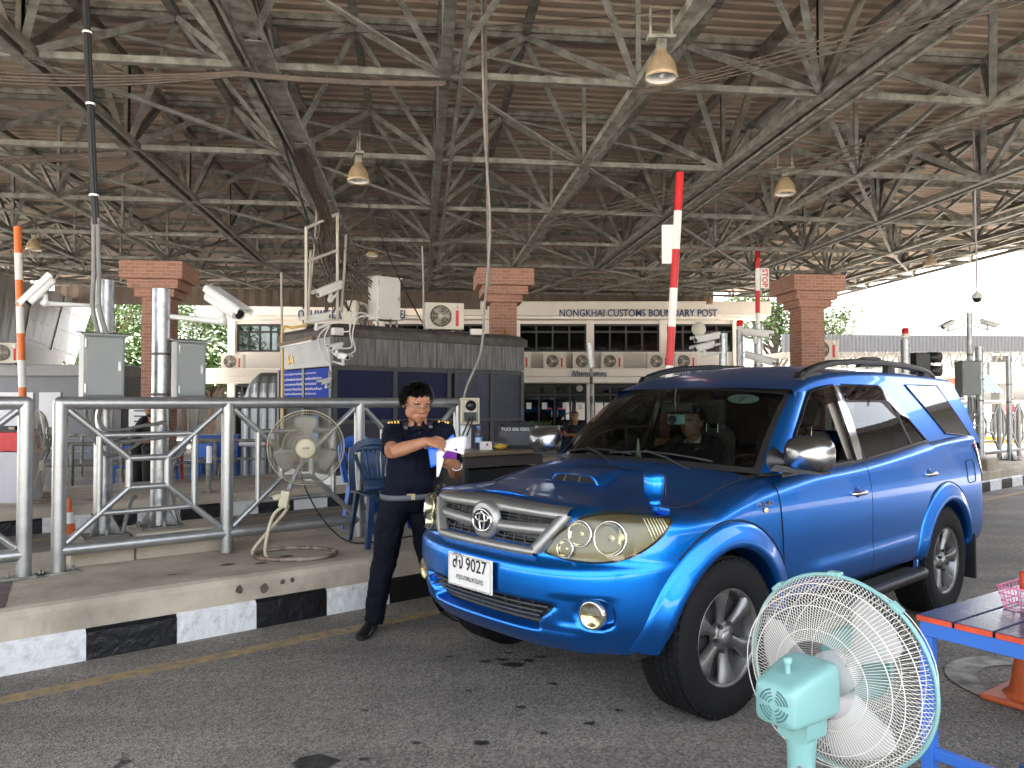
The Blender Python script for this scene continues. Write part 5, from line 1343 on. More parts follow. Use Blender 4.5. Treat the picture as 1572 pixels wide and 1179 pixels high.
# white pipe frame rising from the roof
m = MB()
fa, fb, fc, fd = aty(470, 350, 11.0), aty(518, 328, 11.6), aty(470, 492, 11.0), aty(518, 492, 11.6)
for a, b in ((fc, fa), (fa, fb), (fb, fd), (aty(471, 401, 11.0), aty(518, 384, 11.6))): m.bar(a, b, .045, .035)
tag(m.build('pipe_frame', mat('cream_pipe', (.5, .47, .42), .5)), 'cream steel ladder-like frame rising from the left end of the booth roof', 'frame')
for (u0, v0, u1, v1, Y, r, lab) in ((432, 418, 432, 660, 11.9, .018, 'pale conduit pipe at the left end of the booth, beside the yellow one'), (477, 385, 472, 495, 11.2, .02, 'pale conduit pipe just right of the left leg of the roof frame'), (531, 360, 524, 480, 11.8, .022, 'pale bent conduit pipe just right of the cream roof frame'), (648, 378, 650, 500, 12.4, .014, 'thin pale pipe standing left of the booth roof condenser'), (488, 300, 474, 470, 11.3, .012, 'thinnest pale pipe slanting through the cream roof frame')):
    m = MB(); m.tube([aty(u0, v0, Y), aty((u0 + u1) / 2 + 1, (v0 + v1) / 2, Y), aty(u1, v1, Y)], r, 8); tag(m.build('conduit_pipe', mat('pale_pipe', (.36, .34, .31), .5, .2)), lab, 'conduit', 'conduit pipes on the booth')
m = MB(); m.tube(spline([aty(434, 660, 11.8), aty(434, 560, 11.8), aty(434, 506, 11.75), aty(450, 503, 11.7), aty(472, 499, 11.6)]), .022, 8)
tag(m.build('conduit_pipe', mat('yellow_pipe', (.55, .37, .10), .5)), 'yellow conduit bent over the left corner of the booth', 'conduit')
m = MB(); m.bar(aty(428, 530, 11.7), aty(482, 519, 11.2), .07, .05); lt_ = m.build('lamp_batten', mat('rust_batten', (.14, .10, .075), .7))
m = MB(); m.cyl(aty(431, 533, 11.66), aty(479, 523, 11.16), .016, seg=10); m.build('tube_lamp', WHITE, lt_)
tag(lt_, 'slim tube lamp batten on the left end wall of the booth', 'lamp')
Yc = 11.25
for u, v, dv, lab, Lc, s_ in ((505, 445, (-.6, -.5, -.35), 'camera with long sunshield on the cream roof frame above the booth corner', .38, 1.0), (485, 490, (-.9, -.35, -.2), 'weathered camera lying along the roof edge at the booth corner', .36, .9), (516, 533, (-.7, -.6, -.2), 'upper white bullet camera on the booth corner below the junction box', .16, .75), (527, 548, (.75, -.55, -.15), 'white bullet camera on the booth corner pointing right', .18, .7), (500, 586, (-.8, -.5, -.25), 'lowest small bullet camera on the booth corner over the blue board', .14, .55)):
    cctv(aty(u, v, Yc - .08), dv, lab, Lc, aty(508 if v > 480 else 518, v + 6, Yc), s_, 'cameras on the booth')
m = MB(); m.box(aty(518, 509, Yc - .03), (.16, .10, .11), ROAD.to_3x3()); jb = m.build('junction_box', WHITE, bevel=.012); tag(jb, 'white junction box at the top corner of the booth', 'junction box')
m = MB(); WCAB = mat('white_cable', (.6, .59, .56), .5)
for pts in (((521, 509), (536, 508), (537, 495), (539, 482), (545, 474)), ((523, 535), (540, 532), (537, 510), (542, 488), (556, 480), (580, 492)), ((530, 545), (545, 538), (541, 515), (548, 490), (566, 485), (590, 490)), ((507, 498), (490, 515), (491, 535), (500, 552), (506, 560)), ((506, 500), (498, 520), (505, 545), (508, 570))):
    m.tube(spline([aty(u, v, Yc - .12) for u, v in pts]), .010, 6)
t = thing('white_cable', 'white camera cables curling over the booth corner', 'cable'); m.each('strand', WCAB, t)
m = MB(); m.box(aty(507, 575, Yc - .04), (.05, .05, .12)); m.cyl(aty(508, 500, Yc - .02), aty(508, 600, Yc - .02), .012); tag(m.build('mounting_rod', GALV), 'thin rod with small cream box on the booth corner', 'rod')
# wires falling from the roof onto the booth
m = MB(); random.seed(11)
for k in range(18):
    j = lambda a: random.uniform(-a, a)
    e = random.choice(((512, 480, 11.8), (535, 478, 12), (556, 478, 12.1), (600, 492, 12.3), (500, 482, 11.6), (540, 480, 12)))
    pts = [aty(372 + j(22), -60, 6.3), aty(408 + j(16), 90, 7.6), aty(455 + j(14), 230, 9.6), aty(496 + j(12), 330, 11.2), aty(510 + j(22), 390, 11.8), aty((e[0] + 515) / 2 + j(18), 435, e[2]), aty(*e)]
    m.tube(spline(pts, 5), random.choice((.009, .012, .016)), 5)
for k in range(9):
    c = Vector(aty(515 + random.uniform(-15, 25), 385 + random.uniform(-25, 45), 11.8)); r = random.uniform(.12, .3)
    m.tube(spline([c + Vector((r * math.cos(a + k), .1 * math.sin(a), r * 1.2 * math.sin(a + k))) for a in (0, .9, 1.8, 2.7, 3.6)], 4), .010, 5)
t = thing('hanging_wires', 'tangle of brown wires falling from the roof onto the booth', 'wires'); m.each('wire', CABLEB, t)
m = MB(); m.tube(spline([aty(560, 300, 11.5), aty(600, 400, 12), aty(640, 480, 12.6), aty(655, 505, 12.8)]), .012, 6); m.tube(spline([aty(388, 60, 7.4), aty(432, 210, 9.2), aty(470, 330, 11.0), aty(486, 380, 11.3)]), .016, 6)
m.tube(spline([aty(-20, 8, 9), aty(160, 96, 9.5), aty(330, 180, 10)]), .006, 5); m.tube(spline([aty(500, 52, 7.4), aty(760, 40, 7.4), aty(1100, 10, 7.4)]), .004, 5)
t = thing('slack_cable', 'single dark cables slung across under the roof', 'cable'); m.each('strand', CABLE, t)
# conduit dropping in the middle to the socket box
m = MB(); m.cyl(aty(741, -160, 7.3), aty(751, 440, 7.3), .016, seg=10); cp = m.build('drop_pipe', mat('brown_pipe', (.15, .115, .10), .5, var=.3, vscale=8))
m = MB(); m.tube(spline([aty(738, -60, 7.28), aty(743, 180, 7.25), aty(752, 330, 7.28), aty(750, 400, 7.27), aty(744, 470, 7.25), aty(738, 540, 7.2), aty(718, 590, 7.15), aty(712, 612, 7.15)]), .011, 7); m.build('supply_cable', CABLEG, cp)
tag(cp, 'thin brown pipe with a cable dropping from the roof to the socket box', 'pipe')
# socket box on the railing end, socket inside
t = thing('socket_box', 'cream open electrical box with black sockets on the railing end', 'electrical box', aty(720, 631, 7.15), ROADYAW - .45)
m = MB(); m.bbox((-.085, .0, -.125), (.085, .02, .125)); m.build('back_board', mat('brown_board', (.12, .05, .03), .6), t)
m = MB()
for a, b in (((-.085, -.07, -.12), (.085, -.001, -.112)), ((-.085, -.07, .112), (.085, -.001, .12)), ((-.085, -.07, -.112), (-.077, -.001, .112)), ((.077, -.07, -.112), (.085, -.001, .112)), ((-.077, -.012, -.112), (.077, -.002, .112))): m.bbox(a, b)
m.build('case', mat('cream_box', (.6, .55, .42), .5), t)
m = MB(); m.lathe([(.045, -.03), (.05, .0), (0, .0)], (.015, -.02, .05), (0, -1, 0), 16); m.bbox((-.045, -.06, -.09), (.06, -.013, -.01)); m.each('socket', BLACKM, t)
m = MB(); m.tube(spline([(.0, -.06, -.05), (-.03, -.08, -.12), (-.08, -.07, -.24), (-.12, -.05, -.34)]), .008, 6); m.tube(spline([(.03, -.06, -.05), (.0, -.08, -.14), (-.05, -.08, -.26)]), .008, 6); m.build('plug_lead', CABLE, t)
m = MB(); q = aty(715, 650, 7.2); m.cyl((q.x, q.y, IH), q, .05, seg=16); tag(m.build('stub_post', WHITEP), 'short white post under the cream socket box', 'post')
# ================================================================== pedestal fan on the island, and its twin farther left
FANW = mat('old_guard_wire', (.30, .27, .20), .45, .3); FANP = mat('fan_cream', (.42, .38, .27), .5, var=.1, vscale=10); BLADEG = mat('fan_blade_grey', (.18, .17, .155), .35, 0, var=.1, vscale=8)
RUSTY = mat('rusty_ring', (.30, .26, .20), .6, .2, col2=(.13, .075, .045), vscale=12, ramp=(.4, .6))
def fan_head(t, M, R=.285, wires=96, wr=.0013, mw=FANW, mrim=FANW, mb=BLADEG, mcap=FANP, nb=3, rot=.3, depth=.085, spiral=.16, rings=(.35, .62), hubr=.075, rimr=.006):
    """local: axis +Y is where the air goes; guards, blades and hub as parts of t"""
    f = lambda r, y, a: M @ Vector((r * math.cos(a), y, r * math.sin(a)))
    for nm, sg in (('front_guard', 1), ('rear_guard', -1)):
        m = MB()
        for k in range(wires):
            a0 = 2 * math.pi * k / wires; pts = []
            for r, y in ((hubr * 1.0, depth * .98), (R * .55, depth * .9), (R * .8, depth * .72), (R * .93, depth * .40), (R * .99, .012)):
                pts.append(f(r, sg * y, a0 + spiral * (r / R) * sg))
            m.tube(pts, wr, 4, cap=False)
        for q in rings:
            yy = depth * (.93 if q < .5 else .86); m.tube([f(R * q, sg * (yy + .003), a * math.pi / 24) for a in range(48)], wr * 1.6, 5, True)
        m.tube([f(R * .93, sg * (depth * .42), a * math.pi / 24) for a in range(48)], wr * 1.5, 5, True)
        m.build(nm, mw, t)
    m = MB(); m.tube([f(R, 0, a * math.pi / 32) for a in range(64)], rimr, 8, True); m.build('rim', mrim, t)
    for k in range(nb):
        m = MB(); a0 = rot + k * 2 * math.pi / nb; n1, n2 = 9, 7
        def bl__(u, v):
            r = lerp(.05, R * .86, u); sp = lerp(.5, 1.05, u ** .7) * (1 - .30 * max(0, u - .75) * 4 * abs(v - .5) * 2); a = a0 + (v - .5) * sp; y = .028 * (v - .5) * 2 * (1 - .4 * u) - .01
            return f(r, y, a)
        m.grid(bl__, n1, n2); m.build('blade', mb, t, solid=.003)
    m = MB(); m.lathe([(.0, depth + .014), (hubr * .8, depth + .013), (hubr, depth + .004), (hubr, depth - .01)], M @ Vector((0, 0, 0)), M.to_3x3() @ Vector((0, 1, 0)), 28)
    cp_ = m.build('badge_cap', mcap, t)
    m = MB(); m.lathe([(.0, .03), (.045, .028), (.05, -.03), (.0, -.03)], M @ Vector((0, 0, 0)), M.to_3x3() @ Vector((0, 1, 0)), 24); m.build('hub', mb, t)
    return cp_
FP = RP(s_at(455, 5.62), 5.62, IH)
fan = thing('pedestal_fan', 'old cream pedestal fan on a rusty ring foot in front of the railing', 'fan', FP, 0, 'old pedestal fans')
hc = aty(470, 687, FP.y - .02) - FP
fd_ = Vector((.25, -1, -.05)).normalized(); fx_ = fd_.cross(Vector((0, 0, 1))).normalized(); fz_ = fx_.cross(fd_)
FM = Matrix.Translation(hc) @ Matrix((fx_, fd_, fz_)).transposed().to_4x4()
cp_ = fan_head(fan, FM, .283, 110, .0012, rot=math.pi / 2, spiral=.10)
mesh_text('badge_lettering', 'HATARI', .05, .012, FM @ Matrix.Translation((.025, .1005, .0)) @ Matrix(((-1, 0, 0, 0), (0, 0, 1, 0), (0, 1, 0, 0), (0, 0, 0, 1))), BLACKM, cp_, .0005, .02)
m = MB(FM); m.lathe([(.0, -.26), (.06, -.25), (.072, -.2), (.07, -.10), (.05, -.09)], (0, 0, 0), (0, 1, 0), 20); m.build('motor', FANP, fan)
m = MB(); nk = hc + FM.to_3x3() @ Vector((0, -.14, -.06)); kn = Vector((-.17, .02, .42)); kn = aty(437, 766, FP.y) - FP
m.tube([nk, aty(446, 745, FP.y + .05) - FP, kn + Vector((.02, 0, .02))], .017, 10); m.build('pole', ZINC, fan)
m = MB(); m.box(kn, (.07, .05, .13), Matrix.Rotation(.2, 3, 'Y')); m.cyl(kn + Vector((-.02, -.0, .02)), kn + Vector((-.085, -.02, .01)), .03, .022, 8); m.build('knob', FANP, fan, .008)
m = MB(); rc = Vector((0, 0, .015)); ring = [rc + Vector((.305 * math.cos(a * math.pi / 20), .235 * math.sin(a * math.pi / 20), 0)) for a in range(40)]
m.tube(ring, .016, 8, True); ft = m.build('foot_ring', RUSTY, fan)
m = MB(); m.tube(spline([kn + Vector((.0, 0, -.05)), Vector((-.16, -.05, .30)), Vector((-.20, -.10, .07)), Vector((-.14, -.20, .016))]), .013, 8); m.tube(spline([kn + Vector((.025, .02, -.05)), Vector((-.11, .02, .30)), Vector((-.30, -.02, .07)), Vector((-.30, -.06, .018))]), .013, 8); m.build('stem', FANP, fan)
m = MB(); m.tube(spline([FP + Vector((-.02, .12, .75)), RP(2.55, 5.75, .85), RP(2.75, 5.8, .55), RP(2.95, 5.75, IH + .02), RP(3.25, 5.7, IH + .012), RP(3.6, 5.75, IH + .012)]), .006, 6); tag(m.build('fan_flex', CABLE), 'thin black flex from the cream pedestal fan along the island floor', 'cable')
q = aty(64, 652, 9.6); q = Vector((q.x, q.y, .30)); f2 = dup(fan, 'pedestal fan seen edge-on beyond the left railing by the white counter', q, rad(-62)); f2.scale = (1, 1, 1.02)
# ================================================================== plastic chairs
def plastic_chair(p, yaw, lab, mt):
    t = thing('plastic_chair', lab, 'chair', p, yaw, 'blue plastic chairs')   # faces local -Y
    m = MB(); sz = .43
    rows = [[Vector((w * c, y, sz + dz)) for c, dz in ((-1, .0), (-.9, -.008), (-.5, -.016), (0, -.02), (.5, -.016), (.9, -.008), (1, 0))] for y, w in ((-.215, .18), (-.20, .205), (-.1, .215), (.1, .205), (.20, .19))]
    m.loft(rows, cap=False, closed=False); m.build('seat', mt, t, solid=.012)
    for sx in (-1, 1):
        for sy, sp in ((-1, .03), (1, .05)):
            m = MB(); a = Vector((sx * .195, sy * .19, sz - .004)); b = Vector((sx * (.195 + .035), sy * (.19 + sp), 0)); n_ = Vector((-sx, 0, 0)); u_ = Vector((0, -sy, 0))
            rows = []
            for q, w in ((a, .062), (a.lerp(b, .5), .05), (b, .04)): rows.append([q + n_ * w, q, q + u_ * w, q + u_ * w * .85 + n_ * .010, q + (n_ + u_) * .010, q + n_ * w * .85 + u_ * .010])
            m.loft(rows, sm=False); m.build('leg', mt, t, .003)
    bw = lambda h: .205 - .035 * h - .05 * max(0, h - .75) * 2
    by = lambda h: .195 + .13 * h + .02 * math.sin(h * 3)
    def bpnt(x, h): return Vector((x * bw(h), by(h) - .035 * (1 - x * x), sz + .40 * h))
    m = MB()                                                   # back frame with arched cut-outs and slats
    fr_ = [bpnt(-1, k / 10) for k in range(9)] + [bpnt(-1 + .25 * k, .86 + .14 * math.sin(math.pi * k / 8) ** .6) for k in range(1, 8)] + [bpnt(1, k / 10) for k in range(8, -1, -1)]
    def ribbon(pts, w, th=.014):
        rows = []
        for i, p_ in enumerate(pts):
            tn = (pts[min(i + 1, len(pts) - 1)] - pts[max(i - 1, 0)]).normalized(); n_ = Vector((0, -1, .25)).normalized(); s_ = tn.cross(n_).normalized()
            rows.append([p_ + s_ * w / 2 + n_ * th / 2, p_ - s_ * w / 2 + n_ * th / 2, p_ - s_ * w / 2 - n_ * th / 2, p_ + s_ * w / 2 - n_ * th / 2])
        m.loft(rows, sm=False)
    ribbon(fr_, .045)
    m.grid(lambda u, v: bpnt((u * 2 - 1) * .93, lerp(.78, .96 - .1 * abs(u * 2 - 1) ** 3, v)) + Vector((0, .002, 0)), 9, 3)
    m.grid(lambda u, v: bpnt((u * 2 - 1) * .5, lerp(-.03, .25, v)) + Vector((0, .002, 0)), 7, 4)
    for k in (-.42, -.21, 0, .21, .42): ribbon([bpnt(k * .8, .22), bpnt(k * 1.05, .5), bpnt(k * 1.2, .8)], .017, .010)
    for sx in (-1, 1): ribbon([bpnt(sx * .5, .1), bpnt(sx * .60, .4), bpnt(sx * .86, .72)], .016, .010)
    m.build('backrest', mt, t, solid=.006)
    return t
plastic_chair(RP(3.20, 5.66, IH), rad(30), 'dark blue plastic chair on the island beside the officer', BLUEP)
plastic_chair(RP(3.52, 6.36, IH), rad(50), 'bright blue plastic chair mostly hidden behind the railing and dark chair', BLUEL)
# ================================================================== officer's table
TT = thing('side_table', 'low brown table with a laptop bag and bottle at the railing end', 'table', RP(4.28, 5.62, IH), ROADYAW)
TOPB = mat('table_laminate', (.20, .14, .085), .35, 0, var=.15, vscale=3)
m = MB(); m.bbox((-.50, -.27, .70), (.47, .27, .735)); m.build('tabletop', TOPB, TT, .006)
m = MB(); m.bbox((-.46, -.24, .60), (.43, .24, .70)); m.build('apron', mat('table_apron', (.055, .045, .04), .6), TT)
for x in (-.44, .41):
    for y in (-.22, .22): m = MB(); m.bbox((x - .02, y - .02, 0), (x + .02, y + .02, .6)); m.build('leg', DARKM, TT)
m = MB(); m.bbox((-.42, -.20, .1), (.39, .2, .58)); m.build('drawer_case', mat('black_case', (.01, .01, .011), .6), TT)
tz = IH + .736
t = thing('laptop_bag', 'black laptop bag with white handwriting standing on the side table', 'bag', RP(4.58, 5.60, tz), ROADYAW - .62)
m = MB(); m.loft([[Vector((sx * w, y, z)) for sx in (-1, 1)] + [Vector((sx * w, y2, z)) for sx in (1, -1)] for z, w, y, y2 in ((0, .19, -.045, .045), (.03, .185, -.05, .05), (.2, .165, -.04, .035), (.235, .155, -.025, .02))], sm=False); bg_ = m.build('body', mat('black_leatherette', (.010, .010, .011), .4, bump=.05, bscale=200), t, .018, 3)
mesh_text('handwriting', 'TUO 006 0202', .26, .028, Matrix.Translation((-.15, -.052, .165)) @ Matrix.Rotation(rad(82), 4, 'X'), WHITEP, bg_, .001, -.005)
m = MB(); m.tube(spline([(-.10, -.035, .225), (-.06, -.03, .255), (.06, -.03, .255), (.10, -.035, .225)]), .008, 6); m.build('handle', BLACKM, t)
t = thing('water_bottle', 'clear water bottle with blue cap on the side table', 'bottle', RP(4.22, 5.72, tz)); PETC = glass('clear_plastic', (.9, .95, 1), .12, .1)
m = MB(); m.lathe([(0, 0), (.03, 0), (.033, .02), (.032, .12), (.03, .15), (.014, .185), (.014, .2)], seg=18); m.build('body', PETC, t)
m = MB(); m.lathe([(.0331, .06), (.0331, .11)], seg=18); m.build('label', mat('bottle_label', (.1, .3, .6), .5, col2=(.6, .7, .8), vscale=30), t)
m = MB(); m.lathe([(.016, .192), (.016, .212), (0, .213)], seg=14); m.build('cap', mat('cap_blue', (.05, .3, .6), .4), t)
t = thing('snack_bag', 'tied clear bag of yellow food on the side table', 'bag', RP(4.30, 5.50, tz))
m = MB(); random.seed(5)
m.grid(lambda u, v: Vector((.075 * math.cos(6.283 * u) * max(.12, math.sin(math.pi * min(1, v * .8 + .15))) * (1 + .15 * math.sin(u * 40 + v * 9)), .06 * math.sin(6.283 * u) * max(.12, math.sin(math.pi * min(1, v * .8 + .15))) * (1 + .15 * math.sin(u * 31 - v * 7)), .12 * v)), 24, 9, closeu=True); m.build('film', glass('bag_film', (.95, .95, .95), .12, .25), t)
m = MB(); m.ball((0, 0, .03), (.06, .045, .028)); m.build('food', mat('yellow_food', (.75, .48, .05), .6, var=.2, vscale=30), t)
m = MB(); m.tube(spline([(.03, 0, .11), (.045, .0, .16), (.0, 0, .17), (-.02, .0, .12)]), .006, 5); m.build('handle', glass('bag_handle', (.95, .95, .95), .2, .3), t)
t = thing('tissue_pack', 'white carton with red mark between bottle and snack bag', 'carton', RP(4.20, 5.58, tz), .4); m = MB(); m.bbox((-.05, -.03, 0), (.05, .03, .075)); m.build('carton', WHITEP, t, .004)
m = MB(); m.lathe([(.012, 0), (.012, .002), (0, .002)], (.0, -.03, .05), (0, -1, 0), 10); m.build('red_mark', REDP, t)
# ================================================================== foreground: mint fan, painted bench table, basket, cone
MINT = mat('mint_plastic', (.18, .36, .35), .38, 0, var=.03, vscale=3); CRW = mat('cream_wire', (.60, .59, .54), .4); SMOKE = mat('fan_blade_clear', (.62, .60, .60), .3, 0, trans=.0, alpha=.5)
fc_ = aty(1286, 1030, 1.78)
fan2 = thing('stand_fan', 'mint green stand fan seen from behind in the near right corner', 'fan', (fc_.x, fc_.y, 0))
ang = rad(52); d = Vector((math.sin(ang), math.cos(ang), .03)).normalized(); x_ = d.cross(Vector((0, 0, 1))).normalized(); z_ = x_.cross(d)
F2 = Matrix.Translation(Vector((0, 0, fc_.z))) @ Matrix((x_, d, z_)).transposed().to_4x4()
fan_head(fan2, F2, .219, 140, .0008, CRW, MINT, SMOKE, MINT, 3, .9, .085, .16, (.50, .74, .86), .085, .0048)
m = MB(F2); sq = lambda w, h, y, ox=0, oz=0, e=.35: [Vector((ox + w * math.copysign(abs(math.cos(a)) ** e, math.cos(a)), y, oz + h * math.copysign(abs(math.sin(a)) ** e, math.sin(a)))) for a in [k * math.pi / 14 + .01 for k in range(28)]]
m.loft([sq(.010, .010, -.255, 0, -.01), sq(.044, .040, -.253, 0, -.01), sq(.050, .046, -.243, 0, -.01), sq(.058, .054, -.18, 0, -.004), sq(.063, .060, -.120, 0, 0), sq(.060, .057, -.100, 0, 0)]); mot = m.build('motor', MINT, fan2)
m = MB(F2)
for r in (.012, .019, .026, .033):
    for a0 in range(4): m.tube([(r * math.cos(a0 * 1.571 + .2 + k * .14), -.2545, -.01 + r * math.sin(a0 * 1.571 + .2 + k * .14)) for k in range(9)], .0018, 4)
m.build('vent_slot', mat('vent_dark', (.05, .13, .14), .6), mot)
m = MB(F2); m.cyl((-.0, -.20, .045), (-.0, -.20, .068), .006); m.lathe([(.009, 0), (.010, .010), (.005, .013), (0, .013)], (0, -.20, .066), (0, 0, 1), 14); m.build('swing_knob', MINT, mot)
m = MB(F2); m.loft([sq(.036, .03, -.19, 0, -.072), sq(.040, .034, -.12, 0, -.072)]); m.build('tilt_joint', MINT, fan2, .004)
m = MB()
nb_ = F2 @ Vector((0, -.155, -.078)); rows = []
for dz, w, dd in ((.0, .034, .030), (-.03, .034, .030), (-.05, .030, .026), (-.20, .028, .025), (-.235, .024, .022), (-.24, .014, .014), (-.72, .014, .014)):
    rows.append([nb_ + Vector((w * math.cos(a) * (1 if abs(math.cos(a)) < .9 else 1), dd * math.sin(a), dz)) for a in [k * math.pi / 8 for k in range(16)]])
m.loft(rows); nk_ = m.build('neck', MINT, fan2)
m = MB(); vd = Vector((-.42, -.9, 0)).normalized()
for dz in (-.085, -.13): c = nb_ + vd * .0275 + Vector((0, 0, dz)); m.lathe([(.007, 0), (.007, .003), (0, .004)], c, vd, 12)
m.each('screw', ZINC, nk_)
m = MB(); m.lathe([(.20, 0), (.205, .012), (.19, .025), (.06, .045), (.03, .06), (.022, .09), (.018, max(.3, nb_.z - .70))], (nb_.x, nb_.y, 0), seg=36); m.build('base', MINT, fan2)
m = MB()
for a in (.9, 1.5708, 2.3): c = F2 @ Vector((.222 * math.cos(a), 0, .222 * math.sin(a))); R_ = F2.to_3x3() @ Matrix.Rotation(-(a - 1.5708), 3, 'Y'); m.box(c, (.03, .022, .012), R_)
m.each('rim_clip', MINT, fan2, bevel=.003)
# bench table of painted planks
TBL = thing('plank_table', 'worn blue and red plank table at the right edge', 'table', aty(1405, 941, 2.87).xy.to_3d(), rad(34))
BPL = mat('worn_blue_planks', (.012, .028, .085), .28, 0, col2=(.16, .03, .025), vscale=5, detail=8, ramp=(.34, .40)); BFR = mat('worn_blue_frame', (.03, .14, .52), .45, 0, col2=(.25, .27, .28), vscale=9, detail=6, ramp=(.30, .36)); REDE = mat('red_edges', (.55, .06, .02), .5, 0, var=.2, vscale=9); DKB = mat('dark_blue_bar', (.012, .035, .12), .5, .2, col2=(.09, .06, .05), vscale=12, ramp=(.36, .42))
th = .745; ww = .135
for k in range(5):
    m = MB(); m.bbox((.003, -(k + 1) * ww + .004, th - .022), (1.45, -k * ww - .004, th)); pl_ = m.build('plank', BPL, TBL, .003)
    m = MB(); m.bbox((.0, -(k + 1) * ww + .005, th - .021), (.0028, -k * ww - .005, th - .002)); m.build('plank_end', REDE, pl_)
m = MB(); m.bbox((.01, -5 * ww + .01, th - .075), (.055, -.01, th - .023)); m.bbox((1.37, -5 * ww + .01, th - .075), (1.41, -.01, th - .023)); m.bbox((.055, -.05, th - .075), (1.37, -.012, th - .023)); m.build('frame', BFR, TBL, .003)
for x in (.032, 1.39):
    for y in (-.03, -5 * ww + .03): m = MB(); m.bbox((x - .022, y - .022, 0), (x + .022, y + .022, th - .076)); m.build('leg', BFR, TBL, .003)
m = MB(); m.bbox((.02, -5 * ww + .05, .225), (.05, -.05, .265)); m.build('end_stretcher', BFR, TBL, .003)
m = MB(); m.bbox((.05, -.36, .268), (1.4, -.32, .305)); m.build('long_stretcher', DKB, TBL, .003)
# pink basket with a can on the table
bk = TBL.matrix_basis @ Vector((.62, -.115, th)); bk = atz(1582, 934, th)
t = thing('wire_basket', 'pink wire basket cut by the right edge on the plank table', 'basket', bk, rad(34)); PINK = mat('pink_wire', (.75, .22, .38), .4)
m = MB()
for z, s_ in ((.004, .8), (.03, .87), (.058, .94), (.085, 1.0)): m.tube([(.10 * s_, .075 * s_, z), (-.10 * s_, .075 * s_, z), (-.10 * s_, -.075 * s_, z), (.10 * s_, -.075 * s_, z)], .0022 if z < .08 else .004, 5, True)
for k in range(7):
    for y in (-1, 1): x = -.09 + .03 * k; m.tube([(x * .8, y * .06, .004), (x, y * .075, .085)], .0018, 4)
for k in range(5):
    for x in (-1, 1): y = -.06 + .03 * k; m.tube([(x * .08, y * .8, .004), (x * .10, y, .085)], .0018, 4)
m.build('wire', PINK, t)
t = thing('food_can', 'red and white can inside the pink basket', 'can', bk + Vector((.0, .0, .008))); m = MB(); m.lathe([(.0, 0), (.034, 0), (.034, .06), (0, .06)], seg=20); m.build('body', WHITEP, t); m = MB(); m.lathe([(.0343, .06), (.0343, .125), (.03, .13), (0, .13)], seg=20); m.build('upper_label', REDE, t)
cz = thing('traffic_cone', 'orange cone with square foot under the plank table', 'cone', atz(1592, 1078, .005), .6, 'traffic cones'); m = MB(); m.lathe([(.15, .03), (.12, .05), (.035, .62), (.03, .64), (0, .64)], seg=24); m.build('cone', mat('cone_orange', (.62, .13, .03), .5, var=.1, vscale=6), cz)
m = MB(); m.bbox((-.19, -.19, 0), (.19, .19, .03)); m.build('foot', mat('cone_foot', (.5, .10, .03), .55), cz, .01)
m = MB(); m.lathe([(.0935, .25), (.0675, .42)], seg=24); m.build('band', WHITEP, cz)
dup(cz, 'small orange cone in the next lane behind the railing end post', atz(104, 828, .005), .3).scale = (.72, .72, .72)
# worn pale ring painted on the ground under the table
m = MB(); c = atz(1600, 1050, .009); PR = mat('worn_pale_paint', (.40, .38, .34), .8, 0, col2=(.14, .13, .12), vscale=7, detail=8, ramp=(.38, .6))
m.add([c + Vector((r * math.cos(a * .1047), r * math.sin(a * .1047), 0)) for a in range(60) for r in (.30, .46)], [(2 * i, 2 * ((i + 1) % 60), 2 * ((i + 1) % 60) + 1, 2 * i + 1) for i in range(60)])
tag(m.build('painted_ring', PR), kind='structure')
# ================================================================== raised barrier booms
def boom(base, top, lab, r=.05, mts=(REDP, WHITEP), bands=6, first=0, z0=1.0):
    t = thing('barrier_boom', lab, 'barrier', (base[0], base[1], 0), 0, 'raised barrier booms'); b = Vector((0, 0, z0)); tp = Vector(top) - t.location
    m = MB(); m.bbox((-.18, -.16, .3), (.18, .16, z0 + .08)); m.build('drive_cabinet', mat('boom_cabinet', (.55, .3, .04), .5), t, .02)
    n = bands
    for k in range(n):
        m = MB(); m.cyl(b.lerp(tp, k / n), b.lerp(tp, (k + 1) / n), r, seg=14); m.build('band', mts[(k + first) % 2], t)
    return t
Yb = 9.8; tp = aty(1044, 265, Yb); bs = aty(1021, 640, Yb)
bm = boom((bs.x, bs.y), tp, 'tall red and white boom raised behind the wagon roof, white board attached', .051, bands=7, first=0)
m = MB(); q = aty(1025, 375, Yb) - bm.location; m.box(q, (.15, .02, .50)); m.build('sign_back', WHITEP, bm, .004)
Yb = 17.5; tp = aty(1163, 378, Yb); bs = aty(1163, 620, Yb)
bm2 = boom((bs.x, bs.y), tp, 'farther red and white boom with a small STOP plate', .052, bands=8, first=1)
q = aty(1174, 427, Yb) - bm2.location; m = MB(); m.box(q, (.19, .02, .46)); sb_ = m.build('stop_plate', WHITEP, bm2, .004)
mesh_text('stop_lettering', 'STOP', .42, .13, Matrix.Translation(q + Vector((-.065, -.013, .21))) @ Matrix.Rotation(rad(90), 4, 'X') @ Matrix.Rotation(rad(-90), 4, 'Z'), REDP, sb_, .004, .02)
m = MB(); m.bar(q + Vector((-.16, 0, .27)), q + Vector((.05, 0, .24)), .01); m.cyl(tp - bm2.location, tp - bm2.location + Vector((0, 0, .9)), .02); m.build('plate_bracket', GALV, bm2)
Yb = 10.4; tp = aty(27, 348, Yb); bs = aty(37, 660, Yb)
boom((bs.x, bs.y), tp, 'orange and white boom raised at the far left beyond the railing', .048, (ORANGEP, WHITEP), 8, 1)
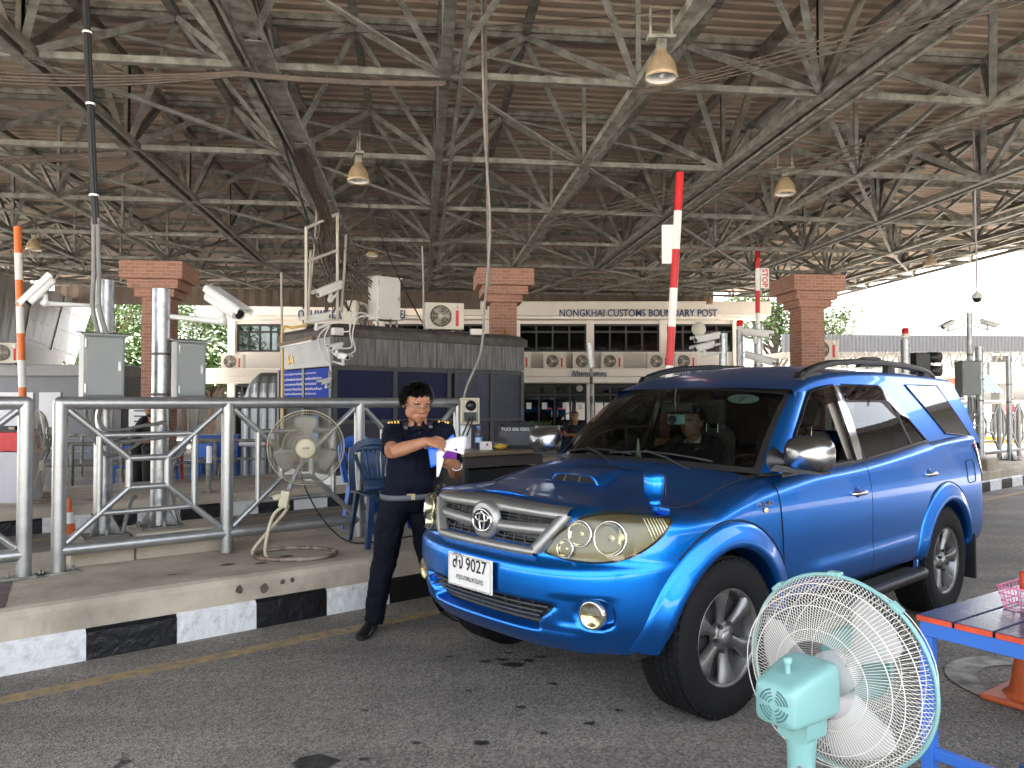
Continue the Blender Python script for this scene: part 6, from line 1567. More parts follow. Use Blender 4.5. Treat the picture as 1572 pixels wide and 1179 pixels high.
# ================================================================== camera poles and signals behind the wagon
for u, vt, Y, r, lab in ((1110, 512, 12.0, .062, 'galvanised pole with two cameras left of the warning lamp pole'), (1136, 506, 12.6, .06, 'galvanised pole topped by a red lamp between the camera poles'), (1164, 497, 12.2, .07, 'galvanised pole under the STOP boom with a large camera'), (1390, 520, 12.4, .065, 'galvanised pole with red beacon behind the wagon roof rail'), (1488, 480, 14.0, .05, 'tall slim pole with a cross arm of two cameras'), (1503, 532, 13.6, .066, 'thick galvanised pole on a concrete block by the right railing'), (1548, 546, 15.5, .05, 'galvanised pole at the right edge beyond the railing')):
    p = aty(u, vt, Y); pole(Vector((p.x, p.y, IH)), p.z - IH, r, lab)
m = MB(ROAD); ss = s_at(1503, 5.95); 
q = aty(1503, 700, 13.6); m = MB(); m.box((q.x, q.y, IH + .07), (.5, .45, .22), ROAD.to_3x3()); tag(m.build('plinth', CONC, bevel=.02), kind='structure')
q = aty(1486, 607, 13.5); cabinet(q, (.36, .2, .60), 'grey steel cabinet on the thick pole at the right railing', GREYBOX, yaw=0.1)
m = MB(); q = aty(1500, 610, 13.45)
for k in range(4): m.tube(spline([q + Vector((-.05 * k, 0, 0)), q + Vector((-.05 * k - .02, -.03, -.25)), q + Vector((-.12 - .03 * k, -.04, -.45 + .04 * k)), q + Vector((.0, -.02, -.5 + .1 * k))]), .016, 6)
t = thing('flexible_conduit', 'grey conduits looping under the cabinet at the right railing', 'conduit'); m.each('hose', HOSE, t)
for u, v, Y, dv, L_, lab, pu in ((1085, 519, 11.9, (-.9, -.4, -.18), .42, 'pale camera pointing left, upper one on the pole right of the big boom', 1110), (1080, 533, 11.8, (-.85, -.5, -.25), .34, 'pale camera pointing left, lower one on the pole right of the big boom', 1110), (1160, 512, 12.0, (.85, -.45, -.12), .42, 'broad white camera on the pole under the STOP boom', 1164), (1166, 551, 11.8, (.7, -.6, -.3), .46, 'white camera tilted right just above the wagon roof', 1164)):
    cctv(aty(u, v, Y), dv, lab, L_, aty(pu, v + 8, 12.0), .85)
for u, v, dv, lab in ((1455, 499, (-.8, -.3, -.35), 'dark camera on the left end of the high cross arm'), (1517, 497, (.8, -.3, -.3), 'dark camera on the right end of the high cross arm')): cctv(aty(u, v, 14.0), dv, lab, .26, aty(1488, 499, 14), .7)
BEAC = mat('red_beacon', (.6, .02, .02), .25, 0)
for u, v, Y, lab in ((1136, 494, 12.6, 'red beacon on the pole between the white cameras'), (1390, 506, 12.4, 'red beacon on the pole behind the wagon roof rail')):
    t = thing('beacon', lab, 'warning lamp', aty(u, v + 12, Y), 0, 'red beacons'); m = MB(); m.lathe([(.06, 0), (.06, .05), (.05, .055)], seg=16); m.build('base', CREAM, t); m = MB(); m.lathe([(.055, .056), (.055, .14), (.04, .155), (0, .157)], seg=16); m.build('lamp_dome', BEAC, t)
t = thing('traffic_signal', 'black traffic signal with hoods seen side-on behind the wagon', 'traffic light', aty(1413, 575, 12.6), 0); m = MB(); m.bbox((-.12, -.1, -.3), (.12, .1, .36)); m.build('housing', BLACKM, t, .02)
for z in (.28, .06, -.16):
    m = MB(); m.lathe([(.09, 0), (.09, .2)], (.12, 0, z), (1, 0, 0), 20); m.build('hood', BLACKM, t, solid=.006)
m = MB(); m.cyl((0, 0, -1.6), (0, 0, -.3), .05); m.build('pole', ZINC, t)
t = thing('floodlight', 'dark floodlight box behind the wagon roof', 'lamp', aty(1334, 556, 12.6)); m = MB(); m.loft([[Vector((sx * w, sy * .1, z)) for sx, sy in ((-1, -1), (1, -1), (1, 1), (-1, 1))] for z, w in ((-.08, .18), (.06, .15), (.08, .1))], sm=False); m.build('housing', BLACKM, t, .01); m = MB(); m.cyl((0, 0, -1.9), (0, 0, -.08), .04); m.build('post', ZINC, t)
t = thing('dome_camera', 'dome camera hanging on a long rod over the right lane', 'security camera', aty(1500, 458, 11.5)); m = MB(); m.cyl((0, 0, .05), (-.02, 0, 2.6), .013); m.build('rod', mat('rod_mauve', (.3, .27, .3), .5), t); m = MB(); m.lathe([(.02, .10), (.07, .05), (.08, 0)], seg=16); m.build('housing', WHITE, t); m = MB(); m.lathe([(.065, 0), (.05, -.05), (0, -.07)], seg=16); m.build('lens_dome', BLACKM, t)
# ================================================================== things on and beyond the second island
def barrier(p, q, h, lab, n=4, mt=GALV):
    t = thing('queue_barrier', lab, 'barrier', p, 0, 'low queue barriers'); d = Vector(q) - Vector(p)
    for k in range(n):
        m = MB(); a = d * k / (n - 1); m.cyl(a, a + Vector((0, 0, h)), .03, seg=10); m.build('post', mt, t)
    for z, r in ((h, .028), (h * .62, .02)): m = MB(); m.cyl(Vector((0, 0, z)), d + Vector((0, 0, z)), r, seg=10); m.build('rail', mt, t)
    return t
a, b = aty(30, 760, 11.6), aty(330, 760, 12.6); a.z = b.z = .02; barrier(a, b, .86, 'low tube barrier beyond the railing behind the two cabinet poles', 5)
a, b = aty(300, 760, 13.5), aty(476, 760, 13.3); a.z = b.z = .02; barrier(a, b, .84, 'low tube barrier in front of the corrugated wall', 4)
a, b = aty(45, 760, 15.5), aty(205, 760, 15.5); a.z = b.z = .02; barrier(a, b, .84, 'low tube barrier behind the persons in black', 3)
for u, lab in ((152, 'bollard with white top left of the first cabinet pole'), (322, 'slim bollard between the second pole and the lattice'),):
    t = thing('bollard', lab, 'bollard', RP(s_at(u, 10.75), 10.75, .30), 0, 'slim bollards'); m = MB(); m.cyl((0, 0, 0), (0, 0, .62), .033, seg=12); m.build('shaft', GALV, t); m = MB(); m.cyl((0, 0, .40), (0, 0, .63), .035, seg=12); m.build('top_band', WHITEP, t); m = MB(); m.bbox((-.08, -.08, 0), (.08, .08, .012)); m.build('base_plate', GALV_D, t)
t = thing('blue_shoe_box', 'small blue and black bag on the ground behind the lattice', 'bag', aty(372, 748, 12.8).xy.to_3d()); m = MB(); m.loft([[Vector((sx * w, sy * w * .6, z)) for sx, sy in ((-1, -1), (1, -1), (1, 1), (-1, 1))] for z, w in ((0, .17), (.14, .18), (.2, .12))], sm=False); m.build('body', BLUEL, t, .02); m = MB(); m.bbox((-.12, -.06, .2), (.12, .06, .3)); m.build('flap', BLACKM, t, .02)
t = thing('white_counter', 'white counter with a red front board at the left edge', 'counter', aty(-15, 790, 9.4).xy.to_3d()); t.location.z = .0
m = MB(); m.bbox((-.55, 0, .02), (.34, .5, .92)); m.build('cabinet', mat('lavender_white', (.50, .48, .52), .5), t, .01); m = MB(); m.bbox((-.57, -.03, .93), (.34, .45, 1.16)); m.build('red_board', REDP, t, .006); m = MB(); m.bbox((-.3, .05, 1.16), (.36, .4, 1.19)); m.build('counter_top', DARKM, t)
t = thing('radio', 'small dark device with yellow face on the red counter', 'device', aty(15, 660, 9.55)); m = MB(); m.bbox((-.1, -.05, -.04), (.1, .05, .05)); m.build('case', DARKM, t, .01); m = MB(); m.bbox((.02, -.056, -.03), (.09, -.05, .04)); m.build('face', mat('tan_face', (.4, .3, .14), .5), t)
# booth 7A
bo = thing('booth', 'farther grey booth marked 7A with white blinds at the left edge', 'booth', aty(-40, 700, 20).xy.to_3d(), rad(2)); Wd = 3.75
m = MB(); m.bbox((0, 0, .02), (Wd - .02, 2, 2.2)); m.build('wall', mat('booth_wall_grey', (.13, .135, .15), .5, var=.1, vscale=2), bo); m = MB(); m.bbox((-.1, -.15, 2.2), (Wd, 2.1, 2.5)); m.build('roof', mat('booth_roof_band', (.2, .205, .215), .5, var=.1, vscale=2), bo, .02)
for a, b in ((.55, 1.5), (1.65, 2.2)): m = MB(); m.bbox((a, -.03, .3), (b, -.005, 1.78)); m.build('blind', mat('white_blind', (.62, .62, .64), .6), bo)
m = MB(); m.bbox((Wd - .42, -.06, .3), (Wd + .02, -.02, 2.42)); nb7 = m.build('corner_panel', FILMD, bo); mesh_text('booth_number', '7A', .22, .2, Matrix.Translation((Wd - .30, -.065, 1.98)) @ Matrix.Rotation(rad(90), 4, 'X'), SIGNY, nb7, .004, .02)
q = aty(8, 560, 19.7); condenser(q, 'condenser on the roof of the farther grey booth at the left', .3, .9, 'condensers elsewhere')
# corrugated metal shelter with a rounded shoulder beside booth 5A
CORR = mat('corrugated_zinc', (.36, .375, .39), .42, .5, var=.1, vscale=3); t = thing('corrugated_shelter', 'silver corrugated metal shelter with rounded top left of booth 5A', 'shelter', aty(374, 700, 15.2).xy.to_3d(), rad(5))
m = MB(); n = 44; rows = []
for k in range(n + 1):
    x = 1.9 * k / n; o = .028 if k % 4 in (1, 2) else 0; sh = .28 * (1 - min(1, x / .24)) ** 2; rows.append([Vector((x, -o, .05)), Vector((x, -o, 1.72 - sh)), Vector((x, .05 - o, 1.90 - sh)), Vector((x, .2 - o * .6, 2.05 - sh)), Vector((x, .5, 2.13 - sh)), Vector((x, 1.2, 2.15 - sh))])
m.loft(rows, cap=False, closed=False, sm=False); m.build('sheet', CORR, t); m = MB(); m.bbox((-.05, .0, .0), (.0, 1.2, 1.6)); m.build('end_sheet', CORR, t)
# left neighbour awning
t = thing('sheet_awning', 'sloping ribbed metal awning roof at the far left', 'awning', aty(-40, 700, 24).xy.to_3d()); o = t.location
A, B, Cc, D = aty(-70, 395, 21), aty(140, 468, 29), aty(110, 560, 27), aty(-70, 500, 20)
m = MB(); n = 46; rows = []
for k in range(n + 1):
    u = k / n; of = Vector((0, 0, .05 if k % 3 == 0 else 0)); rows.append([D.lerp(Cc, u) - o + of, A.lerp(B, u) - o + of])
m.loft(rows, cap=False, closed=False, sm=False); m.build('roof_sheet', mat('awning_sheet', (.16, .16, .155), .6, .1, var=.12, vscale=2), t)
m = MB(); 
for k in (0, .25, .5, .75, 1): m.bar(D.lerp(Cc, k) - o - Vector((0, 0, .06)), A.lerp(B, k) - o - Vector((0, 0, .06)), .08, .1)
for k in (.2, .5, .8): m.bar(D.lerp(A, k) - o - Vector((0, 0, .1)), Cc.lerp(B, k) - o - Vector((0, 0, .1)), .05, .05)
m.build('rafter', GALV, t); m = MB(); rows = []
for k in range(n * 2 + 1):
    u = k / n / 2; of = Vector((0, -.04 if k % 2 else 0, 0)); p = aty(-70, 505, 20).lerp(aty(95, 541, 26), u) - o; p2 = aty(-70, 562, 20).lerp(aty(95, 562, 26), u) - o; rows.append([p2 + of, p + of])
m.loft(rows, cap=False, closed=False, sm=False); m.build('fascia_sheet', mat('awning_fascia', (.2, .2, .19), .6), t)
m = MB()
for k in (0, .5, 1): p = D.lerp(Cc, k) - o; m.cyl((p.x, p.y, 0), p, .07)
m.build('column', GALV, t)
# far canopy at the right with ribbed fascia, trusses and white columns
t = thing('far_canopy', 'far open canopy with ribbed grey fascia and white columns at the right', 'canopy', (19, 38, 0)); o = t.location
m = MB(); rows = []; p0, p1 = aty(1200, 513, 36), aty(1620, 516, 39); q0, q1 = aty(1200, 541, 36), aty(1620, 540, 39); n = 150
for k in range(n + 1): u = k / n; of = Vector((0, -.08 if k % 2 else 0, 0)); rows.append([q0.lerp(q1, u) - o + of, p0.lerp(p1, u) - o + of])
m.loft(rows, cap=False, closed=False, sm=False); m.build('fascia', mat('ribbed_fascia', (.095, .095, .10), .6), t)
m = MB(); m.add([q0 - o, q1 - o, q1 - o + Vector((0, 14, .3)), q0 - o + Vector((0, 14, .3))], [(0, 1, 2, 3)]); m.build('roof_sheet', mat('far_roof', (.16, .14, .13), .8), t)
m = MB(); lo0, lo1 = q0 - o - Vector((0, -.3, .75)), q1 - o - Vector((0, -.3, .75)); m.bar(lo0, lo1, .1); n = 26
for k in range(n): m.bar(lo0.lerp(lo1, k / n), (q0 - o).lerp(q1 - o, (k + .5) / n), .07); m.bar(lo0.lerp(lo1, (k + 1) / n), (q0 - o).lerp(q1 - o, (k + .5) / n), .07)
m.build('truss', GALV, t)
FARW = mat('far_column', (.22, .21, .20), .8)
for u in (1270, 1400, 1545, 1610): q = aty(u, 600, 39) - o; m = MB(); m.bbox((q.x - .35, q.y, 0), (q.x + .35, q.y + .7, 3.9)); m.build('column', FARW, t)
m = MB(); a = aty(1515, 565, 38.6) - o; m.bbox((a.x, a.y - .2, a.z - .8), (a.x + 1.4, a.y, a.z + .3)); m.build('beam', FARW, t)
t = thing('striped_awning', 'small blue and white striped awning under the far canopy', 'awning', aty(1520, 590, 34)); m = MB()
for k in range(8):
    m.cur = k % 2; x0, x1 = -.35 + .1 * k, -.35 + .1 * (k + 1); m.add([(x0, -.2, -.35), (x1, -.2, -.35), (x1 - .35, .2, .4), (x0 - .35, .2, .4)], [(0, 1, 2, 3)])
m.build('cloth', [mat('awning_blue', (.03, .2, .6), .6), WHITEP], t); m = MB(); m.cyl((-.3, .1, -2.2), (-.3, .1, .2), .04); m.build('post', ZINC, t)
# a bus and low wall in the distance right
t = thing('bus', 'pale bus with red band standing under the far canopy', 'bus', (aty(1450, 640, 33).x, 33, 0)); m = MB(); m.bbox((-1.6, 0, .5), (1.3, 2.4, 2.6)); m.build('body', mat('bus_pale', (.3, .29, .27), .4), t, .1)
for x in (-1.3, -.55, .2): m = MB(); m.bbox((x, -.02, 1.5), (x + .62, -.003, 2.1)); m.build('window', FILMD, t)
m = MB(); m.bbox((-1.58, -.015, 2.3), (1.28, -.003, 2.55)); m.build('red_band', mat('bus_red', (.5, .1, .05), .5), t); m = MB(); m.bbox((-1.58, -.015, .9), (1.28, -.003, 1.2)); m.build('yellow_band', mat('bus_yellow', (.7, .5, .05), .5), t)
for x in (-1, .8): m = MB(); m.lathe([(0, -.02), (.42, -.02), (.45, .1), (.45, .3), (0, .3)], (x, 0, .46), (0, 1, 0), 20); m.build('wheel', RUB, t)
m = MB(); m.bbox((14, 28.5, .01), (30, 28.7, .25)); tag(m.build('kerb', mat('yellow_kerb', (.65, .45, .03), .6)), kind='structure')
# white railing with red tape near the office
t = thing('white_barrier', 'white tube barrier with red tape in front of the office doors', 'barrier', aty(830, 690, 19).xy.to_3d())
for k in range(7): m = MB(); x = -1.2 + .55 * k; m.cyl((x, 0, 0), (x, 0, .95), .03); m.build('post', WHITEP, t)
for z in (.92, .55, .2): m = MB(); m.cyl((-1.3, 0, z), (2.6, 0, z), .025); m.build('rail', ZINC, t)
m = MB(); m.bbox((-1.25, -.04, .70), (1.6, -.035, .82)); m.build('tape', REDP, t)
t = thing('stop_post', 'slim grey post with tilted white head before the office', 'post', aty(908, 690, 16).xy.to_3d()); m = MB(); m.cyl((0, 0, 0), (0, 0, 2.25), .03); m.build('shaft', GALV, t); m = MB(); m.bar((0, 0, 2.25), (-.05, 0, 2.75), .12, .08); m.build('head', ZINC, t); m = MB()
for z in (1.5, 1.9): m.cyl((0, 0, z), (0, 0, z + .15), .033)
m.each('band', BLACKM, t)
GR1 = mat('potted_green', (.05, .10, .03), .6, var=.4, vscale=8)
for u, v, lab in ((818, 690, 'potted green plant behind the white barrier, nearer the booth'), (836, 668, 'potted plant by the glass doors')):
    t = thing('potted_plant', lab, 'plant', aty(u, 690, 20).xy.to_3d(), 0, 'potted plants'); m = MB(); m.lathe([(.13, 0), (.2, .3), (.19, .3), (0, .27)], seg=14); m.build('pot', REDE, t); m = MB(); random.seed(u)
    for k in range(90):
        a = random.uniform(0, 6.28); r = random.uniform(.05, .35); z = .3 + random.uniform(.05, .6); c = Vector((r * math.cos(a), r * math.sin(a), z)); m.add([c, c + Vector((.06, .02, .05)), c + Vector((.09, .0, .16)), c + Vector((-.0, .03, .1))], [(0, 1, 2, 3)])
    m.build('leaves', GR1, t)
# blue stools by the desks
t0 = None
for u, Y, lab in ((198, 13.0, 'blue plastic stool at the left beside the bollard'), (247, 12.8, 'blue plastic stool behind the second pole'), (345, 14.2, 'blue plastic stool before the blue counter'), (300, 14.0, 'blue plastic stool near the lattice centre')):
    p = aty(u, 700, Y).xy.to_3d()
    if t0 is None:
        t0 = thing('stool', lab, 'stool', p, .2, 'blue stools'); m = MB(); m.bbox((-.2, -.2, .42), (.2, .2, .47)); m.build('seat', BLUEL, t0, .015); m = MB(); m.bbox((-.2, .17, .5), (.2, .2, .78)); m.build('backrest', BLUEL, t0, .01)
        for sx in (-1, 1):
            for sy in (-1, 1): m = MB(); m.bar((sx * .17, sy * .17, .42), (sx * .2, sy * .2, 0), .035); m.build('leg', BLUEL, t0)
    else: dup(t0, lab, p, random.uniform(-.5, .5))
t = thing('blue_counter', 'long blue counter with white rings behind the railing', 'counter', aty(310, 700, 16).xy.to_3d()); m = MB(); m.bbox((-.2, 0, .40), (.75, .4, .84)); m.bbox((-.15, .1, .02), (-.05, .3, .4)); m.bbox((.6, .1, .02), (.7, .3, .4)); m.build('front', mat('counter_blue', (.01, .06, .3), .5), t)
m = MB(); 
for k in range(4): m.tube([(-.05 + .19 * k + .055 * math.cos(a * .52), -.012, .70 + .055 * math.sin(a * .52)) for a in range(12)], .012, 5, True)
m.each('white_ring', WHITEP, t)
t = thing('striped_bar', 'low red and white striped bar behind the cream fan', 'barrier', aty(400, 692, 15).xy.to_3d())
for k in range(5): m = MB(); m.cyl((-.9 + .5 * k, 0, .72), (-.4 + .5 * k, 0, .72), .06); m.build('band', (REDP, WHITEP)[k % 2], t)
for x in (-.8, 1.5): m = MB(); m.cyl((x, 0, 0), (x, 0, .7), .03); m.build('post', GALV, t)
t = thing('work_desk', 'desk where the persons in black lean, behind the poles', 'desk', aty(222, 720, 12.6).xy.to_3d()); m = MB(); m.bbox((-.5, -.3, .70), (.55, .3, .74)); m.build('tabletop', GREYBOX, t)
for x in (-.45, .5):
    for y in (-.25, .25): m = MB(); m.bar((x, y, 0), (x, y, .7), .04); m.build('leg', (REDE if x > 0 else GALV), t)
t = thing('whiteboard', 'pale notice board with small writing behind the woman in black', 'board', aty(222, 648, 14.5)); m = MB(); m.bbox((-.3, 0, -.3), (.3, .03, .32)); m.build('panel', WHITEP, t); m = MB()
for z in (.2, .1, 0): m.bbox((-.2, -.006, z), (.2, -.001, z + .025))
m.each('writing', NAVY, t); m = MB(); m.cyl((0, .05, -1.4), (0, .05, -.3), .03); m.build('stand', GALV, t)
t = thing('tent_roof', 'white tent top before the trees left of the brick pillar', 'tent', aty(198, 650, 26).xy.to_3d()); m = MB(); m.add([(-1.5, -1.5, 1.7), (1.5, -1.5, 1.7), (1.5, 1.5, 1.7), (-1.5, 1.5, 1.7), (0, 0, 2.4)], [(0, 1, 4), (1, 2, 4), (2, 3, 4), (3, 0, 4)]); m.build('cloth', WHITEP, t)
for x in (-1.45, 1.45): m = MB(); m.cyl((x, -1.45, 0), (x, -1.45, 1.7), .04); m.build('post', ZINC, t)
t = thing('boundary_wall', 'low grey boundary wall before the trees on the left', 'wall', (-22, 36, 0)); m = MB(); m.bbox((-14, 0, 0), (11, .2, 2.0)); m.build('face', mat('boundary_grey', (.20, .195, .18), .8, var=.2, vscale=1), t); m = MB(); m.bbox((-14.1, -.05, 2.0), (11.1, .25, 2.1)); m.build('coping', mat('coping_grey', (.25, .24, .22), .8), t)
# ================================================================== trees
LEAF = mat('leaf_green', (.036, .08, .010), .6, 0, col2=(.013, .036, .005), vscale=.9, detail=3); LEAF2 = mat('leaf_yellow_green', (.062, .115, .014), .6, 0, col2=(.022, .05, .006), vscale=.9, detail=3); BARK = mat('bark', (.10, .07, .05), .9, var=.3, vscale=4)
def tree(p, h, r, lab, mt, seed, n=2600, ls=.30):
    random.seed(seed); t = thing('broadleaf_tree', lab, 'tree', p, 0, 'trees beyond the canopy'); m = MB()
    m.tube([(0, 0, 0), (.1, 0, h * .25), (0, .1, h * .5), (.1, 0, h * .8)], [.28, .22, .16, .05], 10); tips = []
    for k in range(16):
        a = random.uniform(0, 6.28); z0 = h * random.uniform(.28, .6); e = Vector((math.cos(a), math.sin(a), 0)) * r * random.uniform(.35, .95) + Vector((0, 0, z0 + h * random.uniform(.1, .35)))
        m.tube([(0, 0, z0), e * .5 + Vector((0, 0, z0 * .5 + .2)), e], [.12, .07, .02], 6); tips.append(e)
    tips += [Vector((random.uniform(-.5, .5) * r, random.uniform(-.5, .5) * r, h * random.uniform(.6, .95))) for _ in range(10)]
    m.build('trunk', BARK, t); m = MB()
    for k in range(n):
        c = random.choice(tips); q = c + Vector((random.gauss(0, .34) * r * .55, random.gauss(0, .34) * r * .55, random.gauss(0, .30) * r * .5)); s = ls * random.uniform(.5, 1.2)
        R = Euler((random.uniform(-.9, .9), random.uniform(-.9, .9), random.uniform(0, 6.28))).to_matrix()
        m.add([q + R @ Vector(v) * s for v in ((-.5, 0, 0), (-.1, -.28, .05), (.6, 0, -.05), (-.1, .28, .05))], [(0, 1, 2, 3)])
    m.build('crown', mt, t); return t
# added dark building, unseen at the right, for the car windows to reflect
t = thing('added_dark_building', 'added dark grey building out of view right of the lanes, for the wagon windows to reflect', 'building', (27, 2, 0)); m = MB(); m.bbox((0, -20, 0), (8, 24, 6.5)); m.build('wall', mat('added_building_wall', (.13, .125, .12), .8, var=.2, vscale=.4), t); m = MB(); m.bbox((-1.2, -20.5, 6.5), (8.5, 24.5, 6.9)); m.build('roof', mat('added_building_roof', (.09, .08, .075), .8), t)
for k in range(9): m = MB(); m.bbox((-.05, -18 + 4.6 * k, 1.2), (-.01, -15.6 + 4.6 * k, 3.0)); m.build('window', FILMD, t)
for k, (u, Y, h, r, lab, mt) in enumerate(((178, 44, 9.0, 3.2, 'bright tree showing left of the brick pillar', LEAF2), (300, 46, 9.0, 3.4, 'bright tree between the left brick pillar and the office', LEAF2), (245, 52, 10.5, 4.0, 'darker tree behind the left brick pillar', LEAF), (335, 40, 6.6, 2.2, 'low tree touching the left corner of the office', LEAF), (1192, 46, 9.2, 3.0, 'bright tree just right of the office roof', LEAF2), (1262, 54, 8.8, 3.0, 'sparse tree right of the right brick pillar', LEAF2), (110, 50, 8, 3.0, 'pale tree behind the sloping awning', LEAF), (192, 34.5, 4.6, 2.3, 'low bushy tree left of the left brick pillar, before the boundary wall', LEAF2), (278, 35, 4.8, 2.4, 'low bushy tree just right of the left brick pillar, before the wall', LEAF), (322, 34.5, 4.2, 2.0, 'low bushy tree beside the office corner, before the wall', LEAF2))):
    p = aty(u, 617, Y); tree((p.x, p.y, 0), h, r, lab, mt, 20 + k, 5200 if r > 2.5 else 3000)
# ================================================================== people
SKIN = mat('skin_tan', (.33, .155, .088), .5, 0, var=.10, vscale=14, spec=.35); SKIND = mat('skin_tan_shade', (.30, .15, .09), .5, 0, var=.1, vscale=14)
HAIR = mat('black_hair', (.008, .007, .007), .45, 0, var=.3, vscale=60); EYEW = mat('eye_white', (.6, .58, .54), .3); LIP = mat('lip', (.30, .12, .09), .5)
UNI = mat('navy_uniform', (.0030, .0042, .0115), .82, 0, var=.25, vscale=6, bump=.35, bscale=12, spec=.15); UNIT = mat('navy_trousers', (.0026, .0034, .0085), .8, 0, var=.2, vscale=5, bump=.35, bscale=9, spec=.15)
GOLD = mat('gold_braid', (.62, .36, .06), .5, .1); LEATH = mat('black_shoe', (.009, .009, .009), .3); BELTM = mat('grey_belt', (.09, .10, .115), .5)
BLKC = mat('black_cloth', (.010, .010, .011), .85, bump=.3, bscale=14); GREYC = mat('grey_cloth', (.16, .16, .17), .85); WHTC = mat('white_cloth', (.6, .6, .58), .8)
def ellring(c, lx, fx, a, b, n=20, e=1.0):
    return [c + lx * (a * math.copysign(abs(math.cos(t)) ** e, math.cos(t))) + fx * (b * math.copysign(abs(math.sin(t)) ** e, math.sin(t))) for t in [2 * math.pi * k / n + .01 for k in range(n)]]
def remesh(o, v, sm=6, disp=0.0, fac=.5):
    md = o.modifiers.new('r', 'REMESH'); md.mode = 'VOXEL'; md.voxel_size = v; md.use_smooth_shade = True
    s_ = o.modifiers.new('s', 'SMOOTH'); s_.iterations = sm; s_.factor = fac
    if disp:
        tx = bpy.data.textures.get('folds') or bpy.data.textures.new('folds', 'CLOUDS'); tx.noise_scale = .09; tx.noise_depth = 2
        d_ = o.modifiers.new('d', 'DISPLACE'); d_.texture = tx; d_.strength = disp; d_.mid_level = .5; d_.texture_coords = 'LOCAL'
    return o
def torso_rings(J, g=0.0, upto=1.0, fat=1.0, start=-.2):
    hl, hr, sl, sr, nk = J['hipL'], J['hipR'], J['shL'], J['shR'], J['neck']
    hc, scn = (hl + hr) / 2, (sl + sr) / 2
    lx0, lx1 = (hl - hr).normalized(), (sl - sr).normalized(); out = []
    for t, a, b, off in ((-.16, .150, .105, 0), (0, .168, .118, 0), (.22, .165, .125 * fat, .012 * fat), (.45, .160, .122 * fat, .012 * fat), (.68, .172, .118, .004), (.86, .178, .102, 0), (.97, .150, .080, -.004), (1.04, .095, .062, -.006), (1.12, .058, .056, -.004)):
        if t < start or t > upto: continue
        c = hc.lerp(scn, t) if t <= 1 else scn.lerp(nk, (t - 1) / .25); lx = lx0.lerp(lx1, max(0, min(1, t))).normalized(); up = (scn - hc).normalized(); fx = up.cross(lx).normalized() * -1
        if fx.dot(J['front']) < 0: fx = -fx
        out.append(ellring(c + fx * off, lx, fx, a * J['w'] + g, b * J['w'] + g, 22, .85))
    return out
def limb(m, pts, rs, n=12): m.tube(spline(pts, 4), [pw(i / ((len(pts) - 1) * 4), [(k / (len(pts) - 1), r) for k, r in enumerate(rs)]) for i in range((len(pts) - 1) * 4 + 1)], n)
def hand(m, wr, tip, up, thumb_side, curl=.5, sc_=1.0):
    """palm, four unequal bent fingers and a thumb leaving the side of the palm; wr wrist, tip where the middle finger points, up = back of the hand"""
    d = (tip - wr).normalized(); up = (up - d * up.dot(d)).normalized(); sd = d.cross(up).normalized() * thumb_side
    L = .085 * sc_; rows = []
    for t, w, h in ((-.1, .026, .022), (.15, .032, .020), (.6, .041, .017), (1.0, .042, .014)): rows.append(ellring(wr + d * L * t, sd, up, w * sc_, h * sc_, 14, .7))
    m.loft(rows); k0 = wr + d * L * .96
    for i, (o, ln, r) in enumerate(((.031, .068, .0088), (.0105, .076, .009), (-.0105, .071, .0086), (-.031, .056, .0078))):
        b = k0 + sd * o * sc_; a1, a2, a3 = curl * .55, curl * 1.25, curl * 1.8; p = [b - d * .015, b]; 
        for a, f in ((a1, .42), (a2, .32), (a3, .26)): p.append(p[-1] + (d * math.cos(a) - up * math.sin(a)) * ln * f * sc_)
        m.tube(p, [r * 1.05 * sc_, r * sc_, r * .98 * sc_, r * .9 * sc_, r * .65 * sc_], 8); m.ball(p[-1], r * .68 * sc_, 8, 6)
    b = wr + d * L * .25 + sd * .026 * sc_; p = [b, b + (d * .6 + sd * .75).normalized() * .034 * sc_, b + (d * .6 + sd * .75).normalized() * .034 * sc_ + (d * .88 + sd * .22 - up * .4 * curl).normalized() * .032 * sc_]; p.append(p[-1] + (d * .9 - up * .6 * curl).normalized() * .024 * sc_)
    m.tube(p, [.0135 * sc_, .012 * sc_, .0105 * sc_, .007 * sc_], 8); m.ball(p[-1], .0072 * sc_, 8, 6)
def headM(c, look):
    f = Vector(look).normalized(); x = f.cross(Vector((0, 0, 1))).normalized(); u = x.cross(f); return Matrix.Translation(c) @ Matrix((x, f, u)).transposed().to_4x4()
def head_shape(m, H, s=1.0):
    """skull, jaw, cheeks, nose, brow, lips, ears; local +Y looks forward, head about .225 high"""
    b = lambda c, r: m_add_ball(m, H, Vector(c) * s, Vector(r) * s)
    b((0, -.018, .025), (.076, .094, .088)); b((0, .018, -.01), (.068, .070, .085)); b((0, .035, -.062), (.050, .052, .046)); b((0, .056, -.088), (.026, .024, .020))
    for sx in (-1, 1):
        b((sx * .038, .046, -.026), (.027, .027, .030)); b((sx * .030, .070, .026), (.026, .016, .010)); b((sx * .046, .012, -.056), (.022, .045, .036)); b((sx * .012, .086, -.028), (.009, .010, .008))
        b((sx * .078, -.012, -.005), (.010, .020, .032)); b((sx * .081, -.018, .012), (.008, .018, .018)); b((sx * .029, .066, .004), (.017, .014, .010))
    b((0, .082, -.004), (.009, .014, .026)); b((0, .093, -.024), (.013, .014, .011)); b((0, .080, -.052), (.021, .011, .006)); b((0, .077, -.063), (.018, .011, .007)); b((0, .060, -.060), (.034, .024, .030)); b((0, .065, .045), (.05, .02, .03))
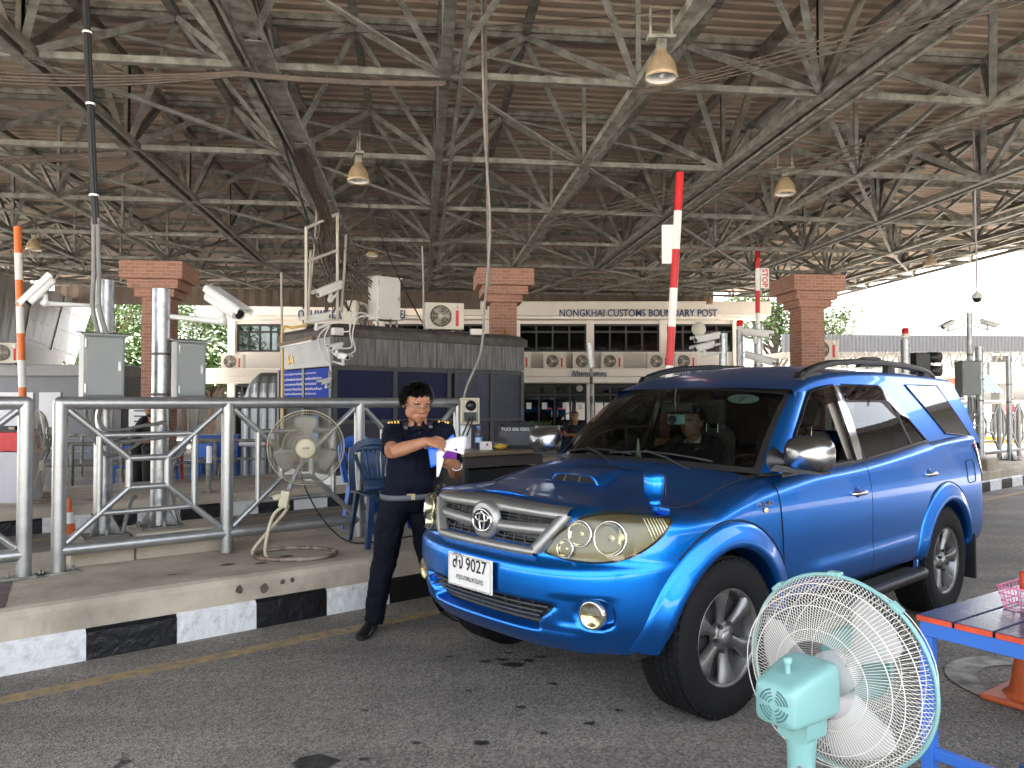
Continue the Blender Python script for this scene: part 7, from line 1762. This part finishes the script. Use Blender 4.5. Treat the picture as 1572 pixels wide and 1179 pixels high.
def m_add_ball(m, H, c, r, n=14, g=10):
    m.grid(lambda a, b: H @ (c + Vector((r[0] * math.cos(6.28319 * a) * math.sin(math.pi * b), r[1] * math.sin(6.28319 * a) * math.sin(math.pi * b), -r[2] * math.cos(math.pi * b)))), n, g, closeu=True)
def face_parts(H, t, s=1.0, glasses=False):
    m = MB()
    for sx in (-1, 1): m_add_ball(m, H, Vector((sx * .029, .0745, .003)) * s, Vector((.011, .006, .0035)) * s, 10, 6)
    m.build('eye', EYEW, t)
    m = MB()
    for sx in (-1, 1):
        m_add_ball(m, H, Vector((sx * .029, .0795, .0025)) * s, Vector((.0055, .003, .0035)) * s, 8, 6)
        m.tube([H @ (Vector((sx * x, y, z)) * s) for x, y, z in ((.014, .084, .021), (.028, .086, .027), (.043, .078, .024), (.053, .066, .018))], [.003 * s, .0052 * s, .0045 * s, .002 * s], 6)
        m.tube([H @ (Vector((sx * x, y, z)) * s) for x, y, z in ((.017, .081, .005), (.029, .082, .0085), (.042, .076, .006))], .0014 * s, 5)
    m.build('eyebrow', HAIR, t)
    m = MB(); m.tube([H @ (Vector((x, y, z)) * s) for x, y, z in ((-.024, .082, -.058), (-.008, .0915, -.0555), (0, .0925, -.0565), (.008, .0915, -.0555), (.024, .082, -.058))], [.001 * s, .0032 * s, .003 * s, .0032 * s, .001 * s], 6); m.build('mouth', LIP, t)
    if glasses:
        m = MB()
        for sx in (-1, 1):
            m.tube([H @ Vector((sx * (.030 + .022 * math.copysign(abs(math.cos(a)) ** .7, math.cos(a))), .094 - .004 * abs(math.cos(a)), -.006 + .014 * math.copysign(abs(math.sin(a)) ** .7, math.sin(a)))) for a in [k * .3142 for k in range(20)]], .0013, 5, True)
            m.tube([H @ Vector((sx * .052, .09, .0)), H @ Vector((sx * .074, .05, .004)), H @ Vector((sx * .082, -.01, .006))], .0013, 5)
        m.tube([H @ Vector((-.008, .095, -.002)), H @ Vector((0, .098, .0)), H @ Vector((.008, .095, -.002))], .0013, 5); m.build('glasses', mat('wire_gold', (.25, .2, .14), .3, .9), t)
def hair_cap(H, t, s=1.0, mt=None, n=420, seed=3, spike=.035, line=.035, long=0):
    random.seed(seed); m = MB(); c = Vector((0, -.020, .026)); R = Vector((.082, .100, .087))
    def inside(d): return d.z > (line / .09) - .9 * max(0, -d.y) - (.5 if abs(d.x) > .75 and d.y < .35 else 0) - (.9 * long)
    nu, nv = 40, 22; vs = []; keep = set(); fs = []
    for i in range(nu):
        for j in range(nv):
            a = 6.28319 * i / nu; b = math.pi * j / (nv - 1); d = Vector((math.cos(a) * math.sin(b), math.sin(a) * math.sin(b), -math.cos(b))); k = 1 + random.uniform(-.01, .03)
            vs.append(H @ ((c + Vector((d.x * R.x, d.y * R.y, d.z * R.z)) * k) * s))
            if inside(d): keep.add(i * nv + j)
    for i in range(nu):
        for j in range(nv - 1):
            f = (i * nv + j, ((i + 1) % nu) * nv + j, ((i + 1) % nu) * nv + j + 1, i * nv + j + 1)
            if sum(q in keep for q in f) >= 3: fs.append(f)
    m.add(vs, fs, True)
    for _ in range(n):                                        # loose locks
        a = random.uniform(0, 6.28319); z = random.uniform(-.5, 1); r = math.sqrt(1 - z * z); d = Vector((r * math.cos(a), r * math.sin(a), z))
        if not inside(d) or (d.y > .45 and d.z < .55): continue
        p = c + Vector((d.x * R.x, d.y * R.y, d.z * R.z)); tg = Vector((.55 + random.uniform(-.35, .35), .5 if d.y > -.2 else -.35, -.75)); dr = (tg - d * tg.dot(d) + d * random.uniform(.05, .35)).normalized(); ln = spike * random.uniform(.5, 1.3); sd = dr.cross(d).normalized() * .006
        m.add([H @ ((p - sd) * s), H @ ((p + sd) * s), H @ ((p + dr * ln * .55 + d * .012 + sd * .6) * s), H @ ((p + dr * ln + d * .006) * s), H @ ((p + dr * ln * .55 + d * .012 - sd * .6) * s)], [(0, 1, 2, 3, 4)])
    return m.build('hair', mt or HAIR, t)
def shoe(m, heel, d, sc_=1.0):
    d = Vector((d[0], d[1], 0)).normalized(); x = d.cross(Vector((0, 0, 1))); h0 = Vector((heel[0], heel[1], 0)); rows = []
    for t, w, z0, h in ((-.055, .024, .012, .06), (-.03, .036, .003, .085), (.03, .038, .003, .088), (.09, .042, .003, .07), (.15, .047, .003, .05), (.20, .042, .004, .04), (.225, .022, .008, .026)):
        c = h0 + d * t * sc_ + Vector((0, 0, heel[2] + z0 + h * sc_ / 2)); rows.append(ellring(c, x, Vector((0, 0, 1)), w * sc_, h * sc_ / 2, 14, .75))
    m.loft(rows)
def V(*a): return Vector(a)
# ---------------------------------------------------------------- the officer
OP = V(-.72, 5.28, 0)
off = thing('person', 'person in navy uniform with gold shoulder stripes reading papers beside the blue wagon', 'person', OP)
W = lambda x, y, z: V(x, y, z) - OP
J = dict(hipR=W(-.800, 5.25, .86), hipL=W(-.635, 5.33, .865), shR=W(-.815, 5.26, 1.325), shL=W(-.475, 5.345, 1.325), neck=W(-.648, 5.285, 1.425), front=V(.35, -.93, 0), w=1.0)
kR, aR_ = W(-.855, 5.17, .47), W(-.925, 5.16, .095); kL, aL_ = W(-.575, 5.36, .47), W(-.475, 5.555, .095)
eR, wR = W(-.778, 4.985, 1.205), W(-.548, 4.99, 1.275); eL, wL = W(-.385, 5.255, 1.045), W(-.362, 5.045, 1.115)
hc_ = W(-.640, 5.195, 1.522); look = V(.46, -.82, -.34); H = headM(hc_, look)
m = MB(); m.loft(torso_rings(J, -.004, fat=1.15)); limb(m, [J['neck'] - V(0, 0, .07), J['neck'], hc_ + V(-.005, .01, -.06)], [.066, .062, .058])
for a, b, c in ((J['shR'], eR, wR), (J['shL'], eL, wL)): limb(m, [a, b], [.058, .048]); limb(m, [b, b.lerp(c, .35), c], [.046, .047, .030])
for a, b, c in ((J['hipR'], kR, aR_), (J['hipL'], kL, aL_)): limb(m, [a - V(0, 0, .02), b], [.088, .058]); limb(m, [b, c], [.056, .040])
head_shape(m, H @ Matrix.Diagonal((1.04, 1, 1, 1)), 1.09)
hand(m, wR, W(-.40, 4.97, 1.245), V(-.15, -.6, .8), -1, .55); hand(m, wL, W(-.46, 4.965, 1.185), V(.35, -.5, -.75), -1, .75)
remesh(m.build('body', SKIN, off), .0048, 3)
H = H @ Matrix.Diagonal((1.134, 1.09, 1.09, 1)); face_parts(H, off, 1.0, True); hair_cap(H, off, 1.0, n=1500, spike=.034, line=.027)
m = MB(); m.loft(torso_rings(J, .012, upto=1.05, fat=1.15, start=0.0))
limb(m, [J['shR'] + V(.05, 0, -.01), J['shR'] - V(.0, .0, .005), J['shR'].lerp(eR, .45), J['shR'].lerp(eR, .80)], [.07, .076, .073, .070]); limb(m, [J['shL'] + V(-.05, 0, -.01), J['shL'], J['shL'].lerp(eL, .45), J['shL'].lerp(eL, .78)], [.07, .076, .071, .068])
shirt = remesh(m.build('shirt', UNI, off), .008, 5, .030)
m = MB()
lx = (J['shL'] - J['shR']).normalized(); fx = V(0, 0, 1).cross(lx).normalized(); fx = fx if fx.dot(J['front']) > 0 else -fx; nb = J['neck'] - V(0, 0, .035)
for sx in (-1, 1):                                            # collar wings
    m.add([nb + lx * sx * .062 - fx * .01 + V(0, 0, .035), nb + lx * sx * .068 - fx * .01 - V(0, 0, .02), nb + lx * sx * .075 + fx * .085 - V(0, 0, .075), nb + lx * sx * .012 + fx * .092 - V(0, 0, .035), nb + lx * sx * .02 + fx * .068 + V(0, 0, .0)], [(0, 1, 2, 3, 4)])
m.build('collar', UNI, off, solid=.006)
m = MB()
for k in range(5): m.ball(nb + fx * (.112 + .012 * math.sin(k)) - V(0, 0, .07 + .085 * k), .006, 8, 6)
m.each('button', mat('navy_button', (.02, .02, .03), .3), off)
for sx, sh in ((-1, J['shR']), (1, J['shL'])):                # shoulder boards with stripes
    c0, c1 = sh + V(0, 0, .075) - lx * sx * .105 + fx * .0, sh + V(0, 0, .062) + lx * sx * .03; up = V(0, 0, 1); m = MB(); m.bar(c0, c1, .062, .012); eb = m.build('shoulder_board', UNI, off, .004)
    m = MB()
    for f in (.52, .68, .84, .97): q = c0.lerp(c1, f); dd = (c1 - c0).normalized(); m.bar(q - dd * .006, q + dd * .006, .064, .0165)
    m.each('gold_stripe', GOLD, eb)
m = MB(); q = J['shL'].lerp(J['hipL'], .20) - lx * .075 + fx * .138; fr = Matrix((lx, fx, V(0, 0, 1))).transposed(); m.box(q, (.085, .006, .038), fr); rb = m.build('ribbon_bar', mat('ribbon_white', (.6, .6, .6), .6), off)
m = MB()
for k, o in enumerate((-.03, -.012, .008, .028)): m.box(q + lx * o + fx * .0035, (.010, .003, .034), fr)
m.each('ribbon', [mat('ribbon_colour', (.30, .09, .12), .6, col2=(.05, .08, .3), vscale=60)], rb)
m = MB(); q = J['shR'].lerp(J['hipR'], .24) + lx * .075 + fx * .135; m.box(q, (.075, .006, .026), fr); m.build('name_tag', mat('green_tag', (.03, .12, .09), .5), off)
m = MB(); rg = torso_rings(J, .024, upto=.25, fat=1.15); wc = [a.lerp(b, .35) for a, b in zip(rg[1], rg[2])]; up_ = V(0, 0, 1); m.loft([[p - up_ * .018 for p in wc], [p + up_ * .018 for p in wc]], cap=False); blt = m.build('belt', BELTM, off, solid=.004)
m = MB(); cc = sum(wc, V(0, 0, 0)) / len(wc); m.box(cc + fx * .150, (.055, .012, .038), fr); m.build('buckle', mat('buckle_gold', (.45, .36, .18), .35, .8), blt)
m = MB(); rr = torso_rings(J, .016, upto=.23, fat=1.1); m.loft([rr[0]] + [rr[1], [a.lerp(b, .3) for a, b in zip(rr[1], rr[2])]])
limb(m, [J['hipR'] + V(0.01, 0, -.01), J['hipR'].lerp(kR, .5), kR, kR.lerp(aR_, .5), aR_ + V(0, 0, -.035)], [.112, .100, .082, .075, .066], 16); limb(m, [J['hipL'] + V(-.01, 0, -.01), J['hipL'].lerp(kL, .5), kL, kL.lerp(aL_, .5), aL_ + V(0, 0, -.035)], [.112, .100, .082, .075, .066], 16)
remesh(m.build('trousers', UNIT, off), .009, 5, .032)
for h_, d_ in ((aR_ + V(-.01, .0, -.095), V(-.15, -.98, 0)), (aL_ + V(0, 0, -.095), V(.55, -.8, 0))): m = MB(); shoe(m, h_ - V(0, 0, h_.z), d_); m.build('shoe', LEATH, off)
m = MB(); q = wL + (eL - wL).normalized() * .012; dd = (eL - wL).normalized(); m.lathe([(.034, -.009), (.037, -.009), (.037, .009), (.034, .009), (.034, -.009)], q, dd, 20); m.ball(q + V(.0, -.02, .030), (.018, .010, .014), 12, 8); m.build('wrist_watch', CHROME, off)
# what he holds
def sheet(name, lab, cat, pts, mt, cv=.0, n=8, th=.0012):
    P = [V(*p) for p in pts]; m = MB(); nn = (P[1] - P[0]).cross(P[3] - P[0]).normalized()
    m.grid(lambda u, v: P[0].lerp(P[1], u).lerp(P[3].lerp(P[2], u), v) + nn * cv * (4 * u * (1 - u)), n, n); o = m.build(name, mt, None, solid=th); return tag(o, lab, cat)
PAP = mat('paper_white', (.72, .72, .76), .7)
def px3(u, v, Y): q = aty(u, v, Y); return (q.x, q.y, q.z)
sheet('paper', 'white papers held in both hands of the officer', 'paper', [px3(671, 690, 4.985), px3(712, 698, 4.93), px3(717, 669, 5.02), px3(683, 676, 5.03)], PAP, .012)
sheet('paper', 'second white sheet hanging below the papers, folded lengthwise', 'paper', [px3(670, 733, 4.97), px3(674, 731, 4.96), px3(686, 690, 4.99), px3(670, 692, 5.0)], PAP, .004)
sheet('folder', 'bright blue plastic folder under the papers', 'folder', [px3(661, 718, 5.0), px3(672, 714, 4.99), px3(672, 688, 5.0), px3(656, 686, 5.02)], mat('folder_blue', (.01, .14, .75), .35), .004)
sheet('pen_folder', 'blue folder corner showing above the papers', 'folder', [px3(690, 676, 5.045), px3(698, 671, 5.045), px3(696, 666, 5.05), px3(688, 673, 5.05)], mat('folder_blue', (.01, .14, .75), .35), .0)
m = MB(); a, b, c, d = V(*px3(679, 703, 4.945)), V(*px3(701, 705, 4.925)), V(*px3(702, 689, 4.955)), V(*px3(684, 695, 4.965)); nn = (b - a).cross(d - a).normalized() * .006
m.add([a, b, c, d, a + nn, b + nn, c + nn, d + nn], [(0, 1, 2, 3), (7, 6, 5, 4), (0, 4, 5, 1), (1, 5, 6, 2), (2, 6, 7, 3), (3, 7, 4, 0)]); tag(m.build('passport', mat('passport_purple', (.12, .01, .20), .45), bevel=.001), 'purple passport held under the papers', 'passport')
# ---------------------------------------------------------------- simpler figures, same method
def figure(lab, P, J, look, hc, arms, legs, top, bottom, cover=.85, seated=False, hs=1.0, hair=True, mask=None, group=None, skin=None, vox=.008, collar=None):
    t = thing('person', lab, 'person', P); m = MB(); H = headM(hc, look); m.loft(torso_rings(J, -.004)); limb(m, [J['neck'] - V(0, 0, .07), J['neck'], hc + V(0, 0, -.06)], [.06, .056, .052])
    for sh, e, w_, tp in arms: limb(m, [sh, e], [.052, .042]); limb(m, [e, w_], [.042, .028]); hand(m, w_, tp, V(0, 0, 1), 1, .7)
    for h, k, a in legs: limb(m, [h, k], [.082, .055]); limb(m, [k, a], [.054, .04]); shoe(m, a - V(0, 0, .095), J['front'])
    head_shape(m, H, hs); remesh(m.build('body', skin or SKIN, t), vox, 3); face_parts(H, t, hs)
    if hair: hair_cap(H, t, hs, n=260, seed=hash(lab) % 50 if False else len(lab), spike=.03, line=.036, long=hair if hair is not True else 0)
    m = MB(); m.loft(torso_rings(J, .013, upto=1.05))
    for sh, e, w_, tp in arms: limb(m, [sh.lerp(J['neck'], .3), sh, sh.lerp(e, cover), *([e, e.lerp(w_, cover)] if cover > .9 else [])], [.068, .07, .062, *([.058, .05] if cover > .9 else [])])
    remesh(m.build('shirt', top, t), .010, 4, .012)
    if legs:
        m = MB(); m.loft(torso_rings(J, .014, upto=.1))
        for h, k, a in legs: limb(m, [h, k, a], [.10, .074, .06])
        remesh(m.build('trousers', bottom, t), .011, 4, .01)
    if mask:
        m = MB(); m_add_ball(m, H, V(0, .052, -.05), V(.052, .045, .04)); m.build('face_mask', mask, t)
    if collar:
        m = MB(); lx = (J['shL'] - J['shR']).normalized(); fx = J['front'].normalized(); nb = J['neck'] - V(0, 0, .03)
        for sx in (-1, 1): m.add([nb + lx * sx * .06 + V(0, 0, .03), nb + lx * sx * .085 + fx * .05 - V(0, 0, .03), nb + lx * sx * .045 + fx * .10 - V(0, 0, .09), nb + lx * sx * .012 + fx * .085 - V(0, 0, .04)], [(0, 1, 2, 3)])
        m.build('collar', collar, t, solid=.005)
    return t
CM = car.matrix_basis
def carp(x, y, z): return CM @ K(x, y, z)
cf, cl = (CM.to_3x3() @ V(1, 0, 0)), (CM.to_3x3() @ V(0, 1, 0))
for y, lab, lk, hz_, kw in ((-.41, 'person with pale collar at the steering wheel of the blue wagon', (.15, 0, -.03), 1.375, dict(collar=WHTC)), (.37, 'person with dark hair in the near front seat of the wagon', (-.3, -.2, -.15), 1.30, {})):
    P = carp(2.40, y, .70); dz_ = .055 if y < 0 else 0; o_ = lambda x, yy, z: carp(x - .10, yy, z + (dz_ if z < 1.3 else 0)) - P
    J2 = dict(hipL=o_(2.42, y + .09, .83), hipR=o_(2.42, y - .09, .83), shL=o_(2.53, y + .17, 1.145), shR=o_(2.53, y - .17, 1.145), neck=o_(2.52, y, 1.21), front=cf.copy(), w=.93)
    if y < 0: arms = [(J2['shL'], o_(2.30, y + .24, .96), o_(2.05, y + .15, 1.03), o_(1.94, y + .13, 1.05)), (J2['shR'], o_(2.30, y - .24, .96), o_(2.05, y - .15, 1.03), o_(1.94, y - .13, 1.05))]
    else: arms = [(J2['shL'], o_(2.40, y + .24, .92), o_(2.18, y + .13, .86), o_(2.08, y + .10, .86)), (J2['shR'], o_(2.40, y - .24, .92), o_(2.18, y - .13, .86), o_(2.08, y - .10, .86))]
    legs = [(J2['hipL'], o_(2.0, y + .12, .80), o_(1.72, y + .12, .52)), (J2['hipR'], o_(2.0, y - .12, .80), o_(1.72, y - .12, .52))]
    figure(lab, P, J2, cf + cl * lk[0] + V(0, 0, lk[2]), o_(2.485, y, hz_), arms, legs, BLKC, BLKC, skin=SKIND, **kw)
# things on the dashboard and hanging at the windscreen
t = thing('compact_camera', 'mint grey compact camera hung behind the windscreen', 'camera', ws(.24, .56, -.05).lerp(ws(.24, .56, -.05), 1)); t.location = CM @ ws(.16, .60, -.06); t.rotation_euler = (0, 0, CAR_YAW + math.pi / 2)
MG = mat('mint_grey', (.22, .36, .34), .35, .2); m = MB(); m.bbox((-.06, -.012, -.032), (.06, .012, .032)); bd = m.build('body', MG, t, .006); m = MB(); m.lathe([(.026, .0), (.026, .014), (.02, .018), (.012, .012), (0, .012)], (.018, .012, 0), (0, 1, 0), 20); m.lathe([(.026, .0), (.026, .014), (.02, .018), (.012, .012), (0, .012)], (.018, -.012, 0), (0, -1, 0), 20); m.build('lens', BLACKM, bd); m = MB(); m.tube([(0, 0, .03), (.01, 0, .12), (.0, .0, .2)], .003, 5); m.build('strap', BLACKM, t)
BRS = mat('aged_brass', (.36, .33, .20), .35, .7)
for y, x, sc_, lab, pr in ((-.02, 1.30, 1.0, 'small stupa-shaped ornament on the dashboard, tallest', [(.045, 0), (.045, .02), (.03, .03), (.05, .05), (.045, .06), (.025, .075), (.02, .10), (.012, .12), (.006, .17), (0, .2)]), (-.16, 1.32, .7, 'small bell-shaped ornament beside the tall one on the dashboard', [(.035, 0), (.03, .05), (.02, .08), (.01, .12), (0, .13)]), (-.46, 1.34, .7, 'small goblet ornament left on the dashboard', [(.03, 0), (.01, .03), (.01, .05), (.04, .1), (.03, .12), (0, .12)])):
    t = thing('dashboard_ornament', lab, 'ornament', carp(x, y, 1.115), 0, 'ornaments on the dashboard'); m = MB(); m.lathe([(r * sc_, h * sc_) for r, h in pr], seg=18); m.build('figurine', BRS, t)
# seated man before the office
P = aty(883, 690, 18.5).xy.to_3d(); s = lambda x, y, z: V(x, y, z)
J3 = dict(hipL=s(.10, .1, .50), hipR=s(-.10, .1, .50), shL=s(.20, .06, .96), shR=s(-.20, .06, .96), neck=s(0, .05, 1.04), front=V(0, -1, 0), w=1.05)
figure('person in black shirt with folded arms seated before the glass doors', P, J3, V(.1, -1, -.05), s(0, .02, 1.19), [(J3['shL'], s(.27, -.08, .74), s(.05, -.22, .72), s(-.06, -.22, .73)), (J3['shR'], s(-.27, -.08, .74), s(-.05, -.25, .75), s(.06, -.25, .76))], [(J3['hipL'], s(.13, -.35, .48), s(.13, -.36, .10)), (J3['hipR'], s(-.13, -.35, .48), s(-.13, -.36, .10))], BLKC, BLKC, .7)
t = thing('office_chair', 'dark chair under the seated person before the glass doors', 'chair', P); m = MB(); m.bbox((-.24, -.2, .38), (.24, .26, .42)); m.build('seat', DARKM, t, .01); m = MB(); m.bbox((-.22, .24, .45), (.22, .27, .85)); m.build('backrest', DARKM, t, .01)
for sx in (-.2, .2):
    for y in (-.17, .23): m = MB(); m.cyl((sx, y, 0), (sx, y, .38), .015); m.build('leg', DARKM, t)
# two persons in black bending over the desk
P = aty(194, 720, 11.9).xy.to_3d()
J4 = dict(hipL=s(.02, .28, .82), hipR=s(.02, .46, .82), shL=s(.16, .10, 1.14), shR=s(.16, .46, 1.16), neck=s(.26, .26, 1.20), front=V(.8, -.2, -.55), w=.98)
figure('person in black cap and black top bending over the desk, back to us', P, J4, V(.8, -.1, -.6), s(.33, .24, 1.28), [(J4['shL'], s(.34, .04, .93), s(.45, .12, .80), s(.55, .14, .79)), (J4['shR'], s(.34, .5, .93), s(.45, .4, .80), s(.55, .38, .79))], [(J4['hipL'], s(.04, .28, .46), s(.0, .28, .10)), (J4['hipR'], s(.02, .46, .46), s(-.06, .46, .10))], BLKC, BLKC, .95)
P = aty(230, 720, 11.9).xy.to_3d()
J5 = dict(hipL=s(.10, .14, .85), hipR=s(-.10, .14, .85), shL=s(.17, .10, 1.22), shR=s(-.17, .10, 1.22), neck=s(0, .07, 1.29), front=V(-.2, -1, -.1), w=.9)
figure('person with black face mask and tied dark hair standing at the desk', P, J5, V(-.3, -.9, -.4), s(-.01, .03, 1.40), [(J5['shL'], s(.22, -.08, 1.0), s(.08, -.24, .92), s(.0, -.28, .92)), (J5['shR'], s(-.22, -.08, 1.0), s(-.08, -.24, .92), s(.0, -.27, .94))], [(J5['hipL'], s(.10, .12, .46), s(.10, .12, .10)), (J5['hipR'], s(-.10, .12, .46), s(-.10, .12, .10))], BLKC, mat('dark_shorts', (.015, .015, .016), .8), .95, hair=.3, mask=BLKC)
for u, Y, lab, tp in ((1432, 30, 'person in pale top far under the right canopy', WHTC), (1556, 27, 'person in red top far beyond the right railing', mat('red_top', (.5, .05, .06), .8)), (1478, 26, 'person in blue top far beyond the right railing', mat('blue_top', (.03, .15, .45), .8))):
    P = aty(u, 660, Y).xy.to_3d(); J6 = dict(hipL=s(.09, 0, .9), hipR=s(-.09, 0, .9), shL=s(.18, 0, 1.36), shR=s(-.18, 0, 1.36), neck=s(0, 0, 1.44), front=V(0, -1, 0), w=.95)
    figure(lab, P, J6, V(.2, -1, 0), s(0, -.02, 1.57), [(J6['shL'], s(.24, 0, 1.08), s(.24, -.05, .84), s(.24, -.06, .74)), (J6['shR'], s(-.24, 0, 1.08), s(-.24, -.05, .84), s(-.24, -.06, .74))], [(J6['hipL'], s(.1, 0, .48), s(.1, .02, .1)), (J6['hipR'], s(-.1, 0, .48), s(-.1, .02, .1))], tp, BLKC, .5, vox=.012)
